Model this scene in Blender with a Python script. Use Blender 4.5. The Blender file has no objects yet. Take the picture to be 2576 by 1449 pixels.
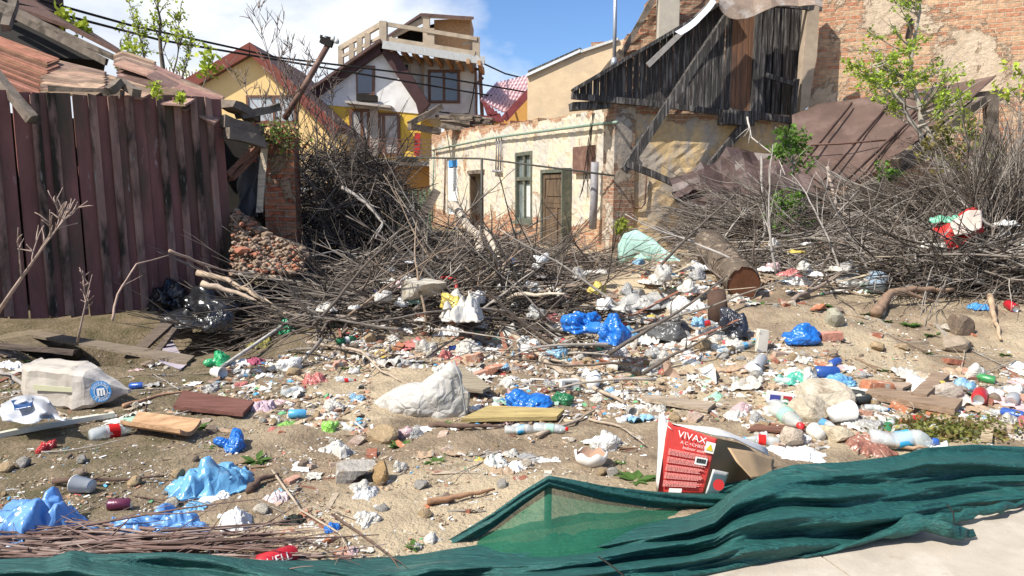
import bpy, bmesh, math, random
from mathutils import Vector, Matrix, Euler, noise
R = random.Random(7)
SC = bpy.context.scene
COL = SC.collection
# ---------------------------------------------------------------- camera, sky, sun, exposure
F = 1910.0; CX, CY = 1288.0, 724.5; PITCH = math.radians(7.35); EYE = Vector((0, 0, 1.7))
cd = bpy.data.cameras.new('camera'); cam = bpy.data.objects.new('camera', cd); COL.objects.link(cam)
cam.location = EYE; cam.rotation_euler = (math.pi/2 - PITCH, 0, 0)
cd.sensor_width = 36; cd.lens = 36*F/2576; cd.clip_end = 2000; cd.clip_start = .05
SC.camera = cam
SUN_EL = math.radians(50); SUN_H = Vector((-.83, -.56, 0)).normalized()
to_sun = Vector((SUN_H.x*math.cos(SUN_EL), SUN_H.y*math.cos(SUN_EL), math.sin(SUN_EL)))
sl = bpy.data.lights.new('sun', 'SUN'); sl.energy = 5.0; sl.angle = math.radians(.5); sl.color = (1, .955, .88)
so = bpy.data.objects.new('sun', sl); COL.objects.link(so); so.rotation_euler = to_sun.to_track_quat('Z', 'Y').to_euler()
so.location = (0, 0, 30)
W = bpy.data.worlds.new('World'); SC.world = W; W.use_nodes = True
nt = W.node_tree; nt.nodes.clear()
def N(nt, t, **k):
    n = nt.nodes.new(t)
    for a, b in k.items():
        if a[0] == '_': n.inputs[a[1:].replace('_', ' ')].default_value = b
        else: setattr(n, a, b)
    return n
sky = N(nt, 'ShaderNodeTexSky', sky_type='NISHITA', sun_disc=False, sun_elevation=SUN_EL,
        sun_rotation=math.atan2(SUN_H.x, SUN_H.y), altitude=300, air_density=1.0, dust_density=.6, ozone_density=2.5)
tc = N(nt, 'ShaderNodeTexCoord')
mp = N(nt, 'ShaderNodeMapping'); mp.inputs['Scale'].default_value = (1, 1, 2.1); mp.inputs['Location'].default_value = (.55, .2, .3)
nz = N(nt, 'ShaderNodeTexNoise', _Scale=1.55, _Detail=9, _Roughness=.55, _Distortion=.25)
nz2 = N(nt, 'ShaderNodeTexNoise', _Scale=7, _Detail=6, _Roughness=.6)
sep = N(nt, 'ShaderNodeSeparateXYZ')
add = N(nt, 'ShaderNodeMath', operation='MULTIPLY_ADD'); add.inputs[1].default_value = -.30; 
cr = N(nt, 'ShaderNodeValToRGB'); cr.color_ramp.elements[0].position = .49; cr.color_ramp.elements[1].position = .60
cc = N(nt, 'ShaderNodeValToRGB'); cc.color_ramp.elements[0].position = .3; cc.color_ramp.elements[1].position = .7
cc.color_ramp.elements[0].color = (5.4, 6.0, 7.0, 1); cc.color_ramp.elements[1].color = (9.4, 9.6, 9.8, 1)
mx = N(nt, 'ShaderNodeMix', data_type='RGBA'); bg = N(nt, 'ShaderNodeBackground', _Strength=.092); out = N(nt, 'ShaderNodeOutputWorld')
tint = N(nt, 'ShaderNodeMix', data_type='RGBA', blend_type='MULTIPLY'); tint.inputs['Factor'].default_value = 1; tint.inputs['B'].default_value = (.82, 1.02, 1.3, 1)
L = nt.links.new
L(tc.outputs['Generated'], mp.inputs['Vector']); L(mp.outputs['Vector'], nz.inputs['Vector']); L(mp.outputs['Vector'], nz2.inputs['Vector'])
L(tc.outputs['Generated'], sep.inputs[0]); L(sep.outputs['X'], add.inputs[0]); L(nz.outputs['Fac'], add.inputs[2])
L(add.outputs[0], cr.inputs['Fac']); L(nz2.outputs['Fac'], cc.inputs['Fac'])
L(sky.outputs['Color'], tint.inputs['A']); L(tint.outputs['Result'], mx.inputs['A']); L(cc.outputs['Color'], mx.inputs['B']); L(cr.outputs['Color'], mx.inputs['Factor'])
L(mx.outputs['Result'], bg.inputs['Color']); L(bg.outputs[0], out.inputs['Surface'])
SC.view_settings.view_transform = 'Standard'; SC.view_settings.look = 'None'; SC.view_settings.exposure = .50; SC.view_settings.gamma = 1
SC.render.engine = 'CYCLES'; SC.cycles.transparent_max_bounces = 24; SC.cycles.max_bounces = 6

# ---------------------------------------------------------------- pixel -> world helpers
cp, sp = math.cos(PITCH), math.sin(PITCH)
def ray(px, py):
    a, b = (px-CX)/F, (CY-py)/F
    return Vector((a, cp + b*sp, -sp + b*cp))
def P(px, py, Y):
    d = ray(px, py); return EYE + d*(Y/d.y)
def proj(p):
    d = p - EYE; z = d.y*cp - d.z*sp; v = d.y*sp + d.z*cp
    return CX + F*d.x/z, CY - F*v/z
def sst(a, b, x):
    t = min(1, max(0, (x-a)/(b-a))); return t*t*(3-2*t)
def ga(x, y, cx, cy, sx, sy): return math.exp(-((x-cx)/sx)**2 - ((y-cy)/sy)**2)
def H(x, y):
    z = .50*sst(5.4, 8.8, y)*sst(.6, 3.2, x)*(1-.3*sst(14, 18, y))
    z += .50*ga(x, y, .2, 10.2, 2.4, 2.0) + .30*ga(x, y, 1.75, 9.3, .9, .8) + .22*ga(x, y, -2.2, 8.6, 1.3, 1.0) + .22*ga(x, y, -6.0, 7.9, .8, .6)
    z += .25*sst(11, 17, y)*(1-sst(1, 3, x)) + .10*ga(x, y, 1.6, 7.6, 1.2, .8)
    z -= 1.15*ga(x, y, -4.2, 8.8, 1.15, .85)
    z += .05*noise.noise(Vector((x*.6, y*.6, 1))) + .03*noise.noise(Vector((x*1.9, y*1.9, 3)))
    return z*sst(3.0, 4.4, y + .0*x) + 0.0
def G(px, py):
    d = ray(px, py)
    if d.z > -.01: return EYE + d*60
    t = 2.0
    while t < 60:
        p = EYE + d*t
        if p.z <= H(p.x, p.y): break
        t += .05
    lo, hi = t-.05, t
    for _ in range(12):
        m = (lo+hi)/2; p = EYE + d*m
        if p.z <= H(p.x, p.y): hi = m
        else: lo = m
    return EYE + d*hi
def PG(px, py, Y, k=.03):
    p = P(px, py, Y); g = G(px, py)
    return p if g.y > p.y+k else g+Vector((0, -k, k))
def lerp(a, b, t): return a + (b-a)*t
def interp(tab, x):
    if x <= tab[0][0]: return tab[0][1]
    for (a, b), (c, d) in zip(tab, tab[1:]):
        if x <= c: return lerp(b, d, (x-a)/(c-a))
    return tab[-1][1]
def U(a, b): return R.uniform(a, b)

# ---------------------------------------------------------------- mesh builder
class MB:
    def __init__(s): s.v = []; s.f = []; s.c = []; s.sm = True
    def q(s, idx, c=None): s.f.append(idx); s.c.append(c)
    def poly(s, pts, c=None):
        n = len(s.v); s.v += [Vector(p) for p in pts]; s.q(tuple(range(n, n+len(pts))), c)
    def prism(s, pts, off, c=None):     # extrude polygon by vector off
        n = len(s.v); k = len(pts); off = Vector(off)
        s.v += [Vector(p) for p in pts] + [Vector(p)+off for p in pts]
        s.q(tuple(range(n, n+k)), c); s.q(tuple(range(n+2*k-1, n+k-1, -1)), c)
        for i in range(k):
            j = (i+1) % k; s.q((n+j, n+i, n+k+i, n+k+j), c)
    def box(s, cen, size, rot=None, c=None, jit=0, seg=1):
        n = len(s.v); hx, hy, hz = size[0]/2, size[1]/2, size[2]/2
        m = rot if rot is not None else Matrix.Identity(3); cen = Vector(cen)
        for x in (-hx, hx):
            for y in (-hy, hy):
                for z in (-hz, hz):
                    s.v.append(cen + m @ Vector((x+U(-jit, jit), y+U(-jit, jit), z+U(-jit, jit))))
        for a in ((0,1,3,2), (4,6,7,5), (0,4,5,1), (2,3,7,6), (0,2,6,4), (1,5,7,3)): s.q(tuple(n+i for i in a), c)
    def beam(s, a, b, w, h, c=None, up=Vector((0,0,1)), jit=0, seg=1, bend=0):   # bar between two points
        a, b = Vector(a), Vector(b); d = (b-a); l = d.length; d.normalize()
        x = d.cross(up)
        if x.length < 1e-3: x = d.cross(Vector((0,1,0)))
        x.normalize(); y = x.cross(d).normalized(); n = len(s.v)
        for k in range(seg+1):
            t = k/seg; p = a.lerp(b, t) + y*bend*math.sin(t*math.pi)
            for (i, j) in ((-1,-1), (1,-1), (1,1), (-1,1)):
                e = d*U(-jit, jit)*3 if k in (0, seg) else Vector()
                s.v.append(p + x*(i*w/2+U(-jit, jit)) + y*(j*h/2+U(-jit, jit)) + e)
        for k in range(seg):
            o = n+4*k
            for i in range(4):
                j = (i+1) % 4; s.q((o+i, o+j, o+4+j, o+4+i), c)
        s.q((n+3, n+2, n+1, n), c); o = n+4*seg; s.q((o, o+1, o+2, o+3), c)
    def tube(s, pts, rad, k=5, c=None, cap=True):
        pts = [Vector(p) for p in pts]; n = len(s.v); m = len(pts)
        if not hasattr(rad, '__len__'): rad = [rad]*m
        ref = Vector((.3, .2, 1)).normalized()
        for i, p in enumerate(pts):
            d = (pts[min(i+1, m-1)] - pts[max(i-1, 0)]).normalized()
            x = d.cross(ref)
            if x.length < .05: x = d.cross(Vector((1, 0, 0)))
            x.normalize(); y = d.cross(x)
            for j in range(k):
                a = 2*math.pi*j/k; s.v.append(p + (x*math.cos(a) + y*math.sin(a))*rad[i])
        for i in range(m-1):
            for j in range(k):
                a, b = n+i*k+j, n+i*k+(j+1) % k; s.q((a, b, b+k, a+k), c)
        if cap: s.q(tuple(range(n+k-1, n-1, -1)), c); s.q(tuple(range(n+(m-1)*k, n+m*k)), c)
    def grid(s, rows, c=None, close=False):      # rows of points
        n = len(s.v); w = len(rows[0])
        for r in rows: s.v += [Vector(p) for p in r]
        for i in range(len(rows)-1):
            for j in range(w - (0 if close else 1)):
                k = (j+1) % w; a = n+i*w
                s.q((a+j, a+k, a+w+k, a+w+j), c)
        return n
    def lathe(s, prof, k=16, cen=(0,0,0), mat=None, c=None):
        cen = Vector(cen); rows = []
        for r, z in prof:
            row = []
            for j in range(k):
                a = 2*math.pi*j/k; p = Vector((r*math.cos(a), r*math.sin(a), z)); 
                if mat is not None: p = mat @ p
                row.append(cen+p)
            rows.append(row)
        s.grid(rows, c, close=True)
    def xf(s, fn): s.v = [fn(v) for v in s.v]; return s
def build(name, mb, mat, parent=None, color=None, smooth=None, origin=None):
    if origin is None:
        if parent is None:
            xs = [v.x for v in mb.v]; ys = [v.y for v in mb.v]; zs = [v.z for v in mb.v]
            origin = Vector(((min(xs)+max(xs))/2, (min(ys)+max(ys))/2, min(zs)))
        else:
            origin = Vector(parent.get('_w', (0, 0, 0)))
    origin = Vector(origin)
    me = bpy.data.meshes.new(name); me.from_pydata([v-origin for v in mb.v], [], mb.f)
    sm = mb.sm if smooth is None else smooth
    if sm: me.polygons.foreach_set('use_smooth', [True]*len(me.polygons))
    if any(c is not None for c in mb.c):
        at = me.color_attributes.new('tint', 'FLOAT_COLOR', 'CORNER'); d = []
        for p, c in zip(me.polygons, mb.c):
            c = c or (1, 1, 1); d += list((c[0], c[1], c[2], 1))*p.loop_total
        at.data.foreach_set('color', d)
    me.materials.append(mat)
    o = bpy.data.objects.new(name, me); COL.objects.link(o)
    if parent is None: o.location = origin
    else:
        o.parent = parent
    o['_w'] = tuple(origin)
    if color: o.color = (*color, 1)
    return o
def root(name, loc):
    o = bpy.data.objects.new(name, None); COL.objects.link(o); o.location = loc; o['_w'] = tuple(loc); o.empty_display_size = .1
    return o
def tag(o, label=None, cat=None, group=None, kind=None):
    if label: o['label'] = label
    if cat: o['category'] = cat
    if group: o['group'] = group
    if kind: o['kind'] = kind
    return o
def dup(o, parent=None):
    c = o.copy(); COL.objects.link(c); c.parent = parent
    for ch in [x for x in o.children]: dup(ch, c)
    return c

# ---------------------------------------------------------------- materials
def M(name, col, rough=.85, var=.25, sc=6, stretch=(1,1,1), bump=.3, bsc=60, bdist=.01, col2=None, sc2=2, thr=(.5,.6), col3=None, sc3=3, thr3=(.6,.66),
      obj=False, vc=False, spec=.35, metal=0, alpha=1, trans=0, transl=0, wave=0, vor=0, emit=None):
    m = bpy.data.materials.new(name); m.use_nodes = True; nt = m.node_tree; L = nt.links.new
    b = nt.nodes['Principled BSDF']; o = nt.nodes['Material Output']
    b.inputs['Roughness'].default_value = rough; b.inputs['Specular IOR Level'].default_value = spec; b.inputs['Metallic'].default_value = metal
    tc = N(nt, 'ShaderNodeTexCoord'); mp = N(nt, 'ShaderNodeMapping'); mp.inputs['Scale'].default_value = stretch
    L(tc.outputs['Object'], mp.inputs['Vector'])
    vec = mp.outputs['Vector']
    if obj:
        oi = N(nt, 'ShaderNodeObjectInfo'); ad = N(nt, 'ShaderNodeVectorMath', operation='ADD'); L(vec, ad.inputs[0])
        ml = N(nt, 'ShaderNodeMath', operation='MULTIPLY'); ml.inputs[1].default_value = 37; L(oi.outputs['Random'], ml.inputs[0]); L(ml.outputs[0], ad.inputs[1]); vec = ad.outputs[0]
    nz = N(nt, 'ShaderNodeTexNoise', _Scale=sc, _Detail=6, _Roughness=.6); L(vec, nz.inputs['Vector'])
    r = N(nt, 'ShaderNodeValToRGB'); r.color_ramp.elements[0].position = .25; r.color_ramp.elements[1].position = .75
    lo, hi = 1-var, 1+var
    L(nz.outputs['Fac'], r.inputs['Fac'])
    if obj or vc:
        r.color_ramp.elements[0].color = (lo, lo, lo, 1); r.color_ramp.elements[1].color = (hi, hi, hi, 1)
        mm = N(nt, 'ShaderNodeMix', data_type='RGBA', blend_type='MULTIPLY'); mm.inputs['Factor'].default_value = 1
        if vc: at = N(nt, 'ShaderNodeAttribute', attribute_name='tint'); L(at.outputs['Color'], mm.inputs['A'])
        else: L(oi.outputs['Color'], mm.inputs['A'])
        L(r.outputs['Color'], mm.inputs['B']); c = mm.outputs['Result']
    else:
        r.color_ramp.elements[0].color = (col[0]*lo, col[1]*lo, col[2]*lo, 1); r.color_ramp.elements[1].color = (col[0]*hi, col[1]*hi, col[2]*hi, 1); c = r.outputs['Color']
    for (cl, s_, th) in ((col2, sc2, thr), (col3, sc3, thr3)):
        if cl is None: continue
        n2 = N(nt, 'ShaderNodeTexNoise', _Scale=s_, _Detail=8, _Roughness=.65); 
        av = N(nt, 'ShaderNodeVectorMath', operation='ADD'); av.inputs[1].default_value = (s_*3.1, 5.7, 1.3); L(vec, av.inputs[0]); L(av.outputs[0], n2.inputs['Vector'])
        r2 = N(nt, 'ShaderNodeValToRGB'); r2.color_ramp.elements[0].position = th[0]; r2.color_ramp.elements[1].position = th[1]; L(n2.outputs['Fac'], r2.inputs['Fac'])
        mm = N(nt, 'ShaderNodeMix', data_type='RGBA'); mm.inputs['B'].default_value = (*cl, 1); L(r2.outputs['Color'], mm.inputs['Factor']); L(c, mm.inputs['A']); c = mm.outputs['Result']
    L(c, b.inputs['Base Color'])
    if bump:
        bn = N(nt, 'ShaderNodeTexNoise', _Scale=bsc, _Detail=5, _Roughness=.65); L(vec, bn.inputs['Vector']); hsrc = bn.outputs['Fac']
        if vor:
            vn = N(nt, 'ShaderNodeTexVoronoi', feature='DISTANCE_TO_EDGE', _Scale=vor); 
            dn = N(nt, 'ShaderNodeTexNoise', _Scale=vor*.5, _Detail=2); dm = N(nt, 'ShaderNodeVectorMath', operation='MULTIPLY_ADD'); dm.inputs[1].default_value = (.35,.35,.35)
            L(vec, dn.inputs['Vector']); L(dn.outputs['Color'], dm.inputs[0]); L(vec, dm.inputs[2]); L(dm.outputs[0], vn.inputs['Vector'])
            am = N(nt, 'ShaderNodeMath', operation='MULTIPLY_ADD'); am.inputs[1].default_value = .35; L(bn.outputs['Fac'], am.inputs[0]); L(vn.outputs['Distance'], am.inputs[2]); hsrc = am.outputs[0]
        bp = N(nt, 'ShaderNodeBump', _Strength=bump, _Distance=bdist); L(hsrc, bp.inputs['Height']); L(bp.outputs['Normal'], b.inputs['Normal'])
    sh = b.outputs[0]
    if transl:
        t = N(nt, 'ShaderNodeBsdfTranslucent'); L(c, t.inputs['Color']); ms = N(nt, 'ShaderNodeMixShader', _Fac=transl); L(sh, ms.inputs[1]); L(t.outputs[0], ms.inputs[2]); sh = ms.outputs[0]
    if alpha < 1:
        t = N(nt, 'ShaderNodeBsdfTransparent'); ms = N(nt, 'ShaderNodeMixShader', _Fac=alpha); L(t.outputs[0], ms.inputs[1]); L(sh, ms.inputs[2]); sh = ms.outputs[0]
        if obj: L(c, t.inputs['Color'])
    L(sh, o.inputs['Surface'])
    return m

def brick_mat(name, plaster, plaster2, cover, brick=(.36,.14,.08), mortar=(.45,.38,.28), top=None, bot=None, bw=.27, bh=.085, bumps=1.0, pv=.2, scl=.9):
    """brick with plaster over it; cover = noise threshold; top/bot = (z0,z1) ramps in object z where brick comes through"""
    m = bpy.data.materials.new(name); m.use_nodes = True; nt = m.node_tree; L = nt.links.new
    b = nt.nodes['Principled BSDF']; b.inputs['Roughness'].default_value = .9; b.inputs['Specular IOR Level'].default_value = .15
    tc = N(nt, 'ShaderNodeTexCoord'); sx = N(nt, 'ShaderNodeSeparateXYZ'); L(tc.outputs['Object'], sx.inputs[0])
    xy = N(nt, 'ShaderNodeMath', operation='ADD'); L(sx.outputs['X'], xy.inputs[0]); L(sx.outputs['Y'], xy.inputs[1])
    cb = N(nt, 'ShaderNodeCombineXYZ'); L(xy.outputs[0], cb.inputs['X']); L(sx.outputs['Z'], cb.inputs['Y'])
    wn = N(nt, 'ShaderNodeTexNoise', _Scale=3.5, _Detail=4); L(cb.outputs[0], wn.inputs['Vector'])
    wa = N(nt, 'ShaderNodeVectorMath', operation='MULTIPLY_ADD'); wa.inputs[1].default_value = (.06,.05,0); L(wn.outputs['Color'], wa.inputs[0]); L(cb.outputs[0], wa.inputs[2])
    br = N(nt, 'ShaderNodeTexBrick', _Scale=1, _Mortar_Size=.011, _Mortar_Smooth=.35, _Bias=-.1, _Brick_Width=bw, _Row_Height=bh); L(wa.outputs[0], br.inputs['Vector'])
    br.inputs['Color1'].default_value = (*brick, 1); br.inputs['Color2'].default_value = (brick[0]*1.25, brick[1]*1.9, brick[2]*2.0, 1); br.inputs['Mortar'].default_value = (*mortar, 1)
    dn = N(nt, 'ShaderNodeTexNoise', _Scale=9, _Detail=8, _Roughness=.7); L(cb.outputs[0], dn.inputs['Vector'])
    dr = N(nt, 'ShaderNodeValToRGB'); dr.color_ramp.elements[0].position = .3; dr.color_ramp.elements[1].position = .7; dr.color_ramp.elements[0].color = (.6,.6,.6,1); dr.color_ramp.elements[1].color = (1.25,1.2,1.15,1); L(dn.outputs['Fac'], dr.inputs['Fac'])
    bm = N(nt, 'ShaderNodeMix', data_type='RGBA', blend_type='MULTIPLY'); bm.inputs['Factor'].default_value = 1; L(br.outputs['Color'], bm.inputs['A']); L(dr.outputs['Color'], bm.inputs['B'])
    # plaster colours
    pn = N(nt, 'ShaderNodeTexNoise', _Scale=1.6, _Detail=9, _Roughness=.68, _Distortion=.6); 
    ps = N(nt, 'ShaderNodeMapping'); ps.inputs['Scale'].default_value = (1.4, .8, 1); L(cb.outputs[0], ps.inputs[0]); L(ps.outputs[0], pn.inputs['Vector'])
    pr = N(nt, 'ShaderNodeValToRGB'); e = pr.color_ramp.elements; e[0].position = .42; e[1].position = .56; e[0].color = (*plaster, 1); e[1].color = (*plaster2, 1); L(pn.outputs['Fac'], pr.inputs['Fac'])
    pm = N(nt, 'ShaderNodeMix', data_type='RGBA', blend_type='MULTIPLY'); pm.inputs['Factor'].default_value = pv*3; L(pr.outputs['Color'], pm.inputs['A']); L(dr.outputs['Color'], pm.inputs['B'])
    # mask
    mn = N(nt, 'ShaderNodeTexNoise', _Scale=scl, _Detail=10, _Roughness=.68, _Distortion=.5); mv = N(nt, 'ShaderNodeVectorMath', operation='ADD'); mv.inputs[1].default_value = (7.3, 2.9, 0); L(cb.outputs[0], mv.inputs[0]); L(mv.outputs[0], mn.inputs['Vector'])
    val = mn.outputs['Fac']
    for rg, am in ((top, .32), (bot, .32)):
        if rg:
            mr = N(nt, 'ShaderNodeMapRange'); mr.inputs[1].default_value = rg[0]; mr.inputs[2].default_value = rg[1]; mr.inputs[3].default_value = 0; mr.inputs[4].default_value = am
            L(sx.outputs['Z'], mr.inputs[0]); ad = N(nt, 'ShaderNodeMath', operation='ADD'); L(val, ad.inputs[0]); L(mr.outputs[0], ad.inputs[1]); val = ad.outputs[0]
    rr = N(nt, 'ShaderNodeValToRGB'); rr.color_ramp.elements[0].position = cover; rr.color_ramp.elements[1].position = cover+.03; L(val, rr.inputs['Fac'])
    mx = N(nt, 'ShaderNodeMix', data_type='RGBA'); L(rr.outputs['Color'], mx.inputs['Factor']); L(pm.outputs['Result'], mx.inputs['A']); L(bm.outputs['Result'], mx.inputs['B']); L(mx.outputs['Result'], b.inputs['Base Color'])
    # height: plaster sits proud of bricks
    inv = N(nt, 'ShaderNodeMath', operation='MULTIPLY_ADD'); inv.inputs[1].default_value = -1.0; inv.inputs[2].default_value = 1; L(rr.outputs['Color'], inv.inputs[0])
    mo = N(nt, 'ShaderNodeMath', operation='MULTIPLY'); L(br.outputs['Fac'], mo.inputs[0]); L(rr.outputs['Color'], mo.inputs[1])
    h1 = N(nt, 'ShaderNodeMath', operation='SUBTRACT'); L(inv.outputs[0], h1.inputs[0]); L(mo.outputs[0], h1.inputs[1])
    h2 = N(nt, 'ShaderNodeMath', operation='MULTIPLY_ADD'); h2.inputs[1].default_value = 1.1; L(dn.outputs['Fac'], h2.inputs[0]); L(h1.outputs[0], h2.inputs[2])
    bp = N(nt, 'ShaderNodeBump', _Strength=.9*min(1, bumps), _Distance=.022*bumps); L(h2.outputs[0], bp.inputs['Height']); L(bp.outputs['Normal'], b.inputs['Normal'])
    return m

# generic object-coloured materials
m_plas = M('thin_plastic', (1,1,1), .24, .08, 1.5, bump=.55, bsc=4, bdist=.03, obj=True, spec=.7, transl=.14, vor=3.2)
m_film = M('plastic_film', (1.1,1.1,1.1), .26, .08, 1.5, bump=.5, bsc=4, bdist=.03, obj=True, spec=.6, alpha=.95, transl=.12, vor=3.5, col2=(.42, .35, .26), sc2=.9, thr=(.60, .78))
m_cloth = M('cloth', (1,1,1), .9, .15, 2, bump=.7, bsc=5, bdist=.03, obj=True, spec=.1, vor=4, col2=(.36, .30, .22), sc2=1.1, thr=(.60, .76))
m_paper = M('paper', (1,1,1), .85, .16, 3, bump=.4, bsc=6, bdist=.02, obj=True, spec=.15, transl=.08, col2=(.34, .27, .19), sc2=1.6, thr=(.56, .72))
m_pet = M('bottle_plastic', (1,1,1), .1, .05, 8, bump=.3, bsc=30, obj=True, spec=.9, alpha=.42, vor=30)
m_hard = M('hard_plastic', (1,1,1), .4, .12, 12, bump=.1, obj=True, spec=.5)
m_metal = M('painted_tin', (1,1,1), .3, .12, 15, bump=.2, obj=True, spec=.6, metal=.2)
m_alu = M('aluminium', (.6,.6,.6), .35, .1, 20, metal=.9)
m_brick = M('brick_clay', (1,1,1), .95, .35, 4, bump=.8, bsc=9, bdist=.012, obj=True, spec=.1, col2=(.5,.44,.36), sc2=2.6, thr=(.54,.62))
m_stone = M('rubble_stone', (1,1,1), .95, .3, 2.5, bump=.9, bsc=6, bdist=.02, obj=True, spec=.1, col2=(.24,.18,.12), sc2=1.4, thr=(.56,.68))
m_wood = M('grey_wood', (1,1,1), .9, .4, 4, (1,7,7), bump=.7, bsc=9, bdist=.015, obj=True, spec=.12)
m_bark = M('twig_bark', (1,1,1), .9, .4, 12, bump=.4, bsc=60, obj=True, spec=.15)
m_chip = M('litter_chip', (1,1,1), .85, .15, 20, vc=True, bump=0, spec=.2)
m_twig = M('brush_twig', (1,1,1), .85, .2, 20, vc=True, bump=0, spec=.2)
m_leaf = M('leaf', (1,1,1), .6, .2, 20, vc=True, bump=0, spec=.3, transl=.4)
m_print = M('printed_ink', (1,1,1), .6, .03, 20, obj=True, bump=0, spec=.3)
# ---------------------------------------------------------------- text
def textmb(s, size, fn, depth=.0):
    cu = bpy.data.curves.new('t', 'FONT'); cu.body = s; cu.size = size; cu.resolution_u = 2; cu.align_x = 'LEFT'
    o = bpy.data.objects.new('t', cu); me = bpy.data.meshes.new_from_object(o)
    mb = MB(); mb.sm = False
    mb.v = [Vector(fn(v.co.x, v.co.y)) for v in me.vertices]; mb.f = [tuple(p.vertices) for p in me.polygons]; mb.c = [None]*len(mb.f)
    bpy.data.objects.remove(o); bpy.data.curves.remove(cu); bpy.data.meshes.remove(me)
    return mb

# ---------------------------------------------------------------- vertical plane frame
class Pl:
    def __init__(s, o, u):
        s.o = Vector((o[0], o[1], 0)); s.u = Vector((u[0], u[1], 0)).normalized(); n = Vector((s.u.y, -s.u.x, 0))
        if n.dot(Vector((0,0,0)) - s.o) < 0: n = -n
        s.n = n
    def hit(s, px, py):
        d = ray(px, py); t = (s.o-EYE).dot(s.n)/d.dot(s.n); p = EYE + d*t
        return (p-s.o).dot(s.u), p.z
    def pt(s, a, z, off=0): p = s.o + s.u*a + s.n*off; return Vector((p.x, p.y, z))
    def rect(s, x0, y0, x1, y1):
        xm, ym = (x0+x1)/2, (y0+y1)/2
        a0, a1 = s.hit(x0, ym)[0], s.hit(x1, ym)[0]
        return min(a0, a1), max(a0, a1), s.hit(xm, y1)[1], s.hit(xm, y0)[1]
    def box(s, mb, a0, a1, z0, z1, f0, f1, c=None):
        p = [s.pt(a, z, f) for a in (a0, a1) for f in (f0, f1) for z in (z0, z1)]; n = len(mb.v); mb.v += p
        for a in ((0,1,3,2), (4,6,7,5), (0,4,5,1), (2,3,7,6), (0,2,6,4), (1,5,7,3)): mb.q(tuple(n+i for i in a), c)
    def frame(s, mb, a0, a1, z0, z1, w, f0, f1, bars=(), hb=()):
        s.box(mb, a0, a0+w, z0, z1, f0, f1); s.box(mb, a1-w, a1, z0, z1, f0, f1)
        s.box(mb, a0+w, a1-w, z0, z0+w, f0, f1-.003); s.box(mb, a0+w, a1-w, z1-w, z1, f0, f1-.003)
        for t in bars: a = lerp(a0, a1, t); s.box(mb, a-w/2, a+w/2, z0+w, z1-w, f0, f1-.006)
        for t in hb: z = lerp(z0, z1, t); s.box(mb, a0+w, a1-w, z-w/2, z+w/2, f0, f1-.009)
    def polybox(s, mb, pix, f0, f1, c=None):      # polygon given in pixels, thickness f0..f1
        pts = [s.hit(*p) for p in pix]; mb.prism([s.pt(a, z, f1) for a, z in pts], s.n*(f0-f1), c)
def wall(pl, a0, a1, zb, topf, holes, th, cell=.13, jit=.012, ragged=.10, seed=0):
    na = max(2, round((a1-a0)/cell)); zt = max(topf(lerp(a0, a1, i/na)) for i in range(na+1))+ragged
    A = sorted(set([round(lerp(a0, a1, i/na), 4) for i in range(na+1)])); nzc = max(2, round((zt-zb)/(cell*.75)))
    Z = [lerp(zb, zt, i/nzc) for i in range(nzc+1)]
    for (h0, h1, k0, k1) in holes:       # snap grid lines onto hole edges
        for h in (h0, h1):
            i = min(range(len(A)), key=lambda i: abs(A[i]-h)); A[i] = h
        for k in (k0, k1):
            i = min(range(len(Z)), key=lambda i: abs(Z[i]-k)); Z[i] = k
    A.sort(); Z.sort()
    def keep(i, j):
        if i < 0 or j < 0 or i >= len(A)-1 or j >= len(Z)-1: return False
        a, z = (A[i]+A[i+1])/2, (Z[j]+Z[j+1])/2
        for h in holes:
            if h[0] < a < h[1] and h[2] < z < h[3]: return False
        return z < topf(a) + ragged*noise.noise(Vector((a*2.6, seed, 0))) + ragged*.5*noise.noise(Vector((a*9, seed, 4)))
    mb = MB(); mb.sm = False; idx = {}
    hs = {x for h in holes for x in h[:2]}, {x for h in holes for x in h[2:]}
    def V(i, j, b):
        k = (i, j, b)
        if k not in idx:
            idx[k] = len(mb.v); e = 0 if (A[i] in hs[0] or Z[j] in hs[1] or i in (0, len(A)-1)) else jit
            mb.v.append(pl.pt(A[i]+U(-e, e)*1.5, Z[j]+U(-e, e)*1.5, (-th if b else 0)+U(-e, e)))
        return idx[k]
    for i in range(len(A)-1):
        for j in range(len(Z)-1):
            if not keep(i, j): continue
            mb.q((V(i,j,0), V(i+1,j,0), V(i+1,j+1,0), V(i,j+1,0))); mb.q((V(i,j+1,1), V(i+1,j+1,1), V(i+1,j,1), V(i,j,1)))
            for (di, dj, e) in ((-1,0,((0,0),(0,1))), (1,0,((1,1),(1,0))), (0,-1,((1,0),(0,0))), (0,1,((0,1),(1,1)))):
                if not keep(i+di, j+dj):
                    (p, q), (r, t) = e; mb.q((V(i+p,j+q,0), V(i+r,j+t,0), V(i+r,j+t,1), V(i+p,j+q,1)))
    return mb
def topfn(pl, pix):
    t = sorted(pl.hit(*p) for p in pix); return lambda a: interp(t, a)
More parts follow.
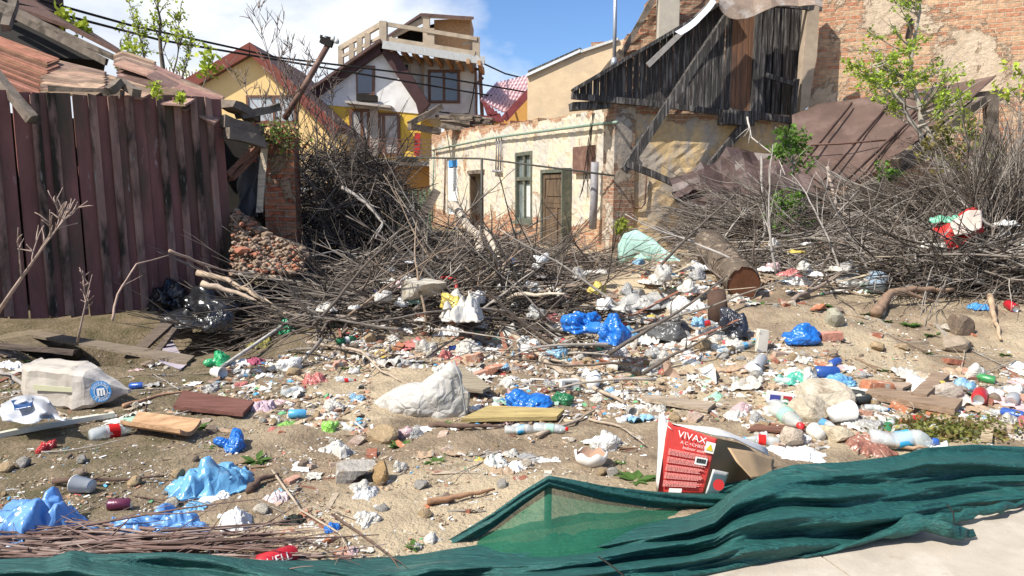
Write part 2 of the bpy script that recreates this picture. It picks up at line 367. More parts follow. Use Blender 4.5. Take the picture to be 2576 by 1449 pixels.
# jittered vertex wall of vertical boards on a plane
def boards(pl, a0, a1, n, zb, zt, th=.025, gap=.006, mb=None, jz=.05, lean=0, joff=.01):
    mb = mb or MB(); mb.sm = False; w = (a1-a0)/n
    for i in range(n):
        b0, b1 = a0+w*i+gap*U(.2, 1.5), a0+w*(i+1)-gap*U(.2, 1.5); m = (b0+b1)/2; o = U(-joff, joff)
        z0a, z1a, z0b, z1b = zb(b0)+U(-jz, jz)*.5, zt(b0)+U(-jz, jz)*.5, zb(b1)+U(-jz, jz)*.5, zt(b1)+U(-jz, jz)*.5
        if z1a-z0a < .03 and z1b-z0b < .03: continue
        pts = [(b0, z0a), (b1, z0b), (b1+lean*(z1b-z0b), max(z0b+.01, z1b)), (b0+lean*(z1a-z0a), max(z0a+.01, z1a))]
        mb.prism([pl.pt(a, z, o+th) for a, z in pts], -pl.n*th)
    return mb
def buildpl(name, mb, mat, pl, parent=None, color=None):
    p0 = pl.pt(0, 0); px = pl.u; py = Vector((-px.y, px.x, 0))
    mb.v = [Vector(((v-p0).dot(px), (v-p0).dot(py), v.z)) for v in mb.v]
    o = build(name, mb, mat, None, color, origin=(0,0,0)); o.rotation_euler = (0, 0, math.atan2(px.y, px.x))
    if parent is not None:
        o.parent = parent; o.location = p0 - Vector(parent['_w'])
    else: o.location = p0
    return o
# ================================================================ ground and pavement
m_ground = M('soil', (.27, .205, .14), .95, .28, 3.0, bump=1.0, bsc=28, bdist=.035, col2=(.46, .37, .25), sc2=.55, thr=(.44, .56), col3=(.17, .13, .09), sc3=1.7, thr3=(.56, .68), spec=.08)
PV0, PV1 = G(1450, 1475), G(2620, 1262)      # inner edge of the pavement
pvd = (PV1-PV0).normalized(); pvn = Vector((pvd.y, -pvd.x, 0))
def pvside(x, y): return (x-PV0.x)*pvn.x + (y-PV0.y)*pvn.y
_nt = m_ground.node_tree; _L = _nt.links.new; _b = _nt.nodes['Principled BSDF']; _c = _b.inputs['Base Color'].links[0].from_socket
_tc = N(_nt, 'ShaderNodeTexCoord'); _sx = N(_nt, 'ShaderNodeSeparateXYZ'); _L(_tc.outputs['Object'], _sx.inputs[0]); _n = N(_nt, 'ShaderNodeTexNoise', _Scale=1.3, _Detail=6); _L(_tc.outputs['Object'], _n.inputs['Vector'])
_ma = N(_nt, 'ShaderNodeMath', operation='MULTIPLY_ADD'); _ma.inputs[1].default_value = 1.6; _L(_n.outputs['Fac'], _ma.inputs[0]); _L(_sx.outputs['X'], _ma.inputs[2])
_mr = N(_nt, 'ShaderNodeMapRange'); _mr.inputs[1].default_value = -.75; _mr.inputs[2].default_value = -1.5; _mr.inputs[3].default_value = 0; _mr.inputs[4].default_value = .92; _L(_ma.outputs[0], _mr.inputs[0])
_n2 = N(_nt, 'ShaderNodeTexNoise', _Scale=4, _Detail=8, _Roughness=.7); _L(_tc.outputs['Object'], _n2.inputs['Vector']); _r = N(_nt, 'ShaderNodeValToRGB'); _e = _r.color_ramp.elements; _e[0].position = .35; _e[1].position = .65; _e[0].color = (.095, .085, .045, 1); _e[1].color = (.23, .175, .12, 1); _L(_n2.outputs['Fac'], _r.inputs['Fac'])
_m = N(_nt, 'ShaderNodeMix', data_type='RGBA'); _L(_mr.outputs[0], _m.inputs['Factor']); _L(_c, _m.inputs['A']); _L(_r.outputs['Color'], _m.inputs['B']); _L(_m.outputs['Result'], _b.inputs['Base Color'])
gmb = MB(); ys = []; y = -3.0
while y < 26: ys.append(y); y += (.035 if 2.6 < y < 8 else .07 if 2.6 < y < 16 else .3)
ys += [30, 38, 50, 80, 200, 900]
xs = []; x = -9.0
while x < 9.01: xs.append(x); x += .05 if abs(x) < 5 else .09
xs = [-900, -120, -40, -20, -12] + xs + [12, 20, 40, 120, 900]
rows = []
for y in ys:
    row = []
    for x in xs:
        z = H(x, y) if y < 40 else .2
        if 2.4 < y < 15 and abs(x) < 9:
            v = Vector((x, y, 0)); z += .018*noise.noise(v*7) + .010*noise.noise(v*19) + .03*max(0, noise.noise(v*2.3+Vector((5,5,0))))
            if pvside(x, y) > -.25: z = min(z, -.012)
        elif y <= 2.4: z = -.02
        row.append((x, y, z))
    rows.append(row)
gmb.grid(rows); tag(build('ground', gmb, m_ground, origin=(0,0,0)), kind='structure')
m_pave = M('concrete_paving', (.42, .365, .295), .9, .14, 5, bump=.5, bsc=70, bdist=.006, col2=(.50, .445, .37), sc2=2, thr=(.5, .62), col3=(.33, .28, .22), sc3=3.1, thr3=(.6, .7), spec=.15)
pm = MB(); pm.sm = False
A_, B_ = PV0 - pvd*9, PV0 + pvd*9
cut = [0, 4.2, 5.9, 7.9, 10.2, 12.6, 18]
for t0, t1 in zip(cut, cut[1:]):
    a, b = A_+pvd*(t0+.006), A_+pvd*(t1-.006); c, d = b+pvn*3.2, a+pvn*3.2
    sh = pvd*.25
    pm.prism([(a.x, a.y, .004), (d.x-sh.x, d.y-sh.y, .004), (c.x-sh.x, c.y-sh.y, .004), (b.x, b.y, .004)], (0, 0, -.1))
tag(build('pavement', pm, m_pave, origin=(0,0,0)), kind='structure')

# ================================================================ maroon board shed on the left
m_maroon = M('maroon_boards', (.21, .095, .08), .8, .35, 3, (1.5, 1.5, .35), bump=.6, bsc=25, col2=(.10, .078, .052), sc2=1.1, thr=(.50, .64), col3=(.42, .36, .32), sc3=5.5, thr3=(.62, .70), spec=.2)
m_mold = M('mouldy_battens', (.30, .18, .14), .85, .35, 3, (2, 2, .5), bump=.6, bsc=25, col2=(.035, .03, .022), sc2=1.6, thr=(.46, .6), col3=(.26, .23, .19), sc3=7, thr3=(.60, .68), spec=.15)
m_dark = M('black_shade_and_fittings', (.02, .017, .014), .95, .3, 4)  # near-black: painted interior shade on sheets, plain colour on cables and fittings
m_old = M('weathered_timber', (.17, .135, .105), .9, .4, 6, (1, 1, 1), bump=.7, bsc=26, col2=(.07, .055, .04), sc2=3)
m_black = M('blackened_boards', (.05, .045, .043), .8, .6, 5, (7, 7, .5), bump=1.0, bsc=12, bdist=.02, col2=(.25, .23, .21), sc2=3.2, thr=(.50, .66), spec=.25)
FA, FB = P(0, 476, 8.3), P(597, 476, 10.4)
fp = Pl(FA, FB-FA); SH = root('board_shed', (FA.x, FA.y, 0)); tag(SH, 'leaning shed of maroon vertical boards with a collapsed tiled roof', 'shed')
a0 = fp.hit(-170, 476)[0]-2.1; a1 = fp.hit(570, 476)[0]
zt = topfn(fp, [(-170, 222), (0, 228), (120, 236), (250, 240), (400, 240), (545, 248)])
zb = topfn(fp, [(-170, 800), (130, 800), (250, 790), (400, 772), (470, 740), (540, 700), (600, 690)])
bm_ = boards(fp, a0, a1, 26, zb, zt, .03, .012, jz=.03, lean=0, joff=.012)
lean = lambda v: v + fp.u*(.10*sst(-.2, 1, (v-fp.o).dot(fp.u)/5)*(2.0-v.z)*.55)
bm_.xf(lean); buildpl('board_wall', bm_, m_maroon, fp, SH)
for i in range(1, 26):
    if i in (14, 17, 21): continue
    a = lerp(a0, a1, i/26)+U(-.02, .02); b2 = boards(fp, a-.045, a+.045, 1, lambda x: zb(x)+.02, lambda x: zt(x)-.01, .022, 0, joff=0)
    b2.xf(lambda v: lean(v)+fp.n*.045); buildpl('batten', b2, m_mold, fp, SH)
dk = MB(); dk.sm = False  # near-black sheets paint the shade inside the shed
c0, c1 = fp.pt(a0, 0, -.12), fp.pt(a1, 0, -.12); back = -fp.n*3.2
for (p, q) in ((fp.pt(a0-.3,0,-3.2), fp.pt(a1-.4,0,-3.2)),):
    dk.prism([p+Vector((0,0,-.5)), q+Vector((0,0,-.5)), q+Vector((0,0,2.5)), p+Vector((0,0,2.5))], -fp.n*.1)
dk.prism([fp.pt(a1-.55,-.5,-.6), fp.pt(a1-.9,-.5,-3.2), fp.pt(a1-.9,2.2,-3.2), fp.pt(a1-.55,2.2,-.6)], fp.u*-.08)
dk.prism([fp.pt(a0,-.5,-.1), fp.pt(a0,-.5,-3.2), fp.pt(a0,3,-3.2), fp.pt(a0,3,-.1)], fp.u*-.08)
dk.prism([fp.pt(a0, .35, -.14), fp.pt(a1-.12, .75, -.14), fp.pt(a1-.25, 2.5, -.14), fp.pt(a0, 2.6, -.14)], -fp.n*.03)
dk.prism([P(540, 296, 11.9), P(668, 335, 11.9), P(672, 700, 11.9), P(540, 700, 11.9)], (0, .1, 0))  # near-black sheet painting the shaded gap beside the pillar
build('inner_shade_sheet', dk, m_dark, SH)
# tiles: columns of overlapping slabs
m_tile = M('aged_roof_tile', (1, 1, 1), .9, .35, 7, bump=.5, bsc=40, vc=True, spec=.12)
tm = MB(); tm.sm = False
cols = [(-60, 210, 93, 215), (60, 110, 118, 235)]  # placeholder
top = [(-80, 85), (0, 112), (112, 150), (128, 158), (230, 182), (250, 184), (330, 222), (352, 232), (455, 240)]
def tilecol(x0, x1, yt0, yt1, yb0, yb1, dt, db, col, n):
    """a column of slabs between pixel quad corners (left/right top & bottom)"""
    n = max(3, round(((yb0-yt0)+(yb1-yt1))/2/6.5))
    for k in range(n):
        t = k/n
        l = P(x0+U(-2,2), lerp(yb0, yt0, t), lerp(db, dt, t)); r = P(x1+U(-2,2), lerp(yb1, yt1, t), lerp(db, dt, t)-.02)
        nx = Vector((0, 1, .35)).normalized(); v = U(.5, 1.35); c = tuple(q*v*U(.93, 1.07) for q in col)
        tm.prism([l, r, r+nx*.3+Vector((0,0,U(-.01,.012))), l+nx*.3+Vector((0,0,U(-.012,.012)))], (0, 0, -.026), c)
g1, g2, g3 = (.28, .135, .09), (.30, .20, .15), (.26, .165, .13)
tilecol(-90, 118, 75, 150, 205, 290, 10.0, 9.0, g1, 19)
tilecol(100, 238, 148, 186, 232, 240, 10.2, 9.1, g2, 24)
tilecol(236, 358, 184, 228, 234, 246, 10.3, 9.4, g2, 22)
tilecol(352, 466, 232, 262, 256, 262, 10.4, 9.6, g3, 7)
tilecol(355, 470, 236, 268, 244, 276, 10.4, 9.8, g3, 10)
tilecol(450, 540, 252, 300, 262, 310, 10.5, 10.0, g3, 9)
tilecol(98, 120, 150, 160, 225, 225, 10.2, 9.3, g1, 15)
tilecol(285, 372, 132, 158, 160, 190, 11.3, 10.6, g2, 9)
tilecol(292, 400, 158, 190, 196, 222, 11.0, 10.4, g3, 10)
tilecol(370, 440, 168, 196, 190, 228, 11.0, 10.5, g3, 10)
tilecol(432, 545, 196, 246, 226, 262, 11.0, 10.4, g3, 12)
tilecol(352, 440, 196, 222, 226, 240, 10.6, 10.2, g2, 9)
build('fallen_tiles', tm, m_tile, SH)
# upper roof slope with a near-black sheet painting the shade beneath
ur = MB(); ur.sm = False
ur.prism([P(-80, -60, 13), P(0, 2, 12.2), P(170, 62, 12), P(300, 128, 11.6), P(300, 122, 14), P(150, 30, 15), P(0, -60, 15)], (0, 0, -.06))
build('upper_roof', ur, m_tile, SH, color=(1,1,1))
for f, c in zip(ur.f, ur.c): pass
be = MB(); be.sm = False
be.beam(P(-60, -20, 11.9), P(296, 150, 11.3), .10, .08, jit=.01, seg=4); be.beam(P(-30, 5, 11.7), P(270, 158, 11.1), .06, .10, jit=.01, seg=3)
build('rafter', be, m_old, SH)
dv = MB(); dv.sm = False; dv.prism([P(-80, -10, 12.4), P(262, 152, 11.9), P(255, 190, 12.2), P(110, 168, 11.6), P(-80, 130, 11.4)], (0, .05, 0)); build('roof_shade_sheet', dv, m_dark, SH)
for q in ([P(14, 70, 10.2), P(38, 0, 10.6)], [P(-30, 165, 8.6), P(82, 300, 8.25)], [P(345, 236, 9.1), P(300, 205, 9.3)], [P(275, 230, 9.0), P(302, 205, 9.15)], [P(130, 226, 9.2), P(310, 238, 9.3)]):
    b2 = MB(); b2.sm = False; b2.beam(q[0], q[1], .10, .09, jit=.008, seg=3); build('broken_rafter', b2, m_old, SH)
b2 = MB(); b2.box(P(70, -6, 14), (.8, .8, 1.0)); b2.sm = False; build('chimney', b2, m_tile, SH)
for nm in ('upper_roof', 'chimney'):
    for o in SH.children:
        if o.name.startswith(nm): 
            o.data.materials[0] = M('dark_clay_'+nm, (.11, .06, .045), .9, .35, 8, bump=.6)
# interior clutter right of the boards
for nm, a, b, w, h, m, lab in (('fallen_beam', P(560, 305, 10.2), P(655, 330, 10.6), .16, .16, m_old, 'mossy broken roof beam resting on the brick pillar, upper of two'),
        ('fallen_beam', P(570, 335, 10.1), P(660, 358, 10.4), .2, .14, m_old, 'mossy broken roof beam below another beside the brick pillar'),
        ('fallen_beam', P(600, 290, 10.6), P(700, 270, 11.0), .16, .1, m_old, 'short grey beam tilted above the brick pillar and vines'),
        ('fallen_beam', P(575, 262, 10.4), P(640, 300, 10.9), .22, .12, m_old, 'dark burnt beam behind the right top corner of the board shed'),
        ('brown_batten', P(570, 440, 10.3), P(662, 348, 10.8), .10, .04, None, 'reddish brown batten slanting from dark shed interior up to brick pillar'),
        ('brown_batten', P(582, 452, 10.4), P(674, 352, 10.9), .10, .04, None, 'second reddish brown batten just under another beside brick pillar')):
    b2 = MB(); b2.sm = False; b2.beam(a, b, w, h, jit=.01, seg=4, bend=U(-.03, .03))
    tag(build(nm, b2, m or m_wood, color=(.2, .1, .07)), lab, 'beam' if 'beam' in nm else 'batten')
# tarp hanging in opening
t = MB(); rows = []
for i in range(14):
    rows.append([P(lerp(608, 668, j/8)+6*math.sin(i*.8+j)+i*-1.2, lerp(395, 545, i/13), 10.9+.09*math.sin(j*1.7+i*.3)) for j in range(9)])
t.grid(rows); tag(build('hanging_tarp', t, m_cloth, color=(.13, .13, .14)), 'grey tarpaulin hanging in the dark gap beside brick pillar', 'tarpaulin')
b2 = MB(); b2.sm = False; b2.beam(P(654, 530, 10.7), P(668, 360, 10.7), .09, .09, jit=.01, seg=4)
tag(build('door_post', b2, m_wood, color=(.5, .42, .32)), 'pale peeling timber post fixed to left side of brick pillar', 'post')
# brick pillar
m_pil = brick_mat('pillar_brick', (.30, .22, .15), (.22, .15, .10), .42, brick=(.30, .10, .055), mortar=(.30, .235, .17), bumps=1.4, scl=1.6)
pp = Pl(P(700, 476, 10.7), (1, .12)); l, r_, _, _ = pp.rect(664, 340, 742, 600)
pmB = wall(pp, l, r_, -.05, topfn(pp, [(660, 345), (700, 335), (742, 350)]), [], .5, cell=.09, jit=.02, ragged=.06)
tag(buildpl('brick_pillar', pmB, m_pil, pp), 'crumbling brick pillar between dark shed gap and vine tangle', 'pillar')
# ================================================================ yard rubble slope by pillar is made later
# ================================================================ ruined cream house
m_ruinL = brick_mat('cream_plaster_brick', (.67, .575, .42), (.50, .465, .41), .59, brick=(.37, .17, .10), mortar=(.48, .40, .30), top=(3.3, 3.9), bot=(1.15, .45), scl=.8, bumps=.8)
m_ruinR = brick_mat('ochre_plaster_brick', (.60, .44, .235), (.40, .35, .29), .60, brick=(.36, .17, .10), mortar=(.46, .39, .29), top=(3.0, 3.6), bot=(.4, .0), scl=.7, bumps=.8)
K = P(1545, 476, 16.5)
pl1 = Pl(K, (-.38, 1)); pl2 = Pl(K, (1, .12))
RU = root('ruined_house', (K.x, K.y, .1)); tag(RU, 'roofless cream plastered house with peeling walls, green window and wooden doors', 'ruined house')
m_green = M('old_green_paint', (.095, .105, .08), .7, .35, 10, bump=.4, col2=(.16, .15, .11), sc2=6, thr=(.52, .62))
m_doorb = M('old_door_wood', (.13, .085, .05), .75, .45, 4, (3, 3, .6), bump=.5, bsc=30, col2=(.05, .035, .025), sc2=3, thr=(.45, .65))
m_glass = M('dirty_glass', (.16, .19, .19), .12, .3, 3, bump=.05, spec=.8)
m_white = M('white_frame', (.75, .76, .76), .5, .08, 5, bump=.05)
m_curt = M('net_curtain', (.55, .55, .52), .9, .25, 14, (3, 3, .3), bump=.3)
holes = []
bw_ = pl1.rect(1124, 398, 1151, 540); d1 = pl1.rect(1181, 437, 1217, 640); gw = pl1.rect(1297, 382, 1339, 558); d2 = pl1.rect(1360, 425, 1437, 655)
d1 = (d1[0], d1[1], .1, d1[3]); d2 = (d2[0], d2[1], .1, d2[3])
holes = [bw_, d1, gw, d2]
e1 = pl1.hit(1087, 450)[0]
tf = topfn(pl1, [(1087, 340), (1120, 330), (1200, 322), (1270, 312), (1380, 300), (1440, 292), (1500, 278), (1545, 266)])
buildpl('front_wall', wall(pl1, -.02, e1, -.1, tf, holes, .42, cell=.13, ragged=.10), m_ruinL, pl1, RU)
# end return of the front wall (far left)
q = Pl(pl1.pt(e1, 0, -.0), (1, .38)); buildpl('end_wall', wall(q, .0, 3.5, -.1, lambda a: 2.9, [], .4, cell=.2), m_ruinL, q, RU)
# near-black back and lid put the interior shade into colour
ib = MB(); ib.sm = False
pl1.box(ib, .3, e1-.5, -.1, 2.4, -3.1, -3.0); buildpl('inner_shade_sheet', ib, m_dark, pl1, RU)
ib = MB(); ib.sm = False; pl1.box(ib, .3, e1-.5, 2.45, 2.5, -3.0, -.46); buildpl('shade_lid', ib, m_dark, pl1, RU)
def opening(pl, r, name, build_):
    rt = root(name, pl.pt(r[0], r[2])); rt.parent = RU; w = Vector(rt['_w']); rt.location = w - Vector(RU['_w']); build_(rt); return rt
def _blue(rt):
    m = MB(); m.sm = False; pl1.frame(m, *bw_, .07, -.16, -.06, bars=(.5,)); buildpl('frame', m, m_white, pl1, rt)
    m = MB(); m.sm = False
    z = bw_[2]+.5
    while z < bw_[3]-.35: pl1.box(m, bw_[0]+.07, bw_[1]-.07, z, z+.045, -.11, -.09+.02); z += .055
    buildpl('shutter', m, m_white, pl1, rt)
    m = MB(); m.sm = False; pl1.box(m, bw_[0]+.07, bw_[1]-.07, bw_[3]-.30, bw_[3]-.07, -.12, -.055); buildpl('blue_panel', m, m_hard, pl1, rt, color=(.05, .28, .62))
    m = MB(); m.sm = False; pl1.box(m, bw_[0]+.07, bw_[1]-.07, bw_[2]+.07, bw_[2]+.5, -.15, -.13); buildpl('pane', m, m_glass, pl1, rt)
tag(opening(pl1, bw_, 'window', _blue), 'narrow window with white shutter and blue top panel')
def _green(rt):
    m = MB(); m.sm = False; pl1.frame(m, *gw, .10, -.12, .02, hb=(.62,)); pl1.box(m, (gw[0]+gw[1])/2-.04, (gw[0]+gw[1])/2+.04, gw[2]+.1, gw[3]-.1, -.10, -.005); buildpl('frame', m, m_green, pl1, rt)
    m = MB(); m.sm = False; pl1.box(m, gw[0]+.1, gw[1]-.1, gw[2]+.1, gw[3]-.1, -.10, -.08); buildpl('pane', m, m_glass, pl1, rt)
    m = MB(); m.sm = False; pl1.box(m, gw[0]-.06, gw[1]+.06, gw[2]-.07, gw[2]-.003, -.02, .10); buildpl('sill', m, m_green, pl1, rt)
    m = MB(); m.sm = False; pl1.box(m, gw[0]+.14, gw[1]-.4, gw[2]+.15, gw[2]+1.0, -.078, -.07); buildpl('curtain', m, m_curt, pl1, rt)
tag(opening(pl1, gw, 'window', _green), 'tall green framed window with transom')
def _d1(rt):
    m = MB(); m.sm = False; pl1.frame(m, d1[0], d1[1], d1[2], d1[3], .08, -.2, -.02); buildpl('frame', m, m_doorb, pl1, rt)
    m = MB(); m.sm = False; pl1.box(m, d1[0]+.05, d1[1]-.42, d1[2], d1[3]-.1, -.40, -.36); buildpl('leaf', m, m_doorb, pl1, rt)
    m = MB(); m.sm = False; pl1.box(m, d1[0]-.1, d1[1]+.1, d1[3]+.003, d1[3]+.12, -.02, .05); buildpl('lintel', m, m_old, pl1, rt)
tag(opening(pl1, d1, 'doorway', _d1), 'narrow doorway with brown frame and dark opening')
def _d2(rt):
    w = d2[1]-d2[0]
    m = MB(); m.sm = False; pl1.frame(m, d2[0], d2[1], d2[2], d2[3], .09, -.15, .015); buildpl('frame', m, m_green, pl1, rt)
    m = MB(); m.sm = False; x0, x1, z0, z1 = d2[0]+.09, d2[1]-.09, d2[2], d2[3]-.12
    pl1.frame(m, x0, x1, z0, z1, .11, -.10, -.03, hb=(.66, .60)); 
    pl1.box(m, (x0+x1)/2-.05, (x0+x1)/2+.05, z0+.1, z0+(z1-z0)*.6, -.10, -.035)
    pl1.box(m, x0+.1, x1-.1, z0+.1, z1-.1, -.095, -.06); pl1.box(m, x0+.2, x1-.2, z0+(z1-z0)*.72, z1-.2, -.06, -.04); buildpl('leaf', m, m_doorb, pl1, rt)
    m = MB(); m.sm = False; pl1.box(m, d2[0]-.03, d2[0]+.03, d2[2], d2[3], .02, .26); buildpl('open_leaf', m, m_green, pl1, rt)
tag(opening(pl1, d2, 'door', _d2), 'old brown panelled door with green frame')
# corner pilaster, side wall
m = wall(Pl(pl1.pt(-.16, 0, .10), pl1.u), 0, .50, -.1, lambda a: 3.55, [], .5, cell=.11, jit=.015, ragged=.05)
m_corner = brick_mat('corner_brick', (.5, .42, .32), (.38, .34, .29), .46, brick=(.31, .16, .11), mortar=(.45, .38, .29), bumps=1.1, scl=1.2)
buildpl('corner_pier', m, m_corner, pl1, RU)
tf2 = topfn(pl2, [(1550, 262), (1700, 284), (1860, 300), (1990, 290)])
buildpl('side_wall', wall(pl2, .05, pl2.hit(1990, 450)[0], -.1, tf2, [], .42, cell=.14, ragged=.03), m_ruinR, pl2, RU)
# services: green pipe, bundle, drainpipe, bent pipe
m_pipe = M('green_pipe_paint', (.20, .27, .21), .5, .3, 12, bump=.2)
m_rust = M('rusty_metal', (.14, .075, .055), .7, .35, 8, bump=.3, col2=(.23, .14, .10), sc2=5, thr=(.5, .65))
m_pipeg = M('grey_pipe', (.25, .24, .25), .6, .3, 10, bump=.2)
def ppix(pl, pix, off): 
    o = []
    for p in pix: a, z = pl.hit(*p); o.append(pl.pt(a, z, off))
    return o
t = MB(); t.tube(ppix(pl1, [(1096, 378), (1240, 349), (1256, 346), (1520, 312), (1566, 308)], .12), .035, 8); build('gas_pipe', t, m_pipe, RU)
t = MB()
for x in (1254, 1260, 1266): t.tube(ppix(pl1, [(x, 344), (x-1, 380), (x-2, 428)], .06), .022, 6)
t.tube(ppix(pl1, [(1246, 430), (1266, 432)], .08), .04, 6); build('riser_pipes', t, m_pipeg, RU)
t = MB(); t.tube(ppix(pl1, [(1519, 408), (1517, 500), (1513, 575)], .22), .085, 10); build('drainpipe', t, m_pipeg, RU)
t = MB(); t.tube(ppix(pl2, [(1587, 455), (1582, 475), (1590, 520), (1600, 523), (1612, 523), (1620, 512), (1624, 440)], .06), .022, 6); build('bent_pipe', t, m_rust, RU)
t = MB(); t.tube(ppix(pl1, [(1123, 400), (1122, 470), (1120, 540)], .05), .03, 6); build('riser_pipes', t, m_rust, RU)
t = MB(); t.tube(ppix(pl1, [(1097, 380), (1095, 450), (1093, 560)], .08), .03, 6); build('riser_pipes', t, m_pipe, RU)
mbx = MB(); mbx.sm = False; r = pl1.rect(1450, 368, 1498, 436); pl1.box(mbx, *r, .0, .10); buildpl('meter_box', mbx, m_rust, pl1, RU)
t = MB()
for k in range(7):
    t.tube(ppix(pl1, [(1506+U(-4, 6), 290+U(-8, 20)), (1500+U(-8, 8), 360), (1494+U(-14, 12), 430), (1484+U(-12, 20), 480+U(-30, 20))], .14+U(-.03, .04)), .008, 4)
build('loose_cables', t, m_dark, RU)
t = MB(); t.tube([P(1000, 396, 19.5), P(1212, 399, 18.2), P(1545, 442, 16.2)], [.022]*3, 6); t.tube([P(1212, 399, 18.2), P(1212, 640, 18.2)], .03, 6)
t.sm = True; tag(build('yard_pipe', t, M('dark_pipe', (.06, .06, .05), .6)), 'dark steel pipe on a thin post crossing in front of the cream ruin', 'pipe')
# eave scraps on the far end
for pts, lab in (([(1030, 312), (1108, 270)], 'short grey rafter slanting at left end of the cream ruin roof'), ([(1028, 318), (1105, 330)], 'grey eave board at left end of the cream ruin')):
    b2 = MB(); b2.sm = False; b2.beam(P(*pts[0], 27), P(*pts[1], 27.5), .35, .20, jit=.02, seg=3); tag(build('eave_board', b2, m_old), lab, 'board')
def hm(o): return o
stk = MB(); stk.sm = False
for k in range(22):
    x = U(1095, 1180); y = 325 - (k//3)*5 - U(0, 3); w = U(50, 110)
    stk.beam(P(x-10, y-2, 27.5), P(min(x+w, 1240), y+U(2, 10), 27), .3, U(.05, .09), jit=.02, c=None)
build('roof_slabs', stk, m_old, RU)

# ================================================================ wooden gable over the ruin
pg = Pl(P(1437, 476, 16.2), (1, .14)); GB = root('timber_gable', tuple(P(1700, 280, 16.3))); GB['_w'] = tuple(GB.location)
tag(GB, 'blackened timber gable and loft frame leaning over the ochre wall', 'timber loft')
tgr = topfn(pg, [(1437, 232), (1500, 195), (1600, 132), (1650, 100), (1720, 58), (1820, 0), (1990, -20)]); tgb = topfn(pg, [(1437, 236), (1500, 246), (1820, 280), (1990, 300)])
aR = pg.hit(1838, 150)[0]; aL = pg.hit(1440, 237)[0]
buildpl('gable_boards', boards(pg, aL, aR, 24, tgb, tgr, .03, .008, jz=.01, joff=.012), m_black, pg, GB)
a2, a3 = pg.hit(1836, 180)[0], pg.hit(1908, 180)[0]
m_brownb = M('warm_brown_boards', (.20, .10, .055), .75, .4, 4, (6, 6, .5), bump=.6, bsc=14, col2=(.10, .06, .045), sc2=2.5, thr=(.5, .65))
tb = topfn(pg, [(1830, 280), (1990, 302)]); tt = topfn(pg, [(1830, 12), (1905, 12)])
buildpl('brown_boards', boards(pg, a2, a3, 5, tb, tt, .03, .006, joff=.006), m_brownb, pg, GB)
a4 = pg.hit(2036, 150)[0]
pg2 = Pl(pg.pt(a3, 0, -.35), pg.u)
buildpl('loft_boards', boards(pg2, .0, a4-a3+.15, 11, topfn(pg2, [(1900, 300), (2000, 300), (2040, 260)]), topfn(pg2, [(1900, 0), (2050, 5)]), .03, .008, joff=.03), m_black, pg2, GB)
m = MB(); m.sm = False; pg2.box(m, .02, a4-a3, 3.3, 6.6, -.10, -.06); build('loft_shade_sheet', m, m_dark, GB)  # near-black sheet paints the shade behind the loft boards
fr = [((1906, 18), (1890, 300), .13), ((1922, 10), (1904, 290), .10), ((2000, 200), (1985, 350), .10), ((1922, 190), (1998, 214), .10), ((1905, 292), (1990, 305), .14), ((1925, 8), (2060, 22), .14), ((1437, 243), (1640, 262), .13), ((1640, 262), (1825, 286), .12), ((1825, 283), (1905, 296), .16), ((1808, 296), (1890, 300), .30)]
for (p, q, w) in fr:
    b2 = MB(); b2.sm = False; a_, b_ = ppix(pg, [p, q], .07); b2.beam(a_, b_, w, w*.8, up=pg.n, jit=.006, seg=3); build('frame_beam', b2, m_black, GB)
b2 = MB(); b2.sm = False; a_, b_ = ppix(pg, [(1437, 230), (1822, 2)], .12); b2.beam(a_, b_, .34, .07, up=Vector((0,0,1)), jit=.006, seg=6); build('verge_board', b2, m_black, GB)
m_lathe = M('pale_old_wood', (.34, .31, .28), .85, .3, 6, bump=.5)
b2 = MB(); b2.sm = False; a_, b_ = ppix(pg, [(1778, 15), (1620, 170)], .25); b2.beam(a_, b_, .11, .05, up=pg.n, jit=.004, seg=3)
tag(build('leaning_lath', b2, m_lathe), 'thin pale grey lath hanging across the black gable boards', 'lath')
b2 = MB(); b2.sm = False; a_, b_ = ppix(pg, [(1817, 42), (1556, 432)], .40); b2.beam(a_, b_, .17, .15, up=pg.n, jit=.01, seg=6)
tag(build('diagonal_beam', b2, m_black), 'long charred beam leaning diagonally from black gable down to house corner', 'beam')
b2 = MB(); b2.sm = False; a_, b_ = ppix(pg, [(1560, 412), (1680, 462)], .42); b2.beam(a_, b_, .14, .13, up=pg.n, jit=.01, seg=4)
tag(build('diagonal_beam', b2, m_black), 'short dark beam sticking out right from house corner below the long diagonal', 'beam')
b2 = MB(); b2.sm = False; a_, b_ = ppix(pg, [(1880, 300), (1770, 432)], .1); b2.beam(a_, b_, .17, .13, up=pg.n, jit=.01, seg=4)
tag(build('diagonal_beam', b2, m_black), 'dark strut slanting down under the loft frame to the brown sheet metal', 'beam')
b2 = MB(); b2.sm = False; a_, b_ = ppix(pg, [(1437, 268), (1535, 262)], -.1); b2.beam(a_, b_, .3, .16, jit=.01, seg=3); build('wall_plate', b2, m_black, GB)
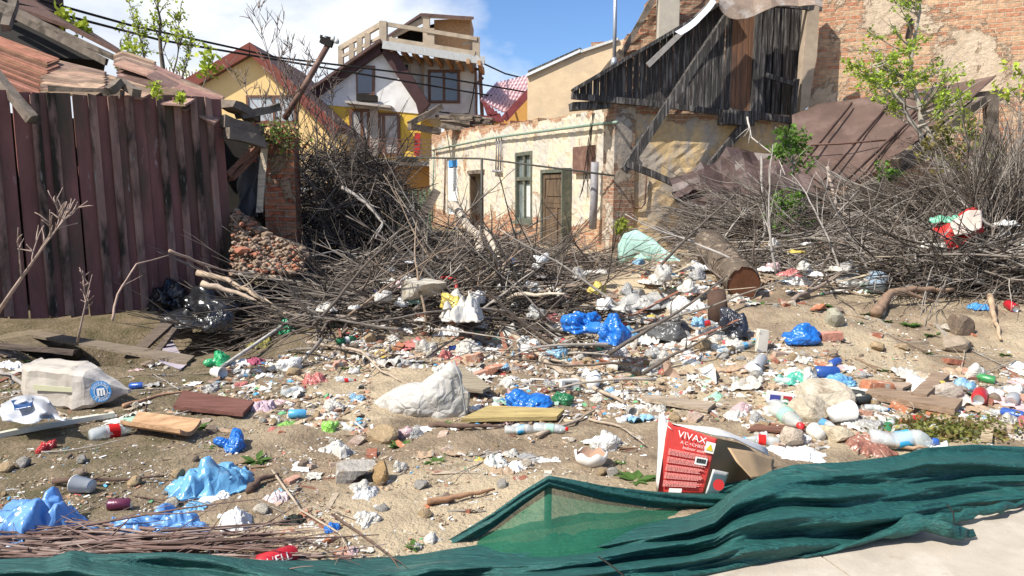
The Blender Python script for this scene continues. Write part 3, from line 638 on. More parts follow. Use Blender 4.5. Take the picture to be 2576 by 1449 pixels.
# torn sheet metal on top of the loft, white plastic flap
def sheet(rows_px, nu, nv, dfn, amp=.02, thick=.006, seed=0):
    """surface through rows of (x,y,depth) control polylines; returns thin solid"""
    def samp(row, t):
        k = t*(len(row)-1); i = min(int(k), len(row)-2); f = k-i; return [lerp(row[i][c], row[i+1][c], f) for c in range(3)]
    R_ = []
    for i in range(nv):
        v = i/(nv-1)*(len(rows_px)-1); a = min(int(v), len(rows_px)-2); f = v-a; row = []
        for j in range(nu):
            t = j/(nu-1); p, q = samp(rows_px[a], t), samp(rows_px[a+1], t); x, y, d = [lerp(p[c], q[c], f) for c in range(3)]
            w = P(x, y, d + (dfn(t, i/(nv-1)) if dfn else 0)); s = Vector((w.x*2.2, w.z*2.2, seed+w.y)); w += Vector((noise.noise(s), noise.noise(s+Vector((9,0,0))), noise.noise(s+Vector((0,9,0)))))*amp
            row.append(w)
        R_.append(row)
    m = MB(); m.grid(R_); n = len(m.v)
    k = len(m.f); W_, H_ = nu, nv
    m.v += [v + Vector((0, thick, -thick*.5)) for v in m.v[:n]]
    for f_ in m.f[:k]: m.q(tuple(n+i for i in reversed(f_)))
    ed = [i for i in range(W_)] + [i*W_+W_-1 for i in range(1, H_)] + [(H_-1)*W_+i for i in range(W_-2, -1, -1)] + [i*W_ for i in range(H_-2, 0, -1)]
    for a, b in zip(ed, ed[1:]+ed[:1]): m.q((b, a, n+a, n+b))
    return m
m_sheet = M('brown_roof_metal', (.105, .066, .052), .55, .25, 2.5, bump=.25, bsc=6, bdist=.03, col2=(.165, .11, .09), sc2=1.4, thr=(.5, .65), col3=(.12, .07, .055), sc3=4, thr3=(.62, .7), spec=.4)
m_sheet2 = M('torn_tin', (.26, .19, .14), .6, .3, 5, bump=.4, bsc=8, bdist=.03, col2=(.36, .31, .27), sc2=3, spec=.4)
s = sheet([[(1795, -20, 15.9), (1850, -35, 15.9), (1930, -40, 16), (2000, -30, 16.2), (2070, -2, 16.3)], [(1812, 18, 15.6), (1850, 40, 15.6), (1925, 22, 15.7), (1990, 14, 15.9), (2062, 22, 16)]], 16, 6, None, .11, .01)
tag(build('torn_roof_metal', s, m_sheet2, smooth=False), 'torn curled rusty metal sheet capping the black timber loft', 'metal sheet')
s = sheet([[(1698, 80, 15.7), (1740, 52, 15.7), (1790, -5, 15.8)], [(1715, 88, 15.5), (1752, 62, 15.5), (1800, 5, 15.6)]], 14, 6, None, .05, .01)
tag(build('plastic_flap', s, m_plas, color=(.72, .75, .8)), 'white torn plastic flap along the top slope of the black gable', 'plastic sheet')
# ruined brick gable behind
m_beh = brick_mat('brown_brick', (.48, .40, .30), (.40, .33, .25), .40, brick=(.34, .15, .09), mortar=(.42, .35, .26), bumps=1.2)
pb = Pl(P(1640, 476, 19.5), (1, .15)); tfb = topfn(pb, [(1530, 170), (1560, 150), (1580, 110), (1610, 70), (1625, 40), (1640, -10), (1660, -60), (2100, -90)])
tag(buildpl('brick_gable_wall', wall(pb, pb.hit(1530, 200)[0], pb.hit(1860, 200)[0], 2.5, tfb, [], .4, cell=.16, ragged=.25, jit=.03, seed=5), m_beh, pb), 'ragged brick gable wall standing behind the black timber gable', 'brick wall')
b2 = MB(); b2.sm = False; b2.box(P(1680, 20, 19.0), (.48, .4, 1.7)); tag(build('chimney_stack', b2, M('chimney_render', (.47, .42, .34), .95, .15, 5, bump=.4)), 'plastered chimney stack rising beside the ragged brick gable', 'chimney')
for (p, q, lab) in (((1558, 150), (1652, -20), 'sloping grey rafter along the left edge of the ragged brick gable'), ((1500, 205), (1562, 130), 'lower sloping rafter between beige house and black gable')):
    b2 = MB(); b2.sm = False; b2.beam(P(*p, 19), P(*q, 19), .14, .14, jit=.01, seg=4); tag(build('sloping_rafter', b2, m_old), lab, 'rafter')
t = MB(); t.tube([P(1545, 165, 18.7), P(1547, 60, 18.7), P(1548, -40, 18.7)], .045, 8); t.tube([P(1545, 168, 18.7), P(1545, 145, 18.7)], [.1, .06], 8)
tag(build('antenna_mast', t, M('galvanised', (.42, .44, .47), .4, .1, metal=.6)), 'slim grey metal mast standing above the beige building', 'mast')
# ================================================================ big brick wall on the right
m_big = brick_mat('big_wall_brick', (.62, .50, .37), (.54, .43, .31), .435, brick=(.50, .235, .14), mortar=(.60, .49, .36), bw=.29, bh=.095, bumps=1.7, scl=.55, bot=(2.6, 1.2), pv=.22)
pw = Pl(P(2050, 476, 17.4), (1, -.40))
tag(buildpl('brick_firewall', wall(pw, -.25, pw.hit(2900, 400)[0], -.1, lambda a: 7.2, [], .5, cell=.5, ragged=0, jit=0), m_big, pw), 'tall brick firewall with patchy cream mortar on the right', 'brick wall')
b2 = MB(); b2.sm = False; b2.prism([P(2036, -30, 16.8), P(2064, -30, 16.8), P(2055, 140, 16.8), P(2034, 268, 16.8), P(2012, 285, 16.8), P(2022, 140, 16.8)], (.0, .3, 0))
tag(build('plastered_pier', b2, M('pier_render', (.42, .33, .24), .9, .25, 4, bump=.6, bdist=.03)), 'narrow beige plastered pier between black loft and brick firewall', 'pier')
for (x0, y0, x1, y1) in ((2292, 48, 2280, 96),):
    t = MB(); t.sm = False; a_, b_ = ppix(pw, [(x0, y0), (x1, y1)], .04); t.beam(a_, b_, .06, .06); tag(build('wall_anchor', t, m_dark), 'dark iron wall anchor on the brick firewall', 'anchor')
# collapsed brown metal roof
def seam(t, v): return 0
s = sheet([[(1992, 290, 16.2), (2060, 262, 16.4), (2135, 252, 16.4), (2230, 235, 16.1), (2370, 216, 15.6), (2509, 190, 15.2)],
           [(1998, 380, 15.2), (2060, 360, 15.3), (2140, 350, 15.2), (2230, 330, 15.0), (2330, 300, 14.7), (2440, 252, 14.5)],
           [(2000, 470, 14.2), (2050, 470, 14.2), (2100, 478, 14.1), (2160, 456, 14.1), (2260, 392, 14.0), (2330, 335, 14.0)]], 44, 26, None, .015, .012)
ROOF = build('collapsed_roof', s, m_sheet); tag(ROOF, 'brown sheet metal roof collapsed against the brick firewall', 'collapsed roof')
for k, (p, q) in enumerate((((2140, 262, 16.1), (2012, 420, 14.5)), ((2235, 262, 15.8), (2060, 465, 14.05)), ((2375, 222, 15.3), (2110, 470, 13.95)), ((2330, 240, 15.5), (2170, 440, 14.0)))):
    t = MB(); a_, b_ = P(*p), P(*q); t.beam(a_+Vector((0,-.05,.02)), b_+Vector((0,-.05,.02)), .03, .06, seg=6); build('standing_seam', t, m_sheet, ROOF)
t = MB(); t.tube([P(2010, 365, 14.9), P(2110, 362, 14.8), P(2230, 352, 14.6)], .02, 4); build('standing_seam', t, m_rust, ROOF)
for p, q, w in (((2470, 250, 14.6), (2255, 410, 13.8), .2), ((2340, 380, 14.2), (2090, 520, 13.6), .14)):
    b2 = MB(); b2.sm = False; b2.beam(P(*p), P(*q), w, .14, jit=.01, seg=5); build('rafter', b2, m_old, ROOF)
b2 = MB(); b2.sm = False; b2.beam(P(2492, 245, 15), P(2492, 400, 15), .2, .2, jit=.01, seg=3); b2.beam(P(2445, 248, 15), P(2515, 240, 15), .2, .22, jit=.01, seg=2)
tag(build('timber_post', b2, m_old), 'dark timber post and cap at the right end of the collapsed roof', 'post')
m_sheetd = M('shaded_brown_roof_metal', (.075, .048, .042), .5, .3, 2.5, bump=.3, bsc=6, bdist=.03, col2=(.12, .08, .07), sc2=2.4, thr=(.5, .6), spec=.4)  # darker copy of the roof metal, house shadow put into its colour
s = sheet([[(1680, 458, 14.6), (1760, 410, 14.8), (1850, 385, 15.0), (1920, 370, 15.2), (2000, 400, 15)],
           [(1700, 480, 14.2), (1790, 455, 14.2), (1870, 440, 14.3), (1950, 430, 14.4), (2020, 440, 14.4)],
           [(1740, 500, 13.8), (1800, 520, 13.7), (1890, 525, 13.7), (1970, 510, 13.7), (2060, 500, 13.7)]], 15, 9, lambda t, v: .10*math.sin(t*9+v*4)*math.sin(v*7+1), .30, .012, 3)
tag(build('crumpled_roof_metal', s, m_sheetd, smooth=False), 'crumpled brown metal roofing heaped against foot of ochre wall', 'metal sheet')
s = sheet([[(1690, 482, 14.0), (1740, 470, 14.0), (1800, 490, 14.0)], [(1705, 520, 13.7), (1750, 515, 13.7), (1790, 560, 13.6)]], 12, 8, lambda t, v: .12*math.sin(t*7+v*9), .16, .012, 8)
tag(build('crumpled_roof_metal', s, m_sheetd, smooth=False), 'small folded brown metal scrap hanging below the crumpled roofing', 'metal sheet')
# ================================================================ background houses
m_yel = M('yellow_render', (.80, .56, .25), .9, .07, 3, bump=.15)
m_yel2 = M('bright_yellow_render', (.72, .47, .07), .85, .06, 3, bump=.1)
m_ora = M('orange_render', (.68, .36, .10), .85, .08, 3, bump=.1)
m_wht = M('white_render', (.76, .74, .71), .9, .07, 2, bump=.15, col2=(.66, .63, .60), sc2=1.2)
m_beige = M('beige_render', (.62, .47, .30), .9, .10, 3, bump=.5, bsc=8, bdist=.02, col2=(.55, .42, .28), sc2=.8)
m_trim = M('red_brown_trim', (.20, .05, .032), .6, .15, 3, bump=.1)
m_marn = M('dark_maroon_trim', (.06, .025, .024), .6, .2, 3, bump=.2)
m_rtile = M('dark_roof_tiles', (.12, .07, .06), .8, .3, 3, bump=.5, bsc=8, bdist=.05)
m_newwood = M('raw_timber', (.42, .34, .25), .85, .25, 3, bump=.3)
m_osb = M('osb_board', (.42, .25, .13), .85, .25, 9, bump=.2)
m_brownf = M('brown_window_frame', (.16, .075, .045), .5, .15, 4)
m_blueg = M('sky_glass', (.04, .07, .13), .08, .2, 1, bump=0, spec=1)
m_stoneclad = M('stone_cladding', (.42, .38, .34), .9, .3, 5, bump=.6, vor=4)
gh = root('yellow_gable_house', tuple(P(650, 480, 30)))
tag(gh, 'pale yellow gabled house with red brown bargeboards behind the shed', 'house')
py_ = Pl(P(635, 476, 30), (1, 0))
m = MB(); m.sm = False; py_.polybox(m, [(478, 226), (635, 122), (855, 336), (860, 470), (400, 470)], -7, 0); build('wall', m, m_yel, gh)
for pix in ([(455, 212), (635, 110), (637, 140), (478, 232)], [(635, 110), (858, 320), (846, 345), (634, 140)]):
    m = MB(); m.sm = False; py_.polybox(m, pix, -7.3, .22); build('roof_slope', m, m_rtile, gh)
    m = MB(); m.sm = False; py_.polybox(m, pix, .222, .33); build('bargeboard', m, m_trim, gh)
r = py_.rect(621, 240, 746, 310); w_ = root('window', py_.pt(r[0], r[2])); w_.parent = gh; w_.location = Vector(w_['_w'])-Vector(gh['_w'])
m = MB(); m.sm = False; py_.frame(m, *r, .09, .003, .06, bars=(.55,)); build('frame', m, m_brownf, w_)
m = MB(); m.sm = False; py_.box(m, *r, .001, .02); build('pane', m, M('curtained_glass', (.42, .45, .47), .3, .3, 1.5, (4, 1, .5), bump=0, spec=.6), w_)
# background dark roof with snow-like stripes
m = MB(); m.sm = False; m.prism([P(405, 168, 42), P(520, 185, 42), P(540, 215, 40), P(400, 205, 40)], (0, .2, -.1)); o = build('far_roof', m, m_rtile)
tag(o, 'small dark tiled roof of a far house left of the yellow gable', 'roof')
for k in range(12):
    x = 415+k*8; b2 = MB(); b2.sm = False; b2.beam(P(x, 172+k*1.2, 41.9), P(x+3, 200+k*.6, 39.8), .09, .12); build('tile_rib', b2, m_curt, o)

hb = root('unfinished_house', tuple(P(1000, 480, 34))); tag(hb, 'white yellow and orange house with unfinished timber roof terrace', 'house')
pa = Pl(P(965, 476, 33), (1, 0)); pc = Pl(P(1070, 476, 34.6), (1, .02))
def part(nm, mat, fn, parent=hb, **k):
    m = MB(); m.sm = False; fn(m); return build(nm, m, mat, parent, **k)
part('upper_wall', m_wht, lambda m: pa.polybox(m, [(800, 232), (960, 128), (1068, 258), (1062, 287), (800, 262)], -6, 0))
part('yellow_wall', m_yel2, lambda m: pa.polybox(m, [(800, 262.5), (1058, 284), (1058, 412), (800, 412)], -6, -.04))
part('ground_floor_wall', m_ora, lambda m: pa.polybox(m, [(780, 412.5), (1086, 412.5), (1088, 500), (780, 500)], -6, .0))
part('right_wall', m_wht, lambda m: pc.polybox(m, [(1000, 138), (1198, 158), (1192, 292), (1062, 300), (1000, 280)], -5, 0))
for pix in ([(775, 238), (962, 108), (966, 132), (790, 252)], [(960, 108), (985, 112), (1082, 262), (1056, 292), (1048, 262), (960, 132)]):
    part('bargeboard', m_marn, lambda m: pa.polybox(m, pix, -.3, .28))
part('roof_slope', m_rtile, lambda m: pa.polybox(m, [(778, 232), (962, 104), (962, 112), (778, 240)], -6.2, .58))
def win(pl, r, fm, gm, bars=(), parent=hb, fw=.12, nm='window', pix=None, arch=None):
    rt = root(nm, pl.pt(r[0], r[2])); rt.parent = parent; rt.location = Vector(rt['_w'])-Vector(parent['_w'])
    m = MB(); m.sm = False; pl.frame(m, *r, fw, .003, .08, bars=bars); build('frame', m, fm, rt)
    m = MB(); m.sm = False; pl.box(m, *r, .001, .035); build('pane', m, gm, rt); return rt
rt = root('window', pa.pt(0, 3)); rt.parent = hb; rt.location = Vector(rt['_w'])-Vector(hb['_w'])
part('frame', m_brownf, lambda m: pa.polybox(m, [(896, 186), (921, 165), (944, 166), (943, 240), (897, 240)], .003, .05), rt)
part('pane', m_blueg, lambda m: pa.polybox(m, [(900, 189), (922, 170), (937, 171), (936, 235), (901, 235)], .051, .06), rt)
win(pc, pc.rect(1077, 176, 1157, 260), m_brownf, m_blueg, (.5,)); win(pc, pc.rect(1002, 156, 1034, 190), m_curt, m_blueg)
dg = M('curtained_door_glass', (.36, .33, .31), .25, .45, 3, (2, 2, .6), bump=0, spec=.6)
win(pa, pa.rect(880, 275, 932, 392), m_brownf, dg, (.6,), nm='balcony_door'); win(pa, pa.rect(952, 284, 1007, 392), m_brownf, dg, (.25,), nm='balcony_door')
part('pilaster', m_stoneclad, lambda m: pa.polybox(m, [(932, 266), (952, 266), (952, 392), (932, 392)], -.03, .12))
part('canopy', m_stoneclad, lambda m: pa.polybox(m, [(878, 258), (990, 270), (990, 276), (878, 264)], .0, .8))
part('flower_box', m_dark, lambda m: pa.polybox(m, [(902, 240), (952, 243), (952, 258), (902, 256)], .1, .5))
part('red_panel', M('red_panel', (.42, .03, .025), .6), lambda m: pa.polybox(m, [(1044, 335), (1058, 335), (1056, 392), (1042, 392)], .0, .1))
part('balcony_slab', m_stoneclad, lambda m: pa.polybox(m, [(800, 400), (1088, 408), (1088, 420), (800, 410)], -.1, 1.2))
def rail(m):
    for k in range(6):
        y = 352+k*9; m.beam(P(800, y-4, 31.7), P(1086, y, 31.7), .035, .035)
    for x in (805, 870, 935, 1000, 1060, 1085): m.beam(P(x, 350, 31.7), P(x, 405, 31.7), .05, .05)
part('balcony_railing', m_rust, rail)
part('planter', m_dark, lambda m: pa.polybox(m, [(1014, 396), (1060, 398), (1058, 410), (1016, 410)], .9, 1.4))
part('terrace_slab', m_newwood, lambda m: m.prism([P(962, 108, 32.4), P(1220, 150, 32.9), P(1195, 138, 40), P(985, 105, 40)], (0, 0, -.16)))
part('slab_edge', m_curt, lambda m: m.beam(P(962, 112, 32.35), P(1219, 153, 32.85), .08, .32))
def joists(m):
    for k in range(9):
        t = k/8; a = P(lerp(985, 1205, t), lerp(124, 158, t), 32.7); m.beam(a, a+Vector((.1, 1.9, -.12)), .14, .2)
part('joists', m_osb, joists)
def trail(m):
    for x, y0, y1, d in ((858, 118, 165, 34), (885, 110, 150, 33.7), (905, 95, 140, 33.5), (925, 85, 128, 33.2)): m.beam(P(x, y1, d), P(x, y0, d), .22, .22)
    m.beam(P(855, 122, 34), P(965, 58, 33), .16, .2); m.beam(P(855, 145, 34), P(960, 92, 33), .1, .12)
    for x, y0, y1 in ((965, 55, 112), (1084, 72, 128), (1198, 94, 145)): m.beam(P(x, y1, 32.9), P(x, y0, 32.9), .42 if x == 965 else .24, .3)
    m.beam(P(968, 60, 32.8), P(1200, 98, 32.8), .13, .16); m.beam(P(968, 98, 32.8), P(1195, 135, 32.8), .1, .2); m.beam(P(1165, 112, 33), P(1195, 103, 32.9), .1, .12)
part('terrace_railing', m_newwood, trail)
part('dormer_wall', m_osb, lambda m: m.prism([P(1092, 50, 36), P(1185, 46, 36), P(1180, 138, 36), P(1092, 130, 36)], (0, 2.5, 0)))
part('dormer_shade_sheet', m_dark, lambda m: m.prism([P(1000, 85, 37), P(1092, 60, 37), P(1092, 118, 37), P(1000, 108, 37)], (0, .3, 0)))  # near-black plate painting the shade inside the open dormer
part('dormer_roof', m_rtile, lambda m: (m.prism([P(1058, 33, 35.2), P(1192, 42, 35.2), P(1185, 42, 39), P(1070, 33, 39)], (0, 0, -.12)), m.prism([P(1058, 33, 35.2), P(1070, 34, 39), P(990, 84, 39), P(975, 88, 35.2)], (0, 0, -.12))))
part('dormer_post', m_newwood, lambda m: (m.beam(P(1073, 125, 35.4), P(1073, 42, 35.4), .3, .3), m.beam(P(985, 92, 35.4), P(1075, 46, 35.4), .15, .2), m.beam(P(1060, 40, 35.3), P(1188, 46, 35.3), .15, .14)))
part('downpipe', m_rust, lambda m: (m.beam(P(1213, 292, 34.2), P(1207, 165, 34.2), .16, .16), m.beam(P(1199, 292, 34.2), P(1196, 170, 34.2), .1, .1), m.beam(P(1195, 175, 34.2), P(1218, 172, 34.2), .1, .1), m.beam(P(1200, 210, 34.2), P(1216, 195, 34.2), .1, .1)))
part('timber_strip', m_newwood, lambda m: pc.polybox(m, [(1060, 150), (1068, 150), (1066, 250), (1058, 245)], .01, .1))
part('cable', m_dark, lambda m: m.tube([P(1198, 175, 34.3), P(1190, 240, 34.3), P(1180, 285, 34.3), P(1160, 288, 34.3), P(1060, 276, 34.3)], .03, 4))
m_pink = M('sunlit_pale_pink_tiles', (.62, .42, .42), .45, .15, 3, bump=.8, bsc=6, bdist=.05, spec=.6)  # pale pink puts the sunlight on the red roof into the colour
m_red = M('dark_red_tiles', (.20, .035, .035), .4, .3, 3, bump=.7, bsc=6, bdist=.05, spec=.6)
rh = root('pink_roof_house', tuple(P(1290, 480, 33))); tag(rh, 'house with red metal tile roof coloured sunlit pink beside the beige building', 'house')
def rs(m):
    rows = []
    for i in range(30):
        t = i/29; l = P(lerp(1206, 1250, t), lerp(252, 206, t), lerp(33, 36, t)); r = P(lerp(1290, 1345, t), lerp(295, 180, t), lerp(33, 36, t))
        rows.append([l.lerp(r, j/40)+Vector((0, 0, .06*math.sin(j*1.6)-.08*((i % 3)/2))) for j in range(41)])
    m.grid(rows)
part('roof', m_pink, rs, rh)
part('hip_roof', m_red, lambda m: m.grid([[P(lerp(1200, lerp(1210, 1262, j/12), 1-i/12) + i*2.2, lerp(292, 246+j*3.6, 1-i/12)+2, 32.7-.0*i) + Vector((0,0,.05*math.sin(j*3))) for j in range(13)] for i in range(13)]), rh)
part('verge', m_red, lambda m: m.beam(P(1268, 300, 32.6), P(1340, 222, 32.6), .14, .3), rh)
part('eave', m_red, lambda m: m.beam(P(1195, 294, 32.5), P(1268, 302, 32.5), .14, .2), rh)
part('wall', m_ora, lambda m: m.prism([P(1272, 302, 33), P(1345, 226, 33), P(1345, 330, 33), P(1200, 330, 33), P(1200, 302, 33)], (0, 4, 0)), rh)
bb = root('beige_building', tuple(P(1440, 480, 25))); tag(bb, 'plain beige rendered building with sloping dark roof edge', 'building')
pq = Pl(P(1328, 476, 27), (1, -.30))
m = MB(); m.sm = False; pq.polybox(m, [(1327, 190), (1462, 133), (1600, 88), (1640, 420), (1326, 420)], -4, 0); build('wall', m, m_beige, bb)
part('coping', M('white_metal_flashing', (.62, .64, .66), .4, .1), lambda m: pq.polybox(m, [(1326, 187), (1462, 125), (1462, 132), (1326, 194)], -.1, .12), bb)
part('coping', m_curt, lambda m: pq.polybox(m, [(1462, 127), (1556, 96), (1556, 102), (1462, 134)], -.1, .10), bb)
part('roof', m_black, lambda m: pq.polybox(m, [(1329, 178), (1460, 120), (1462, 126), (1328, 186)], -4, .05), bb)
part('chimney', m_beh, lambda m: (pq.polybox(m, [(1484, 104), (1514, 98), (1514, 128), (1484, 128)], -1.2, -.6), pq.polybox(m, [(1480, 100), (1520, 97), (1520, 104), (1480, 108)], -1.3, -.5)), bb)
# gate, leaning board, planks pile left mid
gt = root('green_gate', tuple(P(1040, 590, 25))); tag(gt, 'weathered green wooden gate beside the far end of the cream ruin', 'gate')
pgt = Pl(P(1040, 476, 25), (1, .0)); m_gate = M('faded_green_boards', (.15, .19, .12), .85, .25, 4, (4, 4, .5), bump=.4)
build('boards', boards(pgt, pgt.hit(985, 500)[0], pgt.hit(1086, 500)[0], 9, lambda a: 0, lambda a: 1.72, .03, .02), m_gate, gt)
part('mailbox', m_lathe, lambda m: pgt.polybox(m, [(1010, 502), (1046, 502), (1042, 535), (1013, 535)], .03, .25), gt)
b2 = MB(); b2.sm = False; b2.beam(P(1030, 600, 14.5), P(1100, 478, 14.8), .17, .05, up=Vector((0, 1, 0)), jit=.01, seg=3); tag(build('leaning_board', b2, m_old, color=(.4, .38, .3)), 'grey mossy board leaning up beside far left corner of cream ruin', 'board')
b2.sm = False
# ================================================================ overhead cables
for (pts, lab) in (([(100, 0, 13), (330, 64, 16), (700, 145, 22), (1110, 195, 30), (1330, 233, 34)], 'upper overhead cable crossing sky from shed to pink roof'),
                   ([(-20, -5, 12), (130, 30, 13), (400, 100, 17), (860, 178, 24), (1230, 240, 34), (1420, 258, 40)], 'lower overhead cable crossing in front of yellow gable and unfinished house'),
                   ([(1216, 160, 33), (1270, 185, 36), (1330, 200, 40)], 'thin overhead cable from roof terrace down to pink roof')):
    t = MB(); t.tube([P(*p) for p in pts], [.016*1.0+.0006*p[2] for p in pts], 5); tag(build('overhead_cable', t, m_dark), lab, 'cable')
# leaning lamp pole
lp = root('leaning_lamp_pole', tuple(P(722, 300, 12))); tag(lp, 'brown metal pole leaning right with a bracket and sparrow sized fittings on top', 'pole'); lp['label'] = 'brown metal pole leaning right with a broken bracket at its top'
t = MB(); t.tube([P(715, 300, 12), P(770, 210, 12), P(828, 108, 12)], .045, 8); build('pole', t, m_rust, lp)
t = MB(); t.sm = False; t.beam(P(808, 100, 12), P(836, 112, 12), .12, .1); t.beam(P(806, 92, 12.05), P(840, 100, 12.05), .05, .05); build('bracket', t, m_dark, lp)
for x, y in ((816, 97), (838, 98), (847, 104)):
    t = MB(); t.lathe([(.0, -.04), (.035, -.03), (.04, 0), (.025, .04), (0, .05)], 8, P(x, y, 12)); build('insulator', t, m_curt, lp)

# ================================================================ vegetation helpers
def curve(p, d, L, n, wob, grav=0):
    pts = [Vector(p)]; d = Vector(d).normalized(); s = L/n
    for i in range(n):
        d = (d + Vector((U(-1,1), U(-1,1), U(-1,1)))*wob + Vector((0,0,grav))).normalized(); pts.append(pts[-1]+d*s)
    return pts
def leaf(mb, p, s, col, d=None):
    d = d or Vector((U(-1,1), U(-1,1), U(-.6,.8))).normalized(); w = d.cross(Vector((U(-1,1), U(-1,1), U(-1,1)))).normalized()*s*.32
    u_ = U(.6, 1.35); c = tuple(k*u_*U(.94, 1.06) for k in col); p = Vector(p); b = d*s*.5
    mb.poly([p, p+b+w, p+d*s, p+b-w], c)
def tree(name, base, top, th, nb, lcol, ls, label, cat='tree', leaves=500, spread=.9, bark=(.30, .26, .22), start=.3, upd=.5, clump=6, lens=.45, group=None, mids=()):
    rt = root(name, tuple(base)); tag(rt, label, cat, group)
    base, top = Vector(base), Vector(top); main = [base]+[Vector(m) for m in mids]+[top]; pts = []
    for a, b in zip(main, main[1:]):
        for k in range(4): pts.append(a.lerp(b, k/4)+Vector((U(-1,1), U(-1,1), 0))*th*.8)
    pts.append(top); n = len(pts); t = MB(); t.tube(pts, [lerp(th, th*.2, i/(n-1)) for i in range(n)], 7); build('trunk', t, m_bark, rt, color=bark)
    L_ = (top-base).length; tips = []; br = MB()
    for k in range(nb):
        u = U(start, .98); i = min(int(u*(n-1)), n-2); p = pts[i].lerp(pts[i+1], u*(n-1)-i); a = U(0, 6.28)
        d = Vector((math.cos(a)*spread, math.sin(a)*spread*.7, upd)); c = curve(p, d, L_*lens*(1.15-u*.6)*U(.6, 1.1), 7, .16, .05)
        br.tube(c, [lerp(th*.38*(1.1-u*.6), .004, j/7) for j in range(8)], 5)
        for _ in range(3):
            q = R.choice(c[2:6]); c2 = curve(q, c[-1]-c[0]+Vector((U(-1,1), U(-1,1), U(-.3,1)))*.5, L_*.13*U(.5, 1.2), 4, .2); br.tube(c2, [.008, .006, .005, .004, .003], 4); tips += c2[1:]
        tips += c[3:]
    build('branches', br, m_bark, rt, color=bark)
    if leaves:
        lf = MB(); lf.sm = False
        for _ in range(leaves//clump):
            q = R.choice(tips)+Vector((U(-1,1), U(-1,1), U(-1,1)))*ls*.6
            for _ in range(clump): leaf(lf, q+Vector((U(-1,1), U(-1,1), U(-1,1)))*ls*.5, ls*U(.5, 1.1), lcol)
        build('leaves', lf, m_leaf, rt)
    return rt
YG = (.42, .50, .06); GR = (.13, .24, .04)
for k, (x0, y0, x1, y1, th, n) in enumerate(((408, 215, 392, -45, .05, 420), (375, 215, 325, 5, .025, 300), (430, 225, 452, 30, .022, 320), (440, 235, 488, 95, .02, 280), (360, 205, 302, 60, .018, 160))):
    tree('young_ailanthus', P(x0, y0, 15), P(x1, y1, 15.2), th, 11, YG, .075, ('tallest dark stem with fresh yellow green leaves behind the tiled roof', 'leafy shoot leaning left of the tallest stem behind tiled roof', 'leafy shoot just right of the tallest stem behind tiled roof', 'right hand leafy shoot behind the tiled roof above yellow gable eave', 'lowest left leafy shoot behind the tiled roof')[k], 'tree', leaves=n, spread=.45, upd=1.0, lens=.28, start=.2, mids=[P((x0+x1)/2+6, (y0+y1)/2, 15)], bark=(.16, .13, .10), clump=5)
for (x0, y0, x1, y1, s_, lb) in ((335, 200, 300, 110, .18, 'thin leafy shoot rising above the fallen roof tiles'), (505, 235, 545, 130, .18, 'leafy sapling at the left eave of the yellow gable house'), (170, 70, 160, 38, .16, 'small green sprout on the upper shed roof edge'), (208, 95, 205, 68, .14, 'tiny sprout halfway down the upper shed roof edge'), (395, 250, 392, 220, .12, 'small bright sprout growing on top of the maroon boards'), (452, 262, 454, 242, .11, 'tiny sprout near the right end of the maroon boards')):
    d_ = 9 if 'maroon' in lb else 13
    tree('sapling', P(x0, y0, d_), P(x1, y1, d_), .012, 5, YG, s_*d_/16, lb, 'sapling', leaves=90, spread=.4, upd=1, lens=.5, start=.1, bark=(.2,.18,.14))
# right hand tree
tree('leafy_tree', P(2415, 470, 12.5), P(2312, -30, 13), .075, 34, (.34, .46, .06), .068, 'slender pale barked tree with lime green leaves before the collapsed roof', leaves=2100, spread=1.3, upd=.35, lens=.34, start=.3, mids=[P(2330, 340, 12.8), P(2290, 200, 13)], bark=(.36, .32, .27))
tree('leafy_tree', P(2350, 400, 12.7), P(2190, 160, 12.9), .05, 26, (.36, .48, .06), .07, 'forked left limb tree covered in lime leaves over brown metal roof', leaves=2300, spread=1.2, upd=.3, lens=.55, start=.2, mids=[P(2270, 260, 12.8)], bark=(.36, .32, .27))
for x, y, x1, y1, c, n, s_, lb in ((2000, 480, 1985, 345, GR, 500, .10, 'green leafy shrub in front of dark wall left of brown roof'), (2440, 480, 2420, 310, (.22, .24, .05), 380, .11, 'olive and rusty leaved shrub at foot of the pale tree'), (2370, 470, 2340, 330, (.25, .22, .06), 300, .1, 'reddish olive shrub under right edge of brown roof'), (2240, 470, 2210, 420, GR, 200, .09, 'low green shrub under the collapsed roof'), (2566, 330, 2560, 195, YG, 160, .12, 'leafy branch against the brick wall at right frame edge'),
    (1560, 610, 1565, 560, (.30, .36, .05), 420, .07, 'yellow green bush at the brick corner of the ruin'), (1990, 640, 1985, 500, GR, 450, .07, 'green climbing shrub in the grey brush left of centre right'), (1955, 600, 1960, 520, GR, 240, .06, 'smaller green climber inside the grey brush')):
    d_ = 11.5 if y < 500 else (15.2 if x < 1600 else 10.8)
    tree('shrub', P(x, y, d_), P(x1, y1, d_), .018, 16, c, s_, lb, 'shrub', leaves=n, spread=1.0, upd=.7, lens=.7, start=.05)
tree('bare_sapling', P(-20, 800, 6.4), P(165, 548, 6.2), .02, 9, YG, .05, 'bare branching sapling in front of maroon boards at left edge', 'sapling', leaves=0, spread=.5, upd=.6, lens=.42, start=.3, bark=(.36, .27, .22))
tree('bare_sapling', P(195, 860, 7.0), P(232, 690, 7.0), .012, 5, YG, .05, 'thin bare twig rising before the maroon boards', 'sapling', leaves=0, spread=.3, upd=.8, lens=.4, start=.3, bark=(.36, .27, .22))
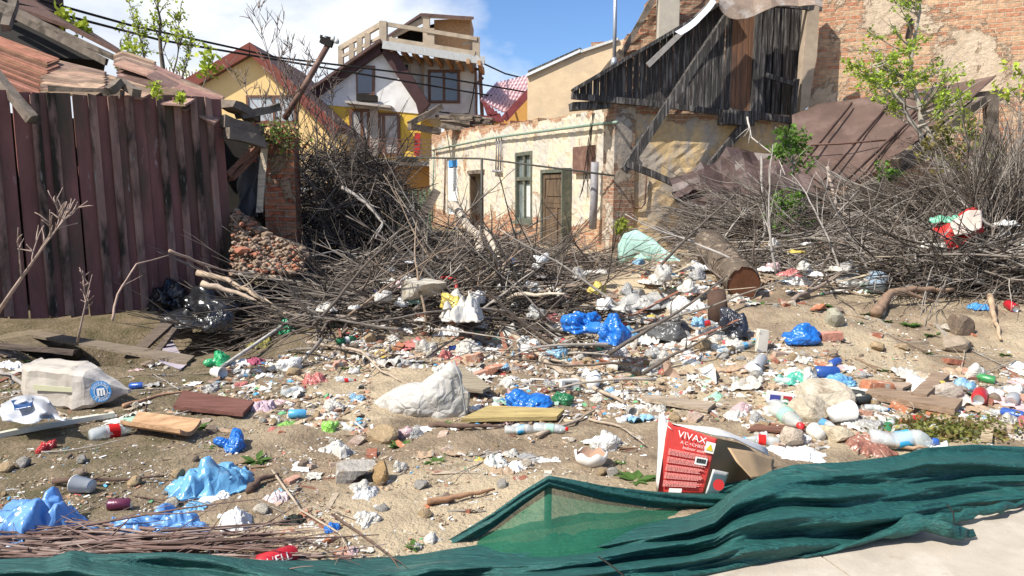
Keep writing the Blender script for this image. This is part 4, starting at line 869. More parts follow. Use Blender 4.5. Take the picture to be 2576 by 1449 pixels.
for k, (x0, y0, x1, y1) in enumerate(((735, 330, 640, 20), (760, 400, 690, 70), (740, 330, 780, 110), (800, 420, 790, 150), (720, 360, 560, 160), (850, 430, 830, 200), (700, 350, 730, 120))):
    tree('bare_sucker', P(x0, y0, 12), P(x1, y1, 12.2), .014, 12, YG, .05, ('tall', 'leaning', 'upright', 'slim', 'left leaning', 'right hand', 'short')[k]+' bare shoot sprouting above the vine tangle by pillar', 'shoot', leaves=0, spread=.6, upd=.9, lens=.35, start=.15, bark=(.22, .17, .14))
# ivy on pillar top
iv = MB(); iv.sm = False
for _ in range(900):
    q = P(700+R.gauss(0, 28), 345+R.gauss(0, 20), 10.6+U(-.2, .3)); leaf(iv, q, U(.03, .07), R.choice([GR, (.2,.25,.06), (.25,.05,.04), (.10,.12,.05), (.22,.15,.08)]))
tag(build('ivy', iv, m_leaf), 'green and reddish creeper covering the top of the brick pillar', 'creeper')
# ================================================================ brushwood (uncountable tangles)
def twigs(mb, n, posf, dirf, L0, L1, r0, r1, wob=.18, k=3, cols=((.16, .13, .11), (.24, .20, .17), (.10, .08, .07), (.30, .26, .22)), grav=0, sub=2):
    for _ in range(n):
        p = posf(); d = dirf(p); l = U(L0, L1); r = U(r0, r1); c = R.choice(cols); u_ = U(.7, 1.3); c = tuple(q*u_ for q in c)
        cv = curve(p, d, l, 6, wob, grav); mb.tube(cv, [lerp(r, r*.25, j/6) for j in range(7)], k, c, cap=False)
        for _ in range(sub):
            j = R.randint(1, 4); c2 = curve(cv[j], (cv[j+1]-cv[j]).normalized()+Vector((U(-1,1), U(-1,1), U(-1,1)))*.55, l*U(.25, .5), 4, wob*1.2); mb.tube(c2, [r*.5, r*.42, r*.33, r*.25, r*.15], k, c, cap=False)
rnd = lambda z=.3: Vector((U(-1,1), U(-1,1), U(-z, z)))
def inpx(xa, xb, yf0, yf1, d0, d1):
    def f():
        x = U(xa, xb); return P(x, U(yf0(x), yf1(x)), U(d0, d1))
    return f
# vine mass
DK = ((.07, .055, .045), (.12, .10, .085), (.20, .17, .145), (.05, .04, .035))
tm_ = MB(); twigs(tm_, 1500, inpx(740, 1000, lambda x: interp([(740, 390), (850, 375), (940, 400), (1000, 450)], x), lambda x: 640, 11.3, 13.0), lambda p: rnd(.9), .4, 1.3, .006, .016, .25, 3, DK)
o = build('vine_tangle', tm_, m_twig); tag(o, 'dense dark tangle of dead vines between brick pillar and green gate', 'vines', kind='stuff')
# central brush heap
def heap_top(x): return interp([(560, 700), (700, 670), (820, 615), (1000, 600), (1150, 575), (1300, 610), (1450, 635), (1560, 660), (1700, 710)], x)
tm_ = MB()
CB = ((.10, .08, .065), (.15, .12, .10), (.23, .195, .16), (.05, .042, .035))
for (xa, xb, y0, y1, d0, d1, n) in ((800, 1560, 0, 120, 12.0, 14.5, 900), (620, 1560, 50, 170, 9.5, 12, 1500), (600, 1500, 130, 260, 8.4, 9.6, 620)):
    twigs(tm_, n, inpx(xa, xb, lambda x: heap_top(x)+y0, lambda x: heap_top(x)+y1, d0, d1), lambda p: Vector((U(-1,1), U(-.5,.5), U(-.3,.22))), .5, 1.7, .006, .020, .13, 4, CB, sub=3)
def gpos():
    x = U(780, 1540); return G(x, heap_top(x)+U(90, 245))+Vector((0, 0, U(0, .22)))
twigs(tm_, 300, gpos, lambda p: Vector((U(-1,1), U(-.5,.5), U(-.3,.25))), .4, 1.4, .006, .022, .14, 5, CB, sub=3)
def gpos2():
    x = U(720, 1000); return G(x, interp([(590, 700), (980, 640)], x)+U(0, 170))+Vector((0, 0, U(0, .25)))
twigs(tm_, 330, gpos2, lambda p: Vector((U(-1,1), U(-.5,.5), U(-.3,.3))), .4, 1.4, .005, .017, .14, 4, CB, sub=3)
tag(build('brush_heap', tm_, m_twig), 'heap of cut grey twigs and sticks in the middle of the yard', 'brushwood', kind='stuff')
# right brush
tm_ = MB()
RB = ((.17, .14, .115), (.26, .225, .19), (.09, .07, .055), (.32, .285, .245), (.05, .04, .033))
for (n, f, dr) in ((900, inpx(1830, 2600, lambda x: interp([(1830, 560), (1960, 510), (2200, 500), (2400, 490), (2600, 450)], x), lambda x: 600, 11.0, 13), lambda p: Vector((-1, U(-.4,.4), U(-.15,.45)))),
                   (520, inpx(1800, 2600, lambda x: interp([(1800, 590), (2600, 560)], x), lambda x: 690, 9.6, 11), lambda p: Vector((U(-1,.8), U(-.4,.4), U(-.25,.3)))),
                   (700, inpx(2440, 2620, lambda x: 500, lambda x: 640, 9.5, 12), lambda p: Vector((U(-.6,.6), U(-.4,.4), U(.1,1)))),
                   (650, inpx(2250, 2620, lambda x: 620, lambda x: 760, 8.4, 9.4), lambda p: Vector((U(-1,1), U(-.5,.5), U(-.4,.3))))):
    twigs(tm_, n, f, dr, .5, 1.6, .004, .015, .15, 4, RB, sub=4)
tag(build('grey_brush', tm_, m_twig), 'wide bank of dry grey brushwood along the right side of the yard', 'brushwood', kind='stuff')
# dry twig bundle bottom left
tm_ = MB()
def bpos():
    x = U(-80, 470); return G(x, U(1372, 1440))+Vector((0, 0, U(0, .10)))
twigs(tm_, 190, bpos, lambda p: Vector((U(.6, 1)*R.choice((-1, 1)), U(-.12, .22), U(-.03, .05))), .4, 1.1, .004, .011, .05, 5, ((.20, .13, .11), (.28, .21, .18), (.14, .09, .075)), sub=1)
tag(build('twig_bundle', tm_, m_twig), 'bundle of thin reddish brown twigs behind the green netting at lower left', 'twigs', kind='stuff')
for y in (1318, 1340): pass
# ================================================================ item makers (unit prototypes, reused by copy)
def ridge(v): return 1-abs(noise.noise(v))*2
def ico(sub):
    b = bmesh.new(); bmesh.ops.create_icosphere(b, subdivisions=sub, radius=1); v = [x.co.copy() for x in b.verts]; f = [tuple(q.index for q in p.verts) for p in b.faces]; b.free(); return v, f
ICO = {s: ico(s) for s in (2, 3, 4, 5)}
def bagmb(seed, sub=4, flat=.15, knot=True, rough=1.0):
    """tied or slumped bag: smooth billows, creases gathered towards the knot"""
    s = Vector((seed*3.1, seed*1.7, seed*.9)); v, f = ICO[sub]; mb = MB(); kd = Vector((math.cos(seed*2.3), math.sin(seed*2.3), .25+.3*math.sin(seed))).normalized()
    e1 = kd.orthogonal().normalized(); e2 = kd.cross(e1)
    for p in v:
        h = p.dot(kd); an = math.atan2(p.dot(e2), p.dot(e1)); c = Vector((math.cos(an)*1.9, math.sin(an)*1.9, h*.55+seed))
        g = sst(-.5, .9, h)
        w = p + Vector((noise.noise(p*1.7+s), noise.noise(p*1.7-s), 0))*.35; vd = noise.voronoi(w*1.5+s)[0]
        r = 1 + .42*noise.noise(p*1.15+s) + .22*(vd[1]-vd[0]) + (.05+.16*g)*ridge(c*1.5) + (.02+.08*g)*ridge(c*3.4) + .03*ridge(w*4) - .2
        r *= 1-.34*sst(.35, .86, h)
        if h > .90: r *= 1+(h-.90)*7.5
        q = p*r; q.z = max(q.z, -flat+.03*noise.noise(p*4+s)); mb.v.append(Vector((q.x, q.y, q.z+flat)))
    mb.f = list(f); mb.c = [None]*len(f); return mb
def sheetbag(seed, n=22, dome=.30):
    s = Vector((seed*2.7, seed*1.3, 0)); rows = []
    for i in range(n):
        row = []
        for j in range(n):
            x, y = (i/(n-1)-.5)*2, (j/(n-1)-.5)*2; l = max(abs(x), abs(y)); r = math.hypot(x, y) or 1; k = l/r if l else 0; x, y = x*(.35+.65*k), y*(.35+.65*k); a = math.atan2(y, x)
            e = 1+.42*noise.noise(Vector((math.cos(a)*1.6, math.sin(a)*1.6, seed)))+.16*noise.noise(Vector((math.cos(a)*5, math.sin(a)*5, seed))); p = Vector((x*e, y*e*.8, 0)); rr_ = min(1, math.hypot(x, y))
            w = p + Vector((noise.noise(p*2+s), noise.noise(p*2-s), 0))*.35; v1 = noise.voronoi(w*1.7+s)[0]; v2 = noise.voronoi(w*4.5+s)[0]
            z = dome*(1-rr_**2)*(.7+.9*noise.noise(p*1.2+s)) + .30*abs(noise.noise(w*1.6+s)) + .22*(v1[1]-v1[0])*(.5+.5*rr_) + .05*(v2[1]-v2[0])
            row.append(Vector((p.x+.12*noise.noise(p*5+s), p.y+.12*noise.noise(p*5-s), max(.01, z*(1.1-.75*rr_**6)))))
        rows.append(row)
    m = MB(); m.grid(rows); k = len(m.v); m.v += [Vector((v.x*.96, v.y*.96, v.z*.6-.01)) for v in m.v]
    for f_ in m.f[:]: m.q(tuple(k+i for i in reversed(f_)))
    ed = list(range(n))+[i*n+n-1 for i in range(1, n)]+[(n-1)*n+i for i in range(n-2, -1, -1)]+[i*n for i in range(n-2, 0, -1)]
    for a, b in zip(ed, ed[1:]+ed[:1]): m.q((b, a, k+a, k+b))
    return m
def rockmb(seed, sub=3, cuts=9):
    v, f = ICO[sub]; rr = random.Random(seed); mb = MB(); pl = [(Vector((rr.gauss(0,1), rr.gauss(0,1), rr.gauss(0,1))).normalized(), rr.uniform(.55, .85)) for _ in range(cuts)]
    for p in v:
        q = p.copy()
        for n, d in pl:
            e = q.dot(n)
            if e > d: q -= n*(e-d)
        q *= 1+.05*noise.noise(p*5+Vector((seed, 0, 0))); mb.v.append(Vector((q.x, q.y, q.z+.5)))
    mb.f = list(f); mb.c = [None]*len(f); mb.sm = False; return mb
def brickmb(seed):
    rr = random.Random(seed); b = bmesh.new(); bmesh.ops.create_cube(b, size=1); bmesh.ops.subdivide_edges(b, edges=b.edges, cuts=3, use_grid_fill=True)
    mb = MB(); mb.sm = False; br = rr.random() < .6; n = Vector((rr.uniform(.4, 1), rr.uniform(-.7, .7), rr.uniform(-.5, .5))).normalized(); d = rr.uniform(.05, .3)
    for x in b.verts:
        q = x.co.copy(); e = q.dot(n)
        if br and e > d: q -= n*(e-d)*(.9+.3*noise.noise(q*6))
        q *= 1-.10*(abs(q.x)+abs(q.y)+abs(q.z) > 1.25)*rr.random()
        q += Vector((noise.noise(q*4), noise.noise(q*4+Vector((3,0,0))), noise.noise(q*4+Vector((0,3,0)))))*.05
        mb.v.append(Vector((q.x*1.0, q.y*.5, q.z*.28+.14)))
    mb.f = [tuple(v.index for v in p.verts) for p in b.faces]; mb.c = [None]*len(mb.f); b.free(); return mb
def plankmb(seed):
    rr = random.Random(seed); mb = MB(); mb.sm = False; n = 10; bend = rr.uniform(-.04, .04)
    for i in range(n+1):
        t = i/n; e = rr.uniform(-.03, .03) if 0 < i < n else 0
        for (y, z) in ((-.5, 0), (-.2, 0), (.15, 0), (.5, 0), (.5, .16), (.2, .16), (-.15, .16), (-.5, .16)):
            x = t-.5 + (rr.uniform(-.08, .08) if i in (0, n) else 0); mb.v.append(Vector((x, y*.14+e*.15, z*.16+bend*math.sin(t*3.14)+.005)))
    for i in range(n):
        for j in range(8):
            a, b = i*8+j, i*8+(j+1) % 8; mb.q((a, b, b+8, a+8))
    mb.q(tuple(range(7, -1, -1))); mb.q(tuple(range(n*8, n*8+8))); return mb
def scrapmb(seed, amp=.22, n=11, fold=True):
    rr = random.Random(seed); s = Vector((seed*2.1, seed*.7, 0)); rows = []
    for i in range(n):
        row = []
        for j in range(n):
            x, y = i/(n-1)-.5, j/(n-1)-.5; e = 1+.3*noise.noise(Vector((math.atan2(y, x)*1.4, seed, 0))); p = Vector((x*e, y*e*.75, 0))
            z = amp*(abs(noise.noise(p*3+s))*1.3 + .5*abs(noise.noise(p*8+s))) + .006
            row.append(Vector((p.x+.08*noise.noise(p*5+s), p.y+.08*noise.noise(p*5-s), z)))
        rows.append(row)
    m = MB(); m.grid(rows); k = len(m.v); m.v += [v-Vector((0,0,.004)) for v in m.v]
    for f_ in m.f[:]: m.q(tuple(k+i for i in reversed(f_)))
    ed = list(range(n))+[i*n+n-1 for i in range(1, n)]+[(n-1)*n+i for i in range(n-2, -1, -1)]+[i*n for i in range(n-2, 0, -1)]
    for a, b in zip(ed, ed[1:]+ed[:1]): m.q((b, a, k+a, k+b))
    return m
def lay(mb, k=.0):     # lay a lathe (axis z) along x
    mb.v = [Vector((v.z, v.y, v.x)) for v in mb.v]; return mb
def crush(mb, seed, a):
    s = Vector((seed, seed*.3, 0)); mb.v = [v*1.0+Vector((0, noise.noise(v*14+s), noise.noise(v*14-s)))*a for v in mb.v]; return mb
def bottle(seed, label=True, cr=.012):
    rt = bpy.data.objects.new('plastic_bottle', None); COL.objects.link(rt); rt['_w'] = (0, 0, 0); rt.empty_display_size = .05
    r = .038; pr = [(0, -.13), (.028, -.13), (r, -.118), (r, -.05), (r*.93, -.045), (r, -.04), (r, .03), (r*.93, .035), (r, .04), (r*.95, .06), (.026, .09), (.014, .108), (.013, .122)]
    m = MB(); m.lathe(pr, 16); lay(m); crush(m, seed, cr); m.xf(lambda v: v+Vector((0,0,r))); build('body', m, m_pet, rt)
    m = MB(); m.lathe([(0, .122), (.0, .135), (.015, .135), (.015, .112)], 12); lay(m); crush(m, seed, cr*.3); m.xf(lambda v: v+Vector((0,0,r))); build('cap', m, m_hard, rt, color=(.6, .02, .02))
    if label: m = MB(); m.lathe([(r+.0015, -.03), (r+.0015, .025)], 16); lay(m); crush(m, seed, cr); m.xf(lambda v: v+Vector((0,0,r))); build('label', m, m_paper, rt, color=(.6, .6, .6))
    return rt
def can_():
    rt = bpy.data.objects.new('drink_can', None); COL.objects.link(rt); rt['_w'] = (0, 0, 0)
    m = MB(); m.lathe([(.024, -.062), (.033, -.052), (.033, .048), (.027, .060)], 18); lay(m); crush(m, 3, .003); m.xf(lambda v: v+Vector((0,0,.033))); build('body', m, m_metal, rt)
    for nm, a, b in (('lid', .060, .056), ('base', -.062, -.056)):
        m = MB(); m.lathe([(0, b), (.022, b), (.026, a)], 18); lay(m); m.xf(lambda v: v+Vector((0,0,.033))); build(nm, m, m_alu, rt)
    return rt
def cup_():
    m = MB(); m.lathe([(0, -.04), (.026, -.04), (.037, .045), (.039, .045), (.035, .043), (.025, -.036), (0, -.036)], 18); lay(m); crush(m, 5, .004); m.xf(lambda v: v+Vector((0,0,.036))); return m
PROTO = {}
def proto(kind, seed, fn, mat):
    k = (kind, seed)
    if k not in PROTO:
        o = fn(seed); 
        if isinstance(o, MB): o = build(kind, o, mat, origin=(0,0,0))
        PROTO[k] = o; o['_first'] = 1
        return o
    return dup(PROTO[k])
ITEMS = []      # (obj, look, cat, group, px, py) -> labels made at the end
def put(o, p, rz=0, sc=(1,1,1), tilt=(0,0), color=None, name=None):
    o.location = p; o.rotation_euler = (tilt[0], tilt[1], rz); o.scale = sc
    if color: o.color = (*color, 1)
    if name: o.name = name
    return o
def slope_tilt(p, rz):
    e = .12; dx = (H(p.x+e, p.y)-H(p.x-e, p.y))/(2*e); dy = (H(p.x, p.y+e)-H(p.x, p.y-e))/(2*e)
    c, s = math.cos(rz), math.sin(rz); return (math.atan(-dx*s+dy*c), -math.atan(dx*c+dy*s))
def bagpx(px, py, w, h, color, look=None, kind='plastic_bag', cat='plastic bag', mat=None, seed=None, depth=None, label=None, group=None, rz=None, flat=.15, dep=.8, fn=None, nlim=8, fl=1, k=.03):
    """crumpled bag whose picture centre is (px,py) and size w x h pixels"""
    seed = R.randint(0, nlim-1) if seed is None else seed
    p = PG(px, py+h/2, depth, k) if depth else G(px, py+h*.38); d = (p-EYE).length; s = w/2/F*d*.95; hh = h/F*d
    big = w > 60; film = mat == m_film or mat == m_cloth
    o = proto(kind+('_f' if mat == m_film else '_c' if mat == m_cloth else '')+str(big), seed, fn or ((lambda q: sheetbag(q, 34 if big else 20)) if film and not (depth and mat == m_film and py < 725) else (lambda q: bagmb(q, 5 if big else 4, flat))), mat or m_plas)
    if o.name.split('.')[0] != kind: o.name = kind
    zt = max(.35, min(1.7, (hh/(.85 if film else 1.25))/max(s, .01)))*fl*((.95 if w > 60 else .72) if film else .9)
    put(o, p-Vector((0, 0, .01)), U(0, 6.28) if rz is None else rz, (s, s*dep if rz is not None else s, s*zt), color=color)
    if label: tag(o, label, cat, group)
    else: ITEMS.append((o, look, cat, group, px, py))
    return o
WH = (.80, .79, .76); OW = (.62, .59, .53); LB = (.16, .40, .64); BL = (.02, .17, .58); GN = (.03, .34, .16); LG = (.36, .62, .46); GY = (.30, .30, .29); BK = (.018, .018, .02); PK = (.6, .33, .35); RD = (.5, .03, .03)
# ---- named bags
for a in ((540, 1165, 185, 135, LB, 'crumpled sky blue plastic bag right of the curved tan board', m_film, 1), (590, 1108, 66, 44, BL, 'small tight blue plastic ball above the sky blue bag', m_plas, 2),
          (70, 1300, 220, 130, (.15, .34, .68), 'large smooth blue bag at left frame edge above the twig bundle', m_film, 3), (345, 1310, 190, 100, (.15, .34, .68), 'blue plastic bag with red cap beside it above the twig bundle', m_film, 4), (450, 1318, 140, 70, (.15, .35, .68), 'flatter blue bag touching right side of the red capped one', m_film, 5),
          (450, 1362, 72, 60, WH, 'white wadded cloth behind the netting at lower left', m_cloth, 6), (845, 1112, 86, 60, OW, 'dirty white knotted bag left of the mossy stone', m_film, 7), (922, 1228, 80, 50, (.6,.6,.58), 'clear crumpled bag in front of the grey concrete block', m_film, 0),
          (590, 1285, 110, 75, WH, 'white cloth lump right of the blue bags', m_cloth, 1), (700, 1232, 70, 55, (.66, .55, .55), 'pinkish white crumpled paper bag beside the dark stick end', m_cloth, 2), (1245, 1135, 70, 72, (.72,.72,.66), 'upright clear white bag on the sand in front of big white sack', m_film, 3),
          (1300, 1158, 60, 36, WH, 'small white cloth wad right of the upright clear bag', m_cloth, 4), (1325, 1003, 112, 50, BL, 'bright blue plastic bag right of the big white sack', m_plas, 5), (1415, 1000, 56, 38, (.02, .16, .06), 'dark green plastic crumple right of the bright blue bag', m_plas, 6),
          (1202, 1044, 50, 36, (.08, .40, .22), 'green and clear bag tucked at right corner of the big white sack', m_film, 7), (1175, 800, 112, 95, OW, 'dirty white bag slumped on the branches beside the pale concrete block', m_film, 0), (545, 1238, 90, 30, WH, 'spotted white cloth lying below the sky blue bag', m_cloth, 3),
          (500, 1262, 80, 26, LB, 'strip of light blue film below the sky blue bag', m_film, 5), (835, 1325, 42, 24, BL, 'tiny blue film twist alone on the sand', m_plas, 4), (735, 1296, 70, 34, (.03, .035, .03), 'dark mesh scrap on the sand left of the tiny blue twist', m_cloth, 7), (725, 1055, 50, 26, (.25, .5, .1), 'lime green crumpled film with pink wrapper', m_film, 1), (828, 1070, 40, 34, (.30, .65, .12), 'lime green plastic knot left of the big white sack', m_plas, 2),
          (655, 1010, 80, 50, (.62,.45,.5), 'pink and white clear bag above the dark red board', m_film, 3), (25, 905, 60, 50, WH, 'white rag heap at left edge above the paper sack', m_cloth, 4), (118, 1122, 36, 24, RD, 'small red and white wrapper among orange shards', m_plas, 2),
          (1455, 850, 105, 58, BL, 'bright blue bag, left one of the joined pair on the debris slope', m_plas, 6), (1535, 862, 80, 90, BL, 'bright blue bag, right one of the joined pair on the debris slope', m_plas, 7),
          (1590, 828, 80, 50, (.12, .35, .6), 'pale blue bag with yellow cap left of the dark grey bag', m_film, 1), (1685, 820, 95, 62, (.10,.10,.10), 'dark grey bin bag below the pile of dirty white bags', m_plas, 3),
          (1640, 735, 150, 80, (.42,.41,.38), 'large dirty grey bag on top of the debris slope by the mint mattress', m_film, 4), (1570, 775, 110, 60, (.5,.5,.48), 'dirty white film sliding left of the large grey bag', m_film, 5), (1625, 790, 80, 40, (.48,.47,.44), 'grey clear bag between the large grey bag and the dark bin bag', m_film, 6),
          (2015, 838, 82, 46, BL, 'bright blue knotted bag on the slope left of the pinkish brick', m_plas, 0), (2010, 690, 72, 58, WH, 'white sack lying right of the fallen log', m_cloth, 1), (1945, 655, 46, 26, BL, 'blue film scrap above the white sack near log', m_plas, 2),
          (2460, 757, 52, 42, (.08, .3, .62), 'blue bag caught under brush near the red can', m_film, 3), (2375, 535, 62, 44, (.20, .55, .36), 'pale green bag caught in brush left of the red cloth', m_film, 4), (2430, 610, 90, 60, (.45, .62, .52), 'white and pale green bag hanging below the red cloth', m_film, 5), (2560, 600, 60, 40, WH, 'white bag with blue print in brush at right edge', m_film, 6),
          (2110, 955, 80, 34, LB, 'blue film lying above the tyre', m_plas, 7), (2000, 940, 80, 42, (.10, .45, .33), 'torn turquoise green bag above the pale rock', m_film, 0), (1803, 985, 52, 36, LG, 'pale green knotted bag right of broken white buckets', m_film, 1),
          (2350, 1113, 75, 40, WH, 'white bag behind the net beside the purple one', m_film, 2), (2430, 1112, 50, 18, (.45, .35, .6), 'pale purple bag on the dry conifer cuttings', m_film, 3), (2010, 1125, 130, 40, WH, 'white sheet of film behind the net right of the red carton', m_film, 4),
          (2180, 1105, 110, 52, (.30, .13, .09), 'crushed reddish brown plastic bag behind the net', m_film, 5), (555, 900, 50, 42, (.04, .42, .16), 'bright green film hanging under the black bags', m_plas, 6), (722, 815, 42, 50, (.03, .38, .18), 'green film in the branches right of the black bags', m_plas, 7), (640, 888, 52, 55, (.38, .10, .15), 'dusty pink cloth beside the black bags', m_cloth, 0), (660, 850, 60, 46, (.22, .2, .06), 'olive rag right of the black bags', m_cloth, 2), (665, 835, 40, 20, (.5,.12,.04), 'orange red rag on top of the olive one', m_cloth, 3),
          (1440, 793, 46, 16, (.03, .42, .28), 'green net scrap on the debris slope above the blue pair', m_plas, 2), (1425, 812, 110, 30, OW, 'off white bag directly above the blue pair', m_cloth, 3), (1725, 945, 0, 0, WH, '', None, 0)):
    if a[2] == 0: continue
    x, y, w, h, c, lb, mt, sd = a
    d = None
    if y < 740 and x > 2300: d = 9.3
    kk = .03
    if (x, y) in ((1175, 800), (1455, 850), (1535, 862)): d = 9; kk = .26
    cat = 'cloth' if mt is m_cloth else 'plastic bag'
    bagpx(x, y, w*1.08, h*1.1, c, fl=1.3 if x < 460 and y > 1250 else (1.5 if y == 800 else 1), k=kk, kind='crumpled_cloth' if mt is m_cloth else 'plastic_bag', cat=cat, mat=mt, seed=sd, depth=d, label=lb)
# black bag pile and white sack on top
for x, y, w, h, c, lb, sd in ((570, 815, 200, 115, BK, 'large glossy black bin bag with torn folds on the pile left of the branches', 1), (470, 800, 100, 80, BK, 'black bin bag at the left of the black bag pile', 3), (655, 800, 110, 60, BK, 'black bin bag at the right of the black bag pile', 5), (445, 765, 90, 60, BK, 'black bin bag tucked under the edge of the maroon boards', 4), (600, 885, 70, 60, BK, 'limp black bag hanging down the front of the pile', 6)):
    bagpx(x, y, w, h, c, kind='bin_bag', cat='bin bag', mat=m_plas, seed=sd, label=lb, depth=9.5, k=.42)
bagpx(525, 760, 130, 80, WH, kind='crumpled_cloth', cat='sack', mat=m_cloth, seed=5, label='white sack lying on top of the black bags under a broken branch', depth=9.5, k=.55).name = 'white_sack'
o = bagpx(1840, 805, 72, 80, (.03,.033,.045), kind='bin_bag', cat='bin bag', mat=m_plas, seed=2, label='black bag hanging at the sawn log beside the stump', depth=8.05)
# hanging bags in brush
for x, y, w, h, c, lb, mt, d in ((1408, 718, 44, 62, OW, 'white bag hanging from the end of the grey rod in the branches', m_film, 9.6), (1268, 690, 50, 40, BL, 'blue bag caught in the central branches beside the grey rod', m_plas, 9.8), (1292, 652, 30, 22, BL, 'small blue scrap higher in the central branches', m_plas, 10.2), (1115, 640, 36, 60, OW, 'white plastic tray shaped bag high in the central branches', m_film, 11), (1015, 675, 46, 26, OW, 'off white bag in the left part of the central branches', m_film, 10.5), (965, 715, 70, 40, (.12, .13, .4), 'violet blue rag inside the central branches', m_cloth, 9.6), (1040, 655, 30, 24, (.4,.06,.12), 'small red and blue rag in the central branches', m_cloth, 10.8), (1365, 668, 60, 20, (.6,.3,.12), 'orange and white packet behind the central branches', m_cloth, 11.5), (2530, 520, 50, 90, (.6,.6,.56), 'clear film hanging on brush at upper right edge', m_film, 9.2)):
    bagpx(x, y, w, h, c, kind='plastic_bag' if mt is not m_cloth else 'crumpled_cloth', cat='plastic bag' if mt is not m_cloth else 'cloth', mat=mt, depth=d, label=lb)
# ---- lofts through pixel sections
def loft(secs, k=20, power=2.6, amp=.02, nseg=24, seed=0, capn=True, rfreq=9):
    """secs: (x, ytop, ybot, thickness_m, depth)"""
    mb = MB(); rows = []
    for i in range(nseg+1):
        t = i/nseg*(len(secs)-1); a = min(int(t), len(secs)-2); f = t-a; f2 = f*f*(3-2*f)*.5+f*.5; s = [lerp(secs[a][c], secs[a+1][c], f2) for c in range(5)]
        s[0] = lerp(secs[a][0], secs[a+1][0], f)
        top, bot = P(s[0], s[1], s[4]), P(s[0], s[2], s[4]); c = (top+bot)/2; up = (top-bot)/2; row = []
        for j in range(k):
            an = 2*math.pi*j/k; ca, sa = math.cos(an), math.sin(an); e = (abs(ca)**power+abs(sa)**power)**(-1/power)
            p = c+up*sa*e+Vector((0, -1, 0))*ca*e*s[3]/2
            w = p*rfreq+Vector((seed, 0, 0)); p += Vector((noise.noise(w), noise.noise(w+Vector((5,5,0))), noise.noise(w+Vector((0,5,5)))))*amp + (c-p).normalized()*amp*.9*ridge(p*rfreq*.55+Vector((0, seed, 0)))
            row.append(p)
        rows.append(row)
    mb.grid(rows, close=True); n = len(mb.v); mb.q(tuple(range(k-1, -1, -1))); mb.q(tuple(range(n-k, n))); return mb
m_sack = M('woven_white_sack', (.44, .42, .385), .6, .08, 5, bump=1.0, bsc=14, bdist=.026, vor=9, spec=.35, col2=(.30, .26, .21), sc2=2.2, thr=(.54, .70))
BS = loft([(940, 1002, 1046, .10, 5.9), (985, 975, 1055, .24, 5.8), (1050, 958, 1062, .32, 5.72), (1105, 930, 1068, .24, 5.66), (1134, 906, 1072, .12, 5.62), (1148, 912, 1075, .07, 5.61), (1178, 985, 1080, .03, 5.6)], nseg=40, k=34, amp=.028, seed=3, power=2.2)
BSo = build('big_white_sack', BS, m_sack); tag(BSo, 'big bulging white woven sack lying on the sand', 'sack')
t = MB(); t.sm = True; t.tube([P(1141, 906, 5.58), P(1158, 950, 5.55), P(1168, 1020, 5.54), P(1180, 1078, 5.56)], .007, 5); build('seam', t, m_cloth, BSo, color=GY)
m_kraft = M('grey_kraft_paper', (.42, .38, .33), .85, .12, 5, bump=.3, bsc=12, col2=(.30, .25, .20), sc2=4, thr=(.58, .68))
PS = root('paper_sack', tuple(P(190, 1028, 6.0))); tag(PS, 'grey paper cement sack with a round blue emblem lying left', 'paper sack')
t = loft([(82, 905, 990, .30, 6.2), (95, 908, 1010, .32, 6.15), (200, 916, 1024, .34, 6.0), (212, 925, 1030, .30, 5.95)], nseg=14, k=28, power=9, amp=.018); t.sm = False; build('sack_body', t, m_kraft, PS)
t = loft([(207, 918, 1029, .32, 5.95), (232, 925, 1022, .26, 5.9), (275, 948, 1012, .16, 5.9), (325, 978, 990, .05, 5.9)], nseg=12, k=28, power=7, amp=.016); t.sm = False; build('sack_neck', t, M('pale_paper', (.46, .42, .38), .85, .12, 5, bump=.3), PS)
t = MB(); t.sm = False; t.prism([P(84, 968, 5.93), P(200, 978, 5.80), P(200, 988, 5.80), P(84, 982, 5.93)], (0, .01, 0)); build('yellow_stripe', t, m_print, PS, color=(.45, .44, .30))
def disc(cx, cy, r0, r1, d, n=40, c=None, sq=1.0, th=.003):
    mb = MB(); mb.sm = False; rows = [[P(cx+r*math.cos(a)*sq, cy+r*math.sin(a), d+.0007*(cx-250)*-1) for a in [2*math.pi*i/n for i in range(n)]] for r in ((r0, r1) if r0 else (.01, r1))]
    mb.grid(rows, close=True); k = len(mb.v); mb.v += [v+Vector((0, th, 0)) for v in mb.v]
    for f_ in mb.f[:]: mb.q(tuple(k+i for i in reversed(f_)))
    return mb
BLU = (.05, .22, .50)
build('emblem_disc', disc(253, 985, 0, 27, 5.775), m_print, PS, color=BLU)
build('emblem_ring', disc(253, 985, 16, 17.2, 5.768), m_print, PS, color=(.6, .62, .62))
for i, ch in enumerate('GUVERNUL ROMANIEI ·'):
    a = -math.pi/2 - 1.2 + i*2*math.pi/19
    if ch == ' ': continue
    ca, sa = math.cos(a), math.sin(a); cx, cy = 253+21.5*ca, 985+21.5*sa
    m = textmb(ch, 9, lambda x, y: P(cx+(x-3)*-sa*1.0+y*ca-3*ca, cy+(x-3)*ca+y*sa-3*sa, 5.766))
    build('emblem_letter', m, m_print, PS, color=(.65, .66, .66))
t = MB(); t.sm = False
for pts in ([(243, 978), (262, 976), (262, 981), (243, 983)], [(243, 983), (249, 983), (251, 997), (245, 997)], [(252, 982), (257, 982), (258, 996), (253, 996)], [(259, 981), (264, 981), (265, 994), (260, 994)]): t.prism([P(x, y, 5.764) for x, y in pts], (0, .003, 0))
build('emblem_mark', t, m_print, PS, color=(.65, .66, .66))
